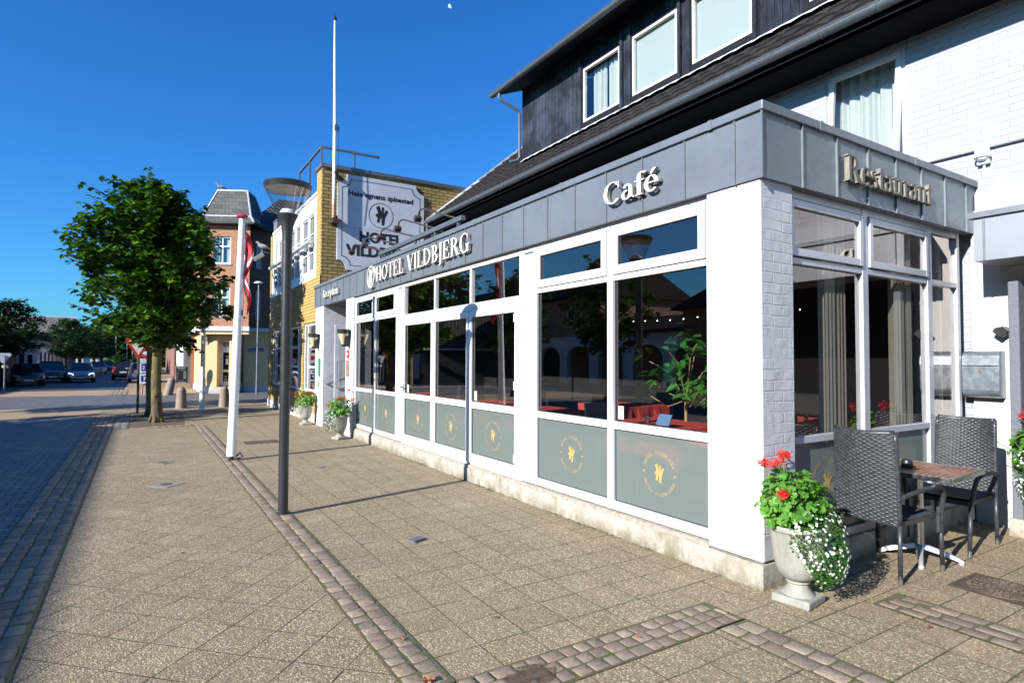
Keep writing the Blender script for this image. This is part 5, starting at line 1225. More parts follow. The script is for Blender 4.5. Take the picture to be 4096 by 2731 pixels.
# ================= urns and flowers =================
def urnm():
    n=NT('cast_concrete_urn'); X=n.xyz(); a=n.noise(7,6,.7); st=n.noise(1,5,.7,vec=n.comb(n.math('MULTIPLY',X[0],16),n.math('MULTIPLY',X[1],16),n.math('MULTIPLY',X[2],2)))
    c=n.mix(n.mr(a,.3,.7),(.27,.27,.235),(.36,.355,.31)); c=n.mix(n.mr(st,.46,.7,0,.65),c,(.17,.175,.14)); sp=n.noise(140,2,.6)
    c=n.mix(n.math('MULTIPLY',n.mr(sp,.62,.70,0,.8),n.mr(X[2],.2,.1,.25,1)),c,(.10,.10,.09)); n.bsdf(c,.8,0,n.bump(n.math('ADD',a,n.math('MULTIPLY',sp,.4)),.25,.008)); return n.m
um=urnm()
def make_urn(lab,loc,rz,s=1):
    t=thing('stone_urn',lab,'planter urn',loc,'stone urns planted with geraniums',local=True,rz=rz)
    b=MB(); b.box(-.125,-.125,0,.125,.125,.055); b.build('plinth',um,t,bevel=.012)
    b=MB(); b.lathe([(.105,.055),(.10,.063),(.08,.082),(.066,.108),(.062,.125),(.075,.135),(.073,.146),(.06,.15)],n=36); b.build('foot',um,t,smooth=True)
    b=MB(); b.lathe([(.05,.148),(.085,.155),(.118,.185),(.137,.23),(.150,.29),(.162,.38),(.172,.46),(.176,.475),(.192,.487),(.195,.508),(.19,.516),(.165,.516),(.155,.49),(.001,.48)],n=48,cap=False); b.build('bowl',um,t,smooth=True)
    t.scale=s if isinstance(s,tuple) else (s,s,s); return t
gerl=leafmat('geranium_leaf',(.06,.19,.02),(.085,.26,.03),(.15,.33,.04),tr=.3,rough=.42,pos=.85)
bacl=leafmat('small_leaf',(.04,.13,.02),(.07,.20,.03),tr=.3,rough=.5)
redp=leafmat('red_petals',(.75,.03,.035),(.80,.05,.04),(.85,.12,.07),tr=.3,rough=.6); 
whp=leafmat('white_petals',(.80,.80,.80),(.82,.82,.78),tr=.3,rough=.6)
ylp=simple('yellow_leaf',(.6,.55,.06),.5)
stemm=simple('green_stem',(.12,.22,.06),.6)
def disc_leaf(b,p,nrm,s,rnd):
    n=Vector(nrm).normalized(); u=n.orthogonal().normalized(); u.rotate(Matrix.Rotation(rnd.uniform(0,6.28),3,n)) if False else None
    v=n.cross(u); k=14; a0=rnd.uniform(0,6.28); V=[Vector(p)]
    for i in range(k):
        a=a0+.35+(2*math.pi-.7)*i/(k-1); r=s*(.92+.11*(1 if i%2 else -1)); V.append(Vector(p)+u*r*math.cos(a)+v*r*math.sin(a)+n*(s*.22*(1+.4*math.sin(3*a))))
    b.add(V,[(0,i+1,i+2) for i in range(k-1)])
def geranium(lab,loc,seed,heads,rz=0,nl=230,R_=.27,zz=.15,dx=0,s=1):
    rnd=random.Random(seed); t=thing('geranium_plant',lab,'geranium',loc,'geraniums growing in the stone urns',local=True,rz=rz); t.scale=s if isinstance(s,tuple) else (s,s,s)
    L=MB(); S=MB(); Fl=MB(); Wf=MB()
    for i in range(nl):
        while True:
            d=Vector((rnd.uniform(-1,1),rnd.uniform(-1,1),rnd.uniform(-.55,1)))
            if .45<d.length<1: break
        q=Vector((d.x*R_+dx,d.y*R_,zz+d.z*.24)); nn=(d+Vector((0,0,.45))+Vector((rnd.uniform(-.5,.5),rnd.uniform(-.5,.5),rnd.uniform(-.2,.5))))
        disc_leaf(L,q,nn,rnd.uniform(.022,.045),rnd)
        if i%3==0: S.tube([(q.x*.3,q.y*.3,-.03),(q.x*.75,q.y*.75,q.z*.6),tuple(q)],.0028,4)
    for (hx,hy,hz,hr) in heads:
        S.tube([(hx*.4,hy*.4,.1),(hx*.8,hy*.8,hz*.7),(hx,hy,hz)],.0035,5)
        Fl=MB()
        for i in range(90 if hr>0 else 0):
            d=Vector((rnd.gauss(0,1),rnd.gauss(0,1),rnd.gauss(0,.7)+.3)).normalized()*rnd.uniform(.45,1)*hr*1.2; leafquads(Fl,Vector((hx,hy,hz+hr*.3))+d,1,.024,rnd,(.004,)*3,.3,.75)
        if Fl.v: Fl.build('flower_head',redp,t)
    S.build('stems',stemm,t); L.build('leaves',gerl,t); 
    return t
def bacopa(lab,loc,seed,rz=0,s=1,nl=2800,nf=250):
    """trailing cushion with small white flowers; hangs from local +X side of the urn"""
    rnd=random.Random(seed); t=thing('trailing_plant',lab,'trailing plant',loc,'white flowering plants trailing from the urns',local=True,rz=rz); t.scale=s if isinstance(s,tuple) else (s,s,s)
    L=MB(); Wf=MB(); S=MB()
    def pt(shell):
        while True:
            d=Vector((rnd.uniform(-1,1),rnd.uniform(-1,1),rnd.uniform(-1,1)))
            if shell<d.length<=1: break
        x=.20+d.x*.13; y=d.y*.205*(1-.25*max(0,-d.z)); z=-.05+d.z*.24
        x+= -.04*d.z-.05*(y/.185)**2; 
        return Vector((x,y,z+.03*math.sin(y*30)+.02*math.sin(x*50))),d
    for i in range(nl):
        q,d=pt(.7); leafquads(L,q,1,.017,rnd,(.001,)*3,.3,.8)
    for i in range(nf):
        while True:
            q,d=pt(.93)
            if d.x>-.35: break
        n=(d+Vector((.3,0,.3))).normalized(); u=n.orthogonal().normalized(); v=n.cross(u); q=q+n*.01
        for k in range(5):
            a=k*1.2566+i; e=u*math.cos(a)+v*math.sin(a); f=n.cross(e); Wf.poly([q,q+e*.0055+f*.0036+n*.002,q+e*.0098+n*.001,q+e*.0055-f*.0036+n*.002])
    for i in range(40):
        q,d=pt(.6); S.tube([(.12,q.y*.5,.03),tuple((Vector((.2,q.y*.8,0))+q)/2),tuple(q)],.002,3)
    S.build('stems',stemm,t); L.build('leaves',bacl,t); Wf.build('flowers',whp,t); return t
make_urn('pale stone urn at the white corner column, nearest to the camera',(3.755,2.375,0),R(8))
geranium('bushy geranium with four red flower heads in the urn at the white corner column',(3.73,2.40,.51),1,[(-.22,.05,.40,.036),(-.06,.02,.44,.042),(.05,.13,.36,.045),(-.19,-.06,.22,.030),(.13,.12,.42,.03)],nl=300,R_=.215,zz=.13)
b=MB(); rnd=random.Random(9)
cl=thing('leafy_filler_plant','light green leafy plant between red geranium and white flowers in the corner urn','leafy plant',(3.86,2.30,.50),local=True)
for i in range(26): leafquads(b,(rnd.uniform(-.12,.12),rnd.uniform(-.08,.1),rnd.uniform(-.02,.26)),16,.045,rnd,(.06,.06,.05),.4,.5)
b.build('foliage',bacl if 0 else gerl,cl)
bacopa('large cushion of small white flowers hanging over the right side of the corner urn',(3.775,2.40,.455),2,rz=R(-92),s=(1,1.1,.98))
make_urn('weathered stone urn in front of the reception pier, nearer of the two by the entrance',(3.43,12.01,0),R(20),.93)
geranium('geranium with orange red heads in the nearer urn by the reception',(3.43,12.01,.46),3,[(-.20,.1,.22,.035),(-.05,-.12,.34,.04),(.12,.1,.36,.04),(.22,-.12,.32,.045),(.2,.1,.5,.03),(.05,.0,.30,.03)],nl=230,R_=.26)
bacopa('white flowering plant hanging low on the left side of the nearer reception urn',(3.40,12.0,.44),4,rz=R(185),s=.95,nl=1800,nf=230)
make_urn('clean pale stone urn against the yellow brick wall, farther of the two by the entrance',(3.46,15.07,0),R(5),.93)
geranium('geranium with small red heads in the farther urn against the yellow brick wall',(3.46,15.07,.46),5,[(-.12,-.1,.26,.03),(.02,-.12,.32,.035),(.16,.05,.30,.035),(-.22,0,.24,.03)],nl=230,R_=.25)
bacopa('white flowering plant at the left rim of the farther urn against the yellow brick wall',(3.44,15.07,.47),6,rz=R(180),s=.75,nl=1000,nf=220)
make_urn('stone urn in the shade at the entrance pier beside the far wicker chair',(6.82,1.95,.16),R(0),1.0)
geranium('tall geranium with red heads at the entrance pier beyond the wicker chairs',(6.82,1.95,.66),7,[(-.02,.13,.42,.055),(.03,.08,.30,.045),(-.06,-.15,.40,.05),(-.3,.32,.30,.0)],nl=240,R_=.25,s=1.05)
bacopa('white flowering plant hanging from the urn at the entrance pier',(6.80,1.95,.62),8,rz=R(200),s=1.15,nl=1800,nf=240)
# ================= wicker chairs, table =================
def wickm():
    n=NT('dark_grey_wicker'); a=n.noise(30,4,.6); n.bsdf(n.mix(n.mr(a,.3,.7),(.022,.023,.028),(.05,.053,.062)),n.mr(a,.3,.7,.30,.45),0); return n.m
wk=wickm()
def weave(b,fn,W_,H_,nu,nv,su,sv,amp):
    """woven sheet: fn(u,v)->(point, normal); strands run along u"""
    V=[];F=[]
    for i in range(nv+1):
        v=H_*i/nv; row=math.floor(v/sv); fr=v/sv-row
        for j in range(nu+1):
            u=W_*j/nu; p,n=fn(u,v); o=math.cos(math.pi*(u/su+row)); h=amp*(.5+.5*o)*math.sqrt(max(0,math.sin(math.pi*fr)))
            V.append(Vector(p)+Vector(n)*h)
    for i in range(nv):
        for j in range(nu):
            a=i*(nu+1)+j; F.append((a,a+1,a+nu+2,a+nu+1))
    b.add(V,F)
def make_chair(lab,loc,rz):
    t=thing('wicker_chair',lab,'chair',loc,'high backed wicker armchairs at the cafe table',local=True,rz=rz)
    Hh=.665; Wd=.455
    def base(u,v,off):
        y=u-Wd/2; f=v/Hh; y*=1-.04*f; z=.42+v+ (.012*(1-(2*y/Wd)**2)*-1)*f
        x=-.285-.075*f+.05*(2*y/Wd)**2*f-.02*(1-(2*y/Wd)**2)*f
        return Vector((x+off,y,z))
    b=MB()
    weave(b,lambda u,v:(base(u,v,-.016),(-1,0,.1)),Wd,Hh,112,5*44,.0285,Hh/44,.0095)
    k=len(b.v)
    weave(b,lambda u,v:(base(u,v,.016),(1,0,-.1)),Wd,Hh,112,5*44,.0285,Hh/44,.0095)
    b.build('backrest',wk,t,smooth=2)
    b=MB()
    def rim(pts,r=.021):
        P=[]; 
        b.tube(pts,r,8)
    top=[tuple(base(Wd*i/14,Hh,0)) for i in range(15)]; lft=[tuple(base(0,Hh*i/10,0)) for i in range(11)]; rgt=[tuple(base(Wd,Hh*i/10,0)) for i in range(11)]; bot=[tuple(base(Wd*i/8,0,0)) for i in range(9)]
    for q in (top,lft,rgt,bot): b.tube(q,.019,8)
    b.build('back_frame',wk,t,smooth=2)
    b=MB(); weave(b,lambda u,v:((-.27+v,u-.215,.455-.02*math.sin(math.pi*v/.52)),(0,0,1)),.43,.52,80,160,.026,.52/40,.005); b.box(-.27,-.215,.40,.25,.215,.435); b.build('seat',wk,t,smooth=True)
    for s in (-1,1):
        y=s*.228
        b=MB(); b.tube([(-.285,y,.44),(-.29,y*1.0,.05)],.0165,10); b.tube([(-.29,y,.06),(-.291,y,.045)],.018,10); lg=b.build('leg',wk,t,smooth=2)
        b=MB(); b.tube([(-.291,y,.055),(-.291,y,.0)],.0155,12); b.build('metal_foot',steel,lg,smooth=True)
        # front leg: goes up, bends and becomes the arm
        b=MB(); b.tube([(.30,y*1.02,.05),(.275,y*1.04,.38)],.0165,10); lg=b.build('leg',wk,t,smooth=2)
        b=MB(); b.prism([(.225,y*1.04-.012,.30),(.29,y*1.04-.012,.30),(.268,y*1.04-.012,.46),(.235,y*1.04-.012,.50)],(0,.024,0)); b.build('wrapping',wk,t,bevel=.006)
        b=MB(); b.tube([(.30,y*1.02,.055),(.303,y*1.02,0)],.0155,12); b.build('metal_foot',steel,lg,smooth=True)
        b=MB(); pth=[(.276,y*1.04,.37),(.262,y*1.1,.50),(.262,y*1.16,.575),(.245,y*1.19,.625),(.19,y*1.22,.655),(.08,y*1.22,.665),(-.06,y*1.18,.655),(-.18,y*1.10,.635),(-.315,y*1.0,.60)]
        # ribbed wrapping: many thin rings
        P=[];rr=[]
        for i in range(len(pth)-1):
            A=Vector(pth[i]);B=Vector(pth[i+1]); m_=max(2,int((B-A).length/.0045))
            for q in range(m_): P.append(A+(B-A)*q/m_); rr.append(.0165+(.0022 if len(P)%2 else 0))
        b.tube(P,rr,10); b.build('armrest',wk,t,smooth=2)
    return t
ch=make_chair('dark grey wicker armchair seen from behind, left of the small table and nearest the urn',(4.95,2.375,0),R(-2))
dup(ch,(6.10,2.40,0),R(181),'dark grey wicker armchair facing the camera, right of the small table')
tb_=thing('cafe_table','small square cafe table with brown slatted top and steel foot between the wicker chairs','cafe table',(5.40,2.36,0),local=True,rz=R(4))
def tabw():
    n=NT('brown_slat_wood'); X=n.xyz(); f=n.noise(1,5,.7,vec=n.comb(n.math('MULTIPLY',X[0],8),n.math('MULTIPLY',X[1],60),0.0)); n.bsdf(n.mix(n.mr(f,.3,.7),(.17,.075,.045),(.30,.15,.095)),.45,0,n.bump(f,.2,.004)); return n.m
tw=tabw(); b=MB()
for i in range(3):
    for j in range(3):
        x0=-.335+i*.2245;y0=-.335+j*.2245; 
        if (i+j)%2==0:
            for k in range(5): b.box(x0,y0+k*.0445,.715,x0+.221,y0+k*.0445+.036,.737)
        else: b.box(x0,y0,.715,x0+.221,y0+.221,.737)
b.box(-.33,-.33,.705,.33,.33,.715); b.build('tabletop',tw,tb_,bevel=.0015)
b=MB(); 
for q in ((-.352,-.352,-.337,.352),(.337,-.352,.352,.352)): b.box(q[0],q[1],.70,q[2],q[3],.739)
for q in ((-.337,-.352,.337,-.337),(-.337,.337,.337,.352)): b.box(q[0],q[1],.7005,q[2],q[3],.7385)
b.build('edge_rail',steel,tb_,bevel=.003)
b=MB(); b.tube([(0.0,0,.09),(0,0,.70)],.036,20); b.box(-.2,-.02,.685,.2,.02,.70); b.box(-.02,-.2,.684,.02,.2,.70); b.build('pedestal',steel,tb_,smooth=True)
alum=simple('cast_aluminium',(.62,.63,.65),.35,.6,.04,15)
for a in (R(-68),R(112),R(22),R(202)):
    b=MB(); d=Vector((math.cos(a),math.sin(a),0)); s=Vector((-d.y,d.x,0)); n=10; V=[];F=[]
    for i in range(n+1):
        f=i/n; r=.005+f*.285; zt=.105*(1-f)**.75+.030; zb_=max(.012,zt-.032*(1-.35*f)-.008); w=.030*(1-f*.45)
        for sx in (-1,1):
            V+= [d*r+s*sx*w+Vector((0,0,zb_)),d*r+s*sx*w*.7+Vector((0,0,zt))]
    for i in range(n):
        q=i*4; F+=[(q+1,q+3,q+7,q+5),(q,q+4,q+6,q+2),(q,q+1,q+5,q+4),(q+2,q+6,q+7,q+3)]
    F+=[(n*4,n*4+1,n*4+3,n*4+2)]
    b.add(V,F); b.tube([tuple(d*.275)+() if 0 else (d.x*.275,d.y*.275,0),(d.x*.275,d.y*.275,.02)],.022,12); b.build('leg',alum,tb_,smooth=True)
at=thing('ashtray','black lidded ashtray on the brown slatted table','ashtray',(5.31,2.40,.739),local=True)
b=MB(); b.lathe([(.040,0),(.043,.005),(.041,.045),(.034,.062),(.030,.064),(.030,.04),(.001,.04)],n=24); b.build('bowl',black,at,smooth=True)
b=MB(); b.lathe([(.030,.062),(.024,.07),(.012,.073),(.001,.073)],n=20,cap=False); b.build('lid',black,at,smooth=True)
# weeds and crumbs along the plinth foot
rnd=random.Random(12); b=MB()
for i in range(420):
    y=rnd.uniform(2.95,9.5) ; dens=.5+.5*math.sin(y*3.1)+.3*math.sin(y*9)
    if rnd.random()>dens: continue
    leafquads(b,(3.685-abs(rnd.gauss(0,.014)),y,.008),3,.016,rnd,(.015,.03,.008),.2,.5)
tag(b.build('moss_line',leafmat('joint_moss',(.05,.075,.015),(.08,.06,.03),tr=.1,rough=.9)),kind='stuff',label='moss and crumbs along the foot of the plinth',cat='moss')
# ================= red brick corner building =================
rb_=thing('corner_building','three storey red brick corner building with cream ground floor and slate tower roof','building',(4.5,33,0))
A_=Vector((2.32,31.35,0)); B_=Vector((4.30,30.35,0)); dF=(B_-A_).normalized(); nF=Vector((dF.y,-dF.x,0))  # lit tower face
if nF.y>0: nF=-nF
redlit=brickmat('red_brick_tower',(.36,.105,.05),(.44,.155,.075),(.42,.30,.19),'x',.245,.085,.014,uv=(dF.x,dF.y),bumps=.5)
redshaded=brickmat('red_brick_shaded_side',(.12,.045,.028),(.18,.07,.042),(.24,.19,.14),'x',.245,.085,.014,bumps=.5)  # same red brick, darkened: the shade on this wall is in its colour
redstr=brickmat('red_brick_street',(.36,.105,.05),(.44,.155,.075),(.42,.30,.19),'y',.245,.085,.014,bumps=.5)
def ff(u,z,d): p=A_+dF*u-nF*d; return (p.x,p.y,z)
LF=(B_-A_).length
W2=[(.55,1.35,3.62,5.02),(.55,1.35,6.12,7.42)]
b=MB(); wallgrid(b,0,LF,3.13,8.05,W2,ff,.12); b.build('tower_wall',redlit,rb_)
SY=31.35; SX=4.30
def fs(u,z,d): return (u,SY+d,z)
W3=[(4.75,4.98,3.6,5.0),(4.75,4.98,6.1,7.4),(5.55,6.3,3.6,5.0),(5.55,6.3,6.1,7.4),(7.4,8.3,3.6,5.0),(7.4,8.3,6.1,7.4)]
b=MB(); wallgrid(b,SX-.1,16,3.13,8.05,W3,fs,.12); b.poly([(SX,30.35,3.13),(SX,SY+.1,3.13),(SX,SY+.1,8.05),(SX,30.35,8.05)]); b.build('side_wall',redshaded,rb_)
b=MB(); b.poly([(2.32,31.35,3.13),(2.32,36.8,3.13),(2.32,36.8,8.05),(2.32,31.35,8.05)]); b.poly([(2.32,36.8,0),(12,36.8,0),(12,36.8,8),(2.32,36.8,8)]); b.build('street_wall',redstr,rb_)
cream=simple('cream_stucco',(.62,.44,.23),.85,0,.06,3,.15,50)
# ground floor
C_=Vector((2.5,31.75,0)); D_=Vector((3.98,31.0,0)); dG=(D_-C_).normalized(); nG=nF
def fg(u,z,d): p=C_+dG*u-nG*d; return (p.x,p.y,z)
LG=(D_-C_).length
b=MB(); wallgrid(b,0,LG,.28,2.95,[(.66,1.22,.28,2.62)],fg,.45)
b.poly([(2.5,31.75,.28),(2.5,36.8,.28),(2.5,36.8,3.0),(2.5,31.75,3.0)]); b.poly([(3.98,31.0,.28),(3.98,SY+.15,.28),(3.98,SY+.15,3),(3.98,31.0,3)])
b.box(3.98,SY+.14,.28,16,SY+.4,2.95); b.box(2.5,31.9,2.88,4.2,33,2.95); b.build('ground_floor',cream,rb_)
b=MB()
for u0,u1 in ((0,.66),(1.22,LG)):
    P=[fg(u0,-.05,-.03),fg(u1,-.05,-.03),fg(u1,.28,-.03),fg(u0,.28,-.03)]; b.prism(P,-nG*-.0+nG*-.12)
b.box(4.01,SY+.10,-.05,16,SY+.2,.28); b.box(2.46,31.75,-.05,2.6,36.8,.28); b.build('socle',simple('blue_grey_socle',(.42,.48,.56),.8,0,.08,5),rb_)
band=simple('pale_blue_cornice',(.5,.55,.62),.7,0,.05,4)
b=MB(); 
b.prism([ff(-.06,2.93,.0),ff(LF+.06,2.93,.0),ff(LF+.06,3.15,.0),ff(-.06,3.15,.0)],nF*.07); b.box(SX+.05,SY-.09,2.95,16,SY+.1,3.14); b.box(2.22,31.4,2.93,2.4,36.9,3.15)
b.build('cornice',band,rb_,bevel=.01)
b=MB(); b.poly([ff(0,2.93,0),ff(LF,2.93,0),(SX,SY+.1,2.93),(2.5,32.2,2.93)]); b.prism([ff(0,2.78,.02),ff(LF,2.78,.02),ff(LF,2.93,.02),ff(0,2.93,.02)],nF*-.2); b.build('overhang',cream,rb_)
brk=simple('carved_bracket',(.5,.42,.33),.8,0,.1,30)
for u in (.12,1.45):
    b=MB(); p=lambda d,z:Vector(fg(u,z,-d)); P=[p(.0,2.85),p(.32,2.85),p(.32,2.72),p(.24,2.66),p(.18,2.55),p(.06,2.42),p(.0,2.25)]; b.prism(P,dG*.14); 
    b.prism([p(.33,2.83)-dG*.01,p(.36,2.83)-dG*.01,p(.36,2.73)-dG*.01,p(.33,2.73)-dG*.01],dG*.16); b.build('bracket',brk,rb_,bevel=.01)
# door
def fgbox(b,u0,u1,z0,z1,d0,d1): b.prism([fg(u0,z0,d0),fg(u1,z0,d0),fg(u1,z1,d0),fg(u0,z1,d0)],Vector(fg(0,0,d1))-Vector(fg(0,0,d0)))
b=MB(); 
for q in ((.66,.72,.30,2.62),(1.16,1.22,.30,2.62),(.72,1.16,2.05,2.12),(.72,.80,.32,2.05),(1.08,1.16,.32,2.05),(.80,1.08,.32,.52),(.80,1.08,.98,1.10),(.80,1.08,1.93,2.05)): fgbox(b,*q,.36,.42)
fgbox(b,.72,1.16,2.12,2.62,.37,.43)
dr=b.build('shop_door',white,rb_)
b=MB(); fgbox(b,.80,1.08,.52,.98,.385,.40); fgbox(b,.80,1.08,1.10,1.93,.385,.40); b.build('pane',simple('dark_shop_glass',(.012,.014,.018),.08,spec=.8),dr)
b=MB(); fgbox(b,.93,1.03,1.35,1.62,.375,.38); b.build('notice',stk,dr)
b=sans('TD',fg(.92,1.68,.375),dG,.08,nF,0,width=.12,bold=.02); b.build('notice_letters',stk,dr)
fk=MB(); fgbox(fk,.87,1.02,.56,.60,.375,.38); fgbox(fk,.87,1.02,.63,.66,.375,.38); fgbox(fk,.90,.98,.72,.78,.375,.38); fk.build('notice',simple('sticker_grey',(.4,.42,.42),.5),dr)
b=MB(); p=Vector(fg(.76,1.15,.35)); b.lathe([(.001,-.02),(.02,0),(.001,.02)],p,8); b.build('handle',black,dr)
sgn=thing('agency_sign','white panel over the cream building door with a yellow and blue disc and black letters','sign',fg(.94,2.37,.36))
lc=Vector(fg(.94,2.36,.355)); b=MB(); 
def half(col0,r0,r1,a0,a1,off,mm,nm):
    b=MB(); n=20
    for i in range(n):
        t0=R(a0+(a1-a0)*i/n);t1=R(a0+(a1-a0)*(i+1)/n); b.poly([lc+nF*off+dG*(r*math.cos(t))+Vector((0,0,r*math.sin(t))) for r,t in ((r0,t0),(r1,t0),(r1,t1),(r0,t1))])
    return b.build(nm,mm,sgn)
half(0,.11,.17,10,190,.01,simple('logo_yellow',(.80,.52,.05),.5),'yellow_arc'); half(0,.11,.17,190,370,.01,simple('logo_blue',(.05,.20,.55),.5),'blue_arc')
b=sans('EDC',lc+nF*.014-dG*.14-Vector((0,0,.055)),dG,.12,nF,0,width=.28,bold=.03); b.build('letters',black,sgn)
# doorstep
b=MB(); b.prism([fg(.45,-.02,-.42),fg(1.45,-.02,-.42),fg(1.45,.14,-.42),fg(.45,.14,-.42)],-nG*.5); b.prism([fg(.52,.14,-.2),fg(1.38,.14,-.2),fg(1.38,.28,-.2),fg(.52,.28,-.2)],-nG*.6); tag(b.build('doorstep',simple('worn_doorstep',(.40,.37,.33),.85,0,.15,8,.3,40)),'two worn stone steps at the door of the cream corner building','doorstep')
# windows of the tower and side
def fwin(fn,u0,u1,z0,z1,parent,d=.06,t=.06,mull=True,m=white):
    b=MB(); 
    def q(a,c,e,f,dd=0): 
        P=[fn(a,e,d+dd),fn(c,e,d+dd),fn(c,f,d+dd),fn(a,f,d+dd)]; b.prism(P,Vector(fn(0,0,.05))-Vector(fn(0,0,0)))
    q(u0,u0+t,z0,z1);q(u1-t,u1,z0,z1);q(u0+t,u1-t,z0,z0+t);q(u0+t,u1-t,z1-t,z1); zt=z0+(z1-z0)*.64; q(u0+t,u1-t,zt-t*.5,zt+t*.5,.002)
    if mull: c=(u0+u1)/2; q(c-t*.5,c+t*.5,z0+t,z1-t,.004)
    w=b.build('window',m,parent); b=MB(); b.poly([fn(u0,z0,d+.03),fn(u1,z0,d+.03),fn(u1,z1,d+.03),fn(u0,z1,d+.03)]); b.build('pane',glass,w)
    b=MB(); b.poly([fn(u0-.1,z0-.1,d+.5),fn(u1+.1,z0-.1,d+.5),fn(u1+.1,z1+.1,d+.5),fn(u0-.1,z1+.1,d+.5)]); b.build('room_wall',inter,w)
    b=MB(); 
    for a,c in ((u0+.05,u0+(u1-u0)*.3),(u0+(u1-u0)*.68,u1-.05)): b.poly([fn(a,z0,d+.12),fn(c,z0,d+.12),fn(c,z1,d+.12),fn(a,z1,d+.12)])
    b.build('curtain',net,w)
    b=MB(); b.prism([fn(u0-.05,z0-.07,-.04),fn(u1+.05,z0-.07,-.04),fn(u1+.05,z0-.01,-.04),fn(u0-.05,z0-.01,-.04)],Vector(fn(0,0,.14))-Vector(fn(0,0,0))); b.build('sill',simple('grey_sill',(.3,.3,.32),.7),w)
for w in W2: fwin(ff,*w,rb_)
for w in W3: fwin(fs,*w,rb_,mull=w[1]-w[0]>.5)
# mansard tower roof with white hips
slate=NT('mottled_slate'); X=slate.xyz(); a=slate.noise(22,5,.75); bk=slate.n('ShaderNodeTexBrick'); slate.set(bk.inputs['Vector'],slate.comb(X[0],X[2],0.0)); bk.inputs['Scale'].default_value=1; bk.inputs['Brick Width'].default_value=.30; bk.inputs['Row Height'].default_value=.2; bk.inputs['Mortar Size'].default_value=.009
slate.set(bk.inputs['Color1'],(.055,.055,.05)); slate.set(bk.inputs['Color2'],(.10,.097,.085)); slate.set(bk.inputs['Mortar'],(.025,.025,.025))
c=slate.mix(slate.mr(a,.56,.7,0,.8),bk.outputs['Color'],(.24,.23,.20)); slate.bsdf(c,.8,0,slate.bump(slate.math('SUBTRACT',1.0,bk.outputs['Fac']),.6,.015)); slate=slate.m
def fp(u,d,z): p=A_+dF*u-nF*d; return Vector((p.x,p.y,z))
lv=[(-.28,-.28,8.02),(.02,.10,8.42),(.42,.75,9.82)]
b=MB(); DD=2.6
rings=[]
for (iu,idp,z) in lv: rings.append([fp(iu,idp if idp>-.2 else idp,z),fp(LF-iu,idp,z),fp(LF-iu,DD-idp,z),fp(iu,DD-idp,z)])
for k in range(2):
    for i in range(4): b.poly([rings[k][i],rings[k][(i+1)%4],rings[k+1][(i+1)%4],rings[k+1][i]])
b.poly(rings[2]); tr_=b.build('tower_roof',slate,rb_)
b=MB()
for i in range(4):
    b.bar(rings[0][i],rings[1][i],.06,.05); b.bar(rings[1][i],rings[2][i],.06,.05); b.bar(rings[2][i],rings[2][(i+1)%4],.07,.06); b.bar(rings[1][i],rings[1][(i+1)%4],.05,.04)
b.build('hip_flashing',simple('pale_flashing',(.62,.62,.64),.5),tr_)
b=MB(); 
for i in range(4): b.bar(rings[0][i],rings[0][(i+1)%4],.12,.10)
b.bar((SX+.1,SY-.25,8.0),(16,SY-.25,8.0),.12,.10); b.build('eaves_gutter',black,rb_)
def mainroof():
    n=NT('black_glazed_tiles'); X=n.xyz(); b_=n.n('ShaderNodeTexBrick'); n.set(b_.inputs['Vector'],n.comb(n.math('ADD',X[0],n.math('MULTIPLY',X[1],.6)),n.math('MULTIPLY',X[2],1.5),0.0)); b_.offset=0; b_.inputs['Scale'].default_value=1; b_.inputs['Brick Width'].default_value=.28; b_.inputs['Row Height'].default_value=.36; b_.inputs['Mortar Size'].default_value=.05; b_.inputs['Mortar Smooth'].default_value=1
    n.set(b_.inputs['Color1'],(.03,.028,.027)); n.set(b_.inputs['Color2'],(.055,.05,.045)); n.set(b_.inputs['Mortar'],(.012,.012,.012)); n.bsdf(b_.outputs['Color'],.5,0,n.bump(n.math('SUBTRACT',1.0,b_.outputs['Fac']),1,.06)); return n.m
mr_=mainroof(); b=MB(); E0=[(4.0,31.1,8.0),(16,31.1,8.0),(16,40,8.0),(4.0,40,8.0)]; T0=[(6.3,34.2,10.4),(15,34.2,10.4),(15,37,10.4),(6.3,37,10.4)]
for i in range(4): b.poly([E0[i],E0[(i+1)%4],T0[(i+1)%4],T0[i]])
b.poly(T0); b.build('main_roof',mr_,rb_)
b=MB(); b.tube([(4.18,SY-.06,.0),(4.18,SY-.06,7.9)],.05,8); b.build('downpipe',black,rb_,smooth=True)
b=MB(); b.tube([(4.13,SY-.08,.0),(4.13,SY-.08,.45)],.06,8); b.build('downpipe_foot',galv,rb_,smooth=True)
# street name sign, pale pole lamp
sn=thing('street_name_sign','dark blue street name plate with white letters on the cream wall in shade','street sign',(4.82,SY+.13,2.1))
b=MB(); b.box(4.47,SY+.10,2.0,5.17,SY+.13,2.14); b.build('plate',simple('sign_blue',(.015,.03,.22),.4),sn)
b=sans('Skolevænget',(4.50,SY+.096,2.03),(1,0,0),.07,(0,-1,0),0,width=.64,bold=.01); b.build('letters',simple('sign_pale_letters',(.5,.55,.7),.5),sn)
pl=thing('pole_lamp','slim grey street lamp on a tall pole in front of the shaded brick side wall','street lamp',(4.54,29.3,0),local=True)
b=MB(); b.tube([(0,0,0),(.02,0,5.1)],[.05,.035],10); b.box(-.03,-.09,2.2,.03,-.02,2.32); b.build('pole',galv,pl,smooth=True)
b=MB(); b.lathe([(.19,5.10),(.20,5.13),(.1,5.19),(.001,5.2)],n=20); b.build('head',simple('lamp_white_plastic',(.78,.78,.78),.4),pl,smooth=True)
fl_=thing('corner_floodlight','small boxy floodlight on a bracket at the far corner of the yellow brick building','floodlight',(3.72,21.9,5.3),local=True)
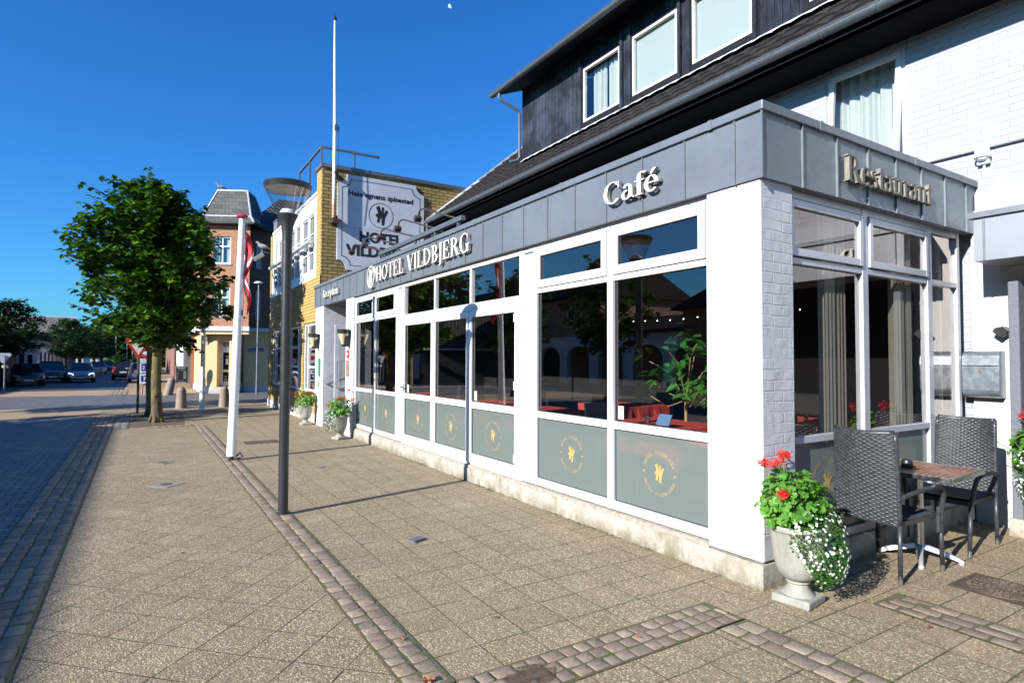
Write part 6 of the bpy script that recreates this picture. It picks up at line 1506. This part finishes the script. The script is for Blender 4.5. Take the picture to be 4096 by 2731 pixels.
b=MB(); b.obox((-.32,.05,-.16),(.34,.30,.14),Matrix.Rotation(R(-35),3,'Y')); b.build('lamp_box',simple('floodlight_grey',(.22,.21,.19),.6,0,.06,20),fl_,bevel=.02); b=MB(); b.tube([(0,.05,.0),(-.2,.05,.05),(-.3,.05,-.08)],.025,8); b.build('bracket',galv,fl_)
# pigeons
def bird(lab,loc,rz,s=1.0):
    t=MB(); t.tube([(-.20,0,.02),(-.13,0,.05),(-.06,0,.085),(.02,0,.10),(.07,0,.125),(.095,0,.165),(.12,0,.19),(.14,0,.19),(.155,0,.185),(.175,0,.178)],[.012,.022,.048,.060,.045,.026,.028,.022,.008,.002],12)
    for s_ in (-1,1):
        t.tube([(.02,s_*.045,.11),(-.06,s_*.055,.09),(-.17,s_*.02,.05)],[.015,.028,.004],6); t.tube([(.01,s_*.02,.05),(.012,s_*.02,0),(.035,s_*.02,0)],.005,5)
    o=t.build('pigeon',simple('pigeon_feathers',(.20,.18,.17),.7,0,.4,25),smooth=2); o.location=loc; o.rotation_euler=(0,0,rz); o.scale=(s,)*3; tag(o,lab,'bird','pigeons on the roofs')
tl=rings[2][0]
bird('grey pigeon perched on the left end of the slate tower ridge',(tl.x+.12,tl.y-.02,tl.z+.03),R(170),1.5)
bird('grey pigeon perched on the floodlight at the far corner of the yellow building',(3.52,21.95,5.38),R(150),1.5)
# ================= right side of the far street =================
def block(name,lab,cat,x0,y0,x1,y1,h,m,rm=None,rh=1.5,wins=0,doors=0,axis='y',frame=white):
    t=thing(name,lab,cat,((x0+x1)/2,(y0+y1)/2,0)); b=MB(); b.box(x0,y0,-.05,x1,y1,h); b.build('walls',m,t)
    b=MB()
    if axis=='y': xm=(x0+x1)/2; b.prism([(x0-.3,y0-.2,h-.05),(x1+.3,y0-.2,h-.05),(xm,y0-.2,h+rh)],(0,y1-y0+.4,0))
    else: ym=(y0+y1)/2; b.prism([(x0-.2,y0-.3,h-.05),(x0-.2,y1+.3,h-.05),(x0-.2,ym,h+rh)],(x1-x0+.4,0,0))
    b.build('roof',rm or mr_,t); return t
def facewin(t,x,s,y0,y1,z0,z1,arch=False,col=None):
    """window on a wall facing +/-X; s=-1 faces -X"""
    b=MB(); b.box(x,y0,z0,x+s*.03,y1,z1); 
    if arch: b.tube([(x,(y0+y1)/2,z1),(x+s*.028,(y0+y1)/2,z1)],(y1-y0)/2,16)
    w=b.build('window',col or simple('dark_shop_glass',(.012,.014,.018),.08,spec=.8),t); return w
t=block('hairdresser_shop','dark fronted hairdresser shop behind the price board','shop',2.72,36.9,9,50,3.0,simple('dark_shopfront',(.06,.05,.045),.7),None,2.5)
b=MB(); b.prism([(2.72,38,2.75),(2.72,46,2.75),(1.75,46,2.25),(1.75,38,2.25)],(0,0,.04)); b.build('awning',simple('black_awning',(.02,.02,.02),.8),t)
hs=thing('hairdresser_sign','dark hanging sign with cream letters frisør beside the cream corner building','shop sign',(2.3,37.3,2.3))
b=MB(); b.box(1.98,37.3,2.10,2.68,37.36,2.52); b.build('board',black,hs); b=sans('frisør',(2.02,37.293,2.2),(1,0,0),.17,(0,-1,0),0,width=.6,bold=.03); b.build('letters',simple('sign_cream_letters',(.7,.62,.45),.5),hs)
t=block('brown_block','low brown brick building down the street','building',2.6,62,9,84,3.1,simple('brown_brick_far',(.20,.10,.075),.9,0,.2,3),None,2.0)
t=block('white_shop','narrow white shop front with tall windows beyond the price board','shop',2.75,52,9,61.5,3.2,simple('white_wall_far',(.72,.72,.72),.8,0,.05,3),None,1.8)
b=MB()
for i in range(4): b.box(2.9+i*.22,51.96,.6,3.04+i*.22,52,2.3)
b.build('window',simple('dark_shop_glass',(.012,.014,.018),.08,spec=.8),t)
af=thing('price_board','black board with white hairdresser prices standing before the shop','price board',(2.36,45.6,0))
b=MB(); b.box(2.0,45.6,.17,2.73,45.66,1.13); b.build('frame',simple('board_grey_frame',(.55,.55,.52),.5),af); b=MB(); b.box(2.03,45.585,.20,2.70,45.6,1.10); b.build('board',black,af)
b=MB(); b.box(2.05,45.4,-.02,2.12,45.8,.17); b.box(2.6,45.4,-.02,2.67,45.8,.17); b.build('foot',black,af)
b=sans('Frisør',(2.11,45.578,.965),(1,0,0),.10,(0,-1,0),0,width=.50,bold=.03)
for i,(l,p) in enumerate((('Herre','170,-'),('Permanent','150,-'),('Børn','150,-'),('Damer','270,-'),('Farve','250,-'),('Klip','220,-'))):
    sans(p,(2.45,45.578,.70-i*.082),(1,0,0),.052,(0,-1,0),0,width=.21,bold=.02,b=b); sans(l,(2.07,45.578,.70-i*.082),(1,0,0),.03,(0,-1,0),0,b=b)
sans('Damer & Herre',(2.2,45.578,.87),(1,0,0),.03,(0,-1,0),0,width=.34,b=b); sans('Ingen tidsbestilling',(2.16,45.578,.81),(1,0,0),.03,(0,-1,0),0,width=.42,b=b)
b.build('letters',stk,af)
# traffic and parking signs
def tri(name,lab,x,y,zc,s,post_h,flip=1,r=.035,pm=None):
    t=thing(name,lab,'traffic sign',(x,y,0)); b=MB(); b.tube([(x,y,-.02),(x,y,post_h)],r,10); b.build('post',pm or galv,t,smooth=True); return t
gs=simple('dark_green_grey_post',(.03,.035,.03),.5)
yt=tri('yield_sign','red and white give way triangle on a dark post just left of the tree trunks',-.05,20.75,2.1,.4,2.0,pm=gs)
yx,yy=-.06,20.69
b=MB(); b.prism([(yx-.36,yy,2.2),(yx+.36,yy,2.2),(yx,yy,1.58)],(0,.02,0)); b.build('red_triangle',simple('sign_red',(.55,.03,.02),.4),yt,bevel=.004)
b=MB(); b.prism([(yx-.25,yy-.004,2.14),(yx+.25,yy-.004,2.14),(yx,yy-.004,1.72)],(0,.003,0)); b.build('white_triangle',stk,yt)
pk=thing('parking_sign','stack of parking zone plates on two grey posts behind the tree trunks','traffic sign',(.12,31.0,0))
b=MB(); b.tube([(-.06,31.05,0),(-.06,31.05,1.95)],.03,8); b.tube([(.34,31.05,0),(.34,31.05,2.1)],.03,8); b.build('post',galv,pk,smooth=True)
sb_=simple('sign_blue',(.015,.03,.22),.4); 
b=MB(); b.box(-.02,31.0,.50,.42,31.02,.93); b.box(-.02,31.0,.98,.42,31.02,1.42); b.box(-.02,31.0,1.45,.42,31.02,1.62); b.build('white_plate',stk,pk,bevel=.004)
b=MB(); b.box(.03,30.99,.60,.36,31.0,.86); b.box(.03,30.99,1.08,.36,31.0,1.39); b.build('blue_panel',sb_,pk)
b=sans('2',(.07,30.984,1.15),(1,0,0),.15,(0,-1,0),0,bold=.03); sans('P',(.13,30.984,.64),(1,0,0),.17,(0,-1,0),0,bold=.03,b=b); b.build('white_letters',stk,pk)
b=sans('Zone',(.08,30.996,1.0),(1,0,0),.05,(0,-1,0),0,b=b.__class__()); sans('Særlig parkering',(.0,30.996,1.55),(1,0,0),.035,(0,-1,0),0,width=.38,b=b); b.build('black_letters',black,pk)
nr=thing('no_entry_sign','red ringed round traffic sign above the parking plates','traffic sign',(.2,30.95,2.0),local=True)
b=MB(); b.tube([(0,0,0),(0,.03,0)],.34,28); b.build('red_disc',simple('sign_red',(.55,.03,.02),.4),nr); b=MB(); b.tube([(0,-.006,0),(0,0,0)],.22,24); b.build('white_disc',stk,nr); b=MB(); b.box(-.12,-.01,-.06,.12,-.006,.02); b.box(-.07,-.0105,.02,.07,-.0065,.08); b.build('car_symbol',black,nr)
b=MB(); b.tube([(0,.05,-.4),(0,.05,.2)],.03,8); b.build('bracket',galv,nr)
lsn=thing('traffic_sign','grey triangular traffic sign seen from behind with a small plate, at the left edge','traffic sign',(-5.48,36.75,0))
b=MB(); b.tube([(-5.48,36.75,0),(-5.48,36.75,1.75)],.035,8); b.build('post',galv,lsn,smooth=True)
b=MB(); b.prism([(-5.85,36.79,1.86),(-5.30,36.79,1.86),(-5.24,36.79,1.78),(-5.50,36.79,1.38),(-5.60,36.79,1.38)],(0,.02,0)); b.build('panel',simple('sign_back_grey',(.5,.54,.58),.5,.3),lsn); b=MB(); b.box(-5.6,36.79,1.15,-5.36,36.81,1.28); b.build('small_plate',stk,lsn)
sp2=thing('slim_post','short white marker post beside the parking sign','post',(.30,31.0,0),local=True); b=MB(); b.tube([(.13,-.1,-.02),(.13,-.1,1.05)],.035,10); b.build('post',polew,sp2,smooth=True)
# ================= left side of the far street =================
dk=simple('dark_brick_far',(.07,.05,.045),.9,0,.3,3)
t=block('corner_shop','low dark brick shop with a flat canopy at the left edge of the side street','shop',-22,38.6,-7.9,57,3.4,dk,None,2.6)
b=MB(); b.box(-22,38.2,2.30,-7.0,38.7,2.42); b.box(-7.9,38.6,2.30,-7.0,57,2.42); b.build('canopy',simple('dirty_canopy',(.45,.45,.44),.8),t)
b=MB(); b.box(-11.5,38.56,.4,-9.9,38.6,2.1); b.box(-9.5,38.56,.4,-8.3,38.6,2.1); b.build('shop_window',simple('dark_shop_glass',(.012,.014,.018),.08,spec=.8),t)
b=MB(); b.box(-9.0,38.55,.3,-8.0,38.59,2.0); b.build('roller_door',simple('roller_door_grey',(.35,.36,.37),.7),t)
t=block('white_arched_house','low white house with small arched windows down the left side of the street','house',-16,58,-6.75,70,2.6,simple('white_wall_far',(.72,.72,.72),.8,0,.05,3),None,2.0)
for i in range(4): facewin(t,-6.75,1,59.5+i*2.4,60.4+i*2.4,.9,1.7,True)
b=MB()
for i in range(3): b.box(-8.3+i*.5,57.96,.9,-8.02+i*.5,58.0,1.9)
b.build('window',simple('dark_shop_glass',(.012,.014,.018),.08,spec=.8),t)
t=block('slate_roofed_house','grey roofed house with its gable to the street rising above the small trees','house',-15,72.5,-6.0,80,4.2,dk,None,1.6,axis='x')
for o in kids(t):
    if o.name.startswith('roof'):
        n=NT('mossy_far_tiles'); X=n.xyz(); bb_=n.n('ShaderNodeTexBrick'); n.set(bb_.inputs['Vector'],n.comb(X[0],n.math('MULTIPLY',X[2],1.4),0.0)); bb_.inputs['Scale'].default_value=1; bb_.inputs['Brick Width'].default_value=.5; bb_.inputs['Row Height'].default_value=.3; bb_.inputs['Mortar Size'].default_value=.05
        n.set(bb_.inputs['Color1'],(.13,.12,.10)); n.set(bb_.inputs['Color2'],(.2,.18,.15)); n.set(bb_.inputs['Mortar'],(.03,.03,.03)); n.bsdf(bb_.outputs['Color'],.85); o.data.materials[0]=n.m
b=MB(); b.box(-11.6,76,5.6,-11.0,76.6,6.6); b.build('chimney',dk,t)
b=MB(); b.bar((-15.2,76.25,5.86),(-5.8,76.25,5.86),.18,.1); b.bar((-5.8,76.25,5.84),(-5.8,72.2,4.2),.12,.1); b.build('ridge_tiles',simple('pale_flashing',(.62,.62,.64),.5),t)
t=block('red_roofed_house','small house with an orange tiled roof far down the left side of the street','house',-12,84,-5.6,95,3.4,simple('white_wall_far',(.72,.72,.72),.8,0,.05,3),simple('orange_tiles',(.38,.15,.07),.8),1.6,axis='x')
t=block('pale_far_house','tiny pale house front at the far end of the street on the left','house',-10,98,-4.9,112,3.0,simple('white_wall_far',(.72,.72,.72),.8,0,.05,3),None,2)
# pruned street limes on the left and green mass at the end
def tcopy(o,loc,s,rz,lab,group='pruned lime trees along the far street'):
    c=dup(o,(loc[0],loc[1],0),rz,lab,sc=s,group=group); return c
fl0=lime('lime_tree','large dark lime tree at the left edge of the picture beyond the crossing',(-7.0,46.5),2.0,1.9,5.0,110,34,.18,darkleaf,31,.16,(0,0),'pruned lime trees along the far street')
tcopy(fl0,(-4.95,58.5),(.72,.72,.93),1.7,'rounded lime tree in front of the grey roofed house')
tcopy(fl0,(-5.0,71),(.95,.95,.95),2.5,'lime tree just right of the rounded one, reaching over the road edge')
tcopy(fl0,(-4.6,84),(1.0,1.0,.93),3.5,'dark lime tree in the middle of the row along the far street')
tcopy(fl0,(-4.5,97),(1.1,1.1,.95),4.5,'farthest lime tree of the row along the far street')
tcopy(fl0,(-14,44),(1.2,1.2,1.25),5.1,'big lime tree beside the dark corner shop, outside the left edge')
g=MB(); rnd=random.Random(77)
for i in range(420):
    leafquads(g,(rnd.uniform(-5,12),rnd.uniform(128,134),rnd.uniform(.6,6.6+1.0*math.sin(i))),26,.8,rnd,(1.3,1.0,.9),.5,.8)
tag(g.build('far_wood',leafmat('far_green_leaf',(.03,.08,.015),(.05,.12,.02),tr=.3)),'green wood closing the far end of the street','wood',kind='stuff')
for x,y,lab in ((-6.1,40.5,'white slim pole in front of the dark corner shop'),(-5.35,61,'leaning white slim pole beside the second street lime')):
    t=thing('white_pole',lab,'pole',(x-.95 if y<50 else x,y,0),local=True); b=MB(); b.tube([(0,0,0),(-.08 if y>50 else 0,0,2.35)],.07,8); b.build('shaft',simple('grey_white_pole',(.5,.52,.54),.6),t,smooth=True)
for k,(x,y,h) in enumerate(((-2.55,86,4.6),(-1.6,96,3.8),(-1.0,100,3.9),(-.45,104,3.6))):
    t=thing('far_lamp_post',['leftmost','second','third','rightmost'][k]+' of the thin grey posts standing at the far end of the street','lamp post',(x,y,0),'thin posts at the end of the street',local=True); b=MB(); b.tube([(0,0,0),(0,0,h)],.07,6); b.build('shaft',galv,t); b=MB(); b.box(-.3,-.1,h,.15,.1,h+.1); b.build('head',galv,t)
# ================= cars =================
cglass=simple('car_glass',(.010,.013,.017),.05,spec=.9)
tyre=simple('tyre_rubber',(.015,.015,.015),.8); rimm=simple('alloy_rim',(.45,.46,.48),.3,.9)
hl=NT('headlight_on'); hl.bsdf((.9,.9,.85),.2,emis=(1,.9,.75),estr=.9); hl=hl.m
hoff=simple('headlight_off',(.35,.37,.40),.12,.3); tail=simple('tail_light',(.45,.02,.02),.2)
def car(name,lab,loc,rz,paint,L=4.3,Wd=1.76,H=1.46,wagon=False,lights='off',plate_=None,suv=0,rails=False):
    """front along local +X; body lofted from cross-sections"""
    t=thing(name,lab,'car',loc,'cars in the far street',local=True,rz=rz); hw=Wd/2; h=L/2; g=suv
    S=[(-h,.42,.88,.80),(-h+.08,.26,.96,.93),(-h+.55,.2,1.0,1.0),(-h*.35,.18,.98,1.0),(h*.25,.18,.95,1.0),(h-1.05,.2,.90,1.0),(h-.45,.22,.80,.97),(h-.12,.26,.68,.90),(h,.36,.55,.78)]
    b=MB(); V=[];F=[]; n=12
    for x,zl,zt,wf in S:
        zl+=g*.6; zt+=g; w=hw*wf
        V+=[(x,-w*.85,zl),(x,-w*.97,zl+.08),(x,-w,zl+(zt-zl)*.45),(x,-w*.985,zl+(zt-zl)*.75),(x,-w*.93,zt-.03),(x,-w*.80,zt),(x,w*.80,zt),(x,w*.93,zt-.03),(x,w*.985,zl+(zt-zl)*.75),(x,w,zl+(zt-zl)*.45),(x,w*.97,zl+.08),(x,w*.85,zl)]
    for i in range(len(S)-1):
        for j in range(n): a=i*n+j;c=i*n+(j+1)%n; F.append((a,c,c+n,a+n))
    F+=[tuple(range(n)),tuple(range((len(S)-1)*n,len(S)*n))[::-1]]; b.add(V,F); body=b.build('body',paint,t,smooth=True)
    zr=H; zb=.95+g
    xr0=-h+(.22 if wagon else .5); bot=[(-h+.12 if wagon else -h+.28,zb),(h-1.0,zb-.04)]; top=[(xr0+.22,zr-.02),(h-1.95,zr)]
    b=MB(); wb,wt=hw*.90,hw*.70
    V=[(bot[0][0],-wb,bot[0][1]),(bot[1][0],-wb,bot[1][1]),(bot[1][0],wb,bot[1][1]),(bot[0][0],wb,bot[0][1]),(top[0][0],-wt,top[0][1]),(top[1][0],-wt,top[1][1]),(top[1][0],wt,top[1][1]),(top[0][0],wt,top[0][1])]
    b.add(V,[(0,1,5,4),(1,2,6,5),(2,3,7,6),(3,0,4,7),(4,5,6,7)]); b.build('windows',cglass,t,bevel=.03)
    b=MB(); V2=[Vector(v) for v in V]
    b.prism([V2[4]+Vector((-.03,-.02,.0)),V2[5]+Vector((.05,-.02,0)),V2[6]+Vector((.05,.02,0)),V2[7]+Vector((-.03,.02,0))],(0,0,.035))
    for a,c in ((0,4),(1,5),(2,6),(3,7)): b.bar(V2[a],V2[c],.07,.05)
    for s,q in ((-1,(0,1,4,5)),(1,(3,2,7,6))):
        for f in (.40,.68): b.bar(V2[q[0]].lerp(V2[q[1]],f),V2[q[2]].lerp(V2[q[3]],f),.05,.04)
    b.build('roof',paint,body,bevel=.01)
    if rails:
        b=MB(); 
        for s in (-1,1): b.tube([(top[0][0],s*wt*.95,zr+.02),(top[0][0]+.1,s*wt*.95,zr+.07),(top[1][0]-.1,s*wt*.95,zr+.07),(top[1][0],s*wt*.95,zr+.02)],.018,6)
        b.build('roof_rail',black,t)
    for sx in (-h+.85,h-.88):
        for s in (-1,1):
            b=MB(); b.tube([(sx,s*(hw-.20),.31),(sx,s*(hw+.005),.31)],.31,20); w=b.build('wheel',tyre,t,smooth=True); b=MB(); b.tube([(sx,s*(hw+.006),.31),(sx,s*(hw+.015),.31)],.20,16); b.build('rim',rimm,w)
    for s in (-1,1):
        b=MB(); b.prism([(h-.16,s*hw*.86,.58+g),(h-.03,s*hw*.52,.55+g),(h-.05,s*hw*.52,.68+g),(h-.24,s*hw*.88,.76+g)],(.03,0,0)); b.build('headlight',hl if lights=='on' else hoff,t,bevel=.01)
        b=MB(); b.box(-h-.0,s*hw*.62,.70+g,-h+.06,s*hw*.88,.95+g+(.2 if suv or lights=='tail' else 0)); b.build('tail_light',tail,t,bevel=.02)
        b=MB(); b.obox((h-1.45,s*(hw+.09),zb+.06),(.10,.18,.12)); b.build('mirror',paint,t,bevel=.03)
    b=MB(); b.box(h-.06,-.32,.42+g*.7,h+.005,.32,.54+g*.7); b.box(h-.05,-.5,.24+g*.7,h+.0,.5,.33+g*.7); b.build('grille',black,t,bevel=.01)
    pltm=simple('plate_white',(.7,.7,.68),.5)
    for x,sg_ in ((h+.006,1),(-h-.006,-1)):
        b=MB(); z0=.34+g*.7 if sg_>0 else .62+g; b.box(x,-.25,z0,x+.01*sg_,.25,z0+.11); pp=b.build('number_plate',pltm,t)
        if plate_: b=sans(plate_,(x+.013*sg_,-.22*sg_,z0+.025),(0,sg_,0),.065,(sg_,0,0),0,width=.44,bold=.02); b.build('plate_letters',black,pp)
    t.scale=(.88,.88,.88)
    return t
paint=lambda n_,c,m_=.3: simple(n_,c,.3,m_,.03,5,coat=.8)
car('silver_wagon','silver estate car with its headlights on, driving towards the camera',(-3.5,51,0),R(-86),paint('paint_silver_grey',(.30,.33,.35),.5),4.7,1.80,1.48,True,'on','XD 38 876',rails=True)
car('black_hatchback','black hatchback seen from behind, driving away in the right lane',(-1.1,55.5,0),R(90),paint('paint_black',(.008,.009,.012),.1),3.9,1.68,1.52,False,'tail')
car('white_car','pale silver car parked at the right kerb behind the sign posts',(.05,49.5,0),R(92),paint('paint_pale_silver',(.60,.62,.64),.3),4.2,1.72,1.50,False,'tail',suv=.05)
car('dark_hatchback','black car parked half behind the left street lime, its pale number plate facing the camera',(-5.75,45.5,0),R(-80),paint('paint_black',(.008,.009,.012),.1),4.2,1.76,1.45,False,'off','AV 63 587')
car('dark_estate','larger black car parked behind the black car at the left kerb',(-5.2,51.5,0),R(-82),paint('paint_dark_blue_black',(.010,.013,.022),.2),4.5,1.8,1.58,True,'off',suv=.06)
car('far_silver_car','small silver car parked far down the left side of the street',(-3.75,75,0),R(-88),paint('paint_silver_grey',(.30,.33,.35),.5),4.2,1.74,1.45,False,'off')
car('far_dark_car','dark car parked behind the small silver car far down the street',(-3.6,88,0),R(-90),paint('paint_black',(.008,.009,.012),.1),4.2,1.74,1.5)
# ================= buildings across the market square (their shade and their reflection) =================
t=thing('market_house','low hipped roof house across the street that shades the cobbled road','house',(-14.5,0,0))
b=MB(); b.box(-18,-30,-.05,-11,16.6,3.7); b.build('walls',brickmat('market_red_brick',(.34,.13,.08),(.42,.18,.11),(.4,.33,.26),'y',.24,.08,.012),t)
b=MB(); ex0,ex1,ey0,ey1,ez=-18.4,-10.6,-30.4,17.0,3.65; rz_=6.75
P=[(ex0,ey0,ez),(ex1,ey0,ez),(ex1,ey1,ez),(ex0,ey1,ez),(-14.5,ey0+3.5,rz_),(-14.5,ey1-3.6,rz_)]
b.add(P,[(0,1,4),(1,2,5,4),(2,3,5),(3,0,4,5),(0,3,2,1)]); b.build('roof',tilem,t)
for i in range(6): facewin(t,-11,1,12.5-i*4,14-i*4,1.0,2.4,False)
ah=thing('arcade_house','red brick house with a white arcade across the market square, mirrored in the cafe windows','house',(-22,42,0))
redm=brickmat('arcade_red_brick',(.60,.22,.12),(.70,.29,.16),(.45,.36,.28),'y',.24,.08,.012)
arw=simple('white_arcade_paint',(.86,.85,.83),.8,0,.05,3)
b=MB(); b.box(-27,30.9,3.3,-18.9,70,6.1); b.build('upper_wall',redm,ah)
b=MB(); b.box(-27,14.4,-.05,-21.2,70,3.3); b.build('shop_wall',redm,ah)
b=MB(); n_=16; pitch_=3.4
for i in range(n_):
    y0=14.4+i*pitch_; wv=2.5; cy=y0+pitch_/2; zs=1.75; P=[(y0,3.3),(y0,0),(cy-wv/2,0),(cy-wv/2,zs)]+[(cy-wv/2*math.cos(math.pi*k/12),zs+ .85*math.sin(math.pi*k/12)) for k in range(1,12)]+[(cy+wv/2,zs),(cy+wv/2,0),(y0+pitch_,0),(y0+pitch_,3.3)]
    b.prism([(-18.7,y,z) for y,z in P],(-.35,0,0))
b.build('arcade',arw,ah)
b=MB(); b.prism([(-27.5,14.2,3.3),(-18.3,14.2,3.3),(-18.3,14.2,3.5),(-23,14.2,4.7)],(0,16.4,0)); b.build('low_roof',tilem,ah)
b=MB(); b.prism([(-28.2,30.6,6.1),(-18.1,30.6,6.1),(-23,30.6,8.6)],(0,39.8,0)); b.build('roof',tilem,ah)
for i in range(7): 
    w=facewin(ah,-18.9,1,33+i*5,34.4+i*5,4.1,5.4,False); b=MB(); y0=33+i*5; 
    for a,c,d,e in ((y0-.08,y0+.02,4.0,5.5),(y0+1.38,y0+1.48,4.0,5.5),(y0,y0+1.4,4.0,4.1),(y0,y0+1.4,5.4,5.5),(y0+.66,y0+.74,4.1,5.4)): b.box(-18.86,a,d,-18.82,c,e)
    b.build('frame',white,w)
# day moon
mn=NT('day_moon'); mn.bsdf((.3,.35,.5),1,emis=(.13,.28,.72),estr=1.0)
d=(_f+ _r*((1797.5-2048)/2367.13)+ _u*((1365.5-26)/2367.13)); d.normalize(); 
mc=Vector((0,0,1.6))+d*3000; mr2=11
ax=Matrix.Rotation(R(-35),3,d); uu=(ax@u2).normalized(); vv=d.cross(uu).normalized()
# the lit half of a sphere, as a solid gibbous shell
b=MB(); n=20; V=[];F=[]
def mp(th,ph): # th along terminator axis
    return mc+uu*(mr2*math.cos(th))+(vv*-1)*(mr2*math.sin(th)*math.cos(ph))-d*(mr2*math.sin(th)*math.sin(ph))
for i in range(n+1):
    for j in range(n+1): V.append(mp(math.pi*i/n,R(-90)*0+R(-10)+R(110)*j/n))
for i in range(n):
    for j in range(n): a=i*(n+1)+j; F.append((a,a+1,a+n+2,a+n+1))
b.add(V,F); o=b.build('moon',mn.m,smooth=2); tag(o,'pale half moon in the blue daytime sky','moon')
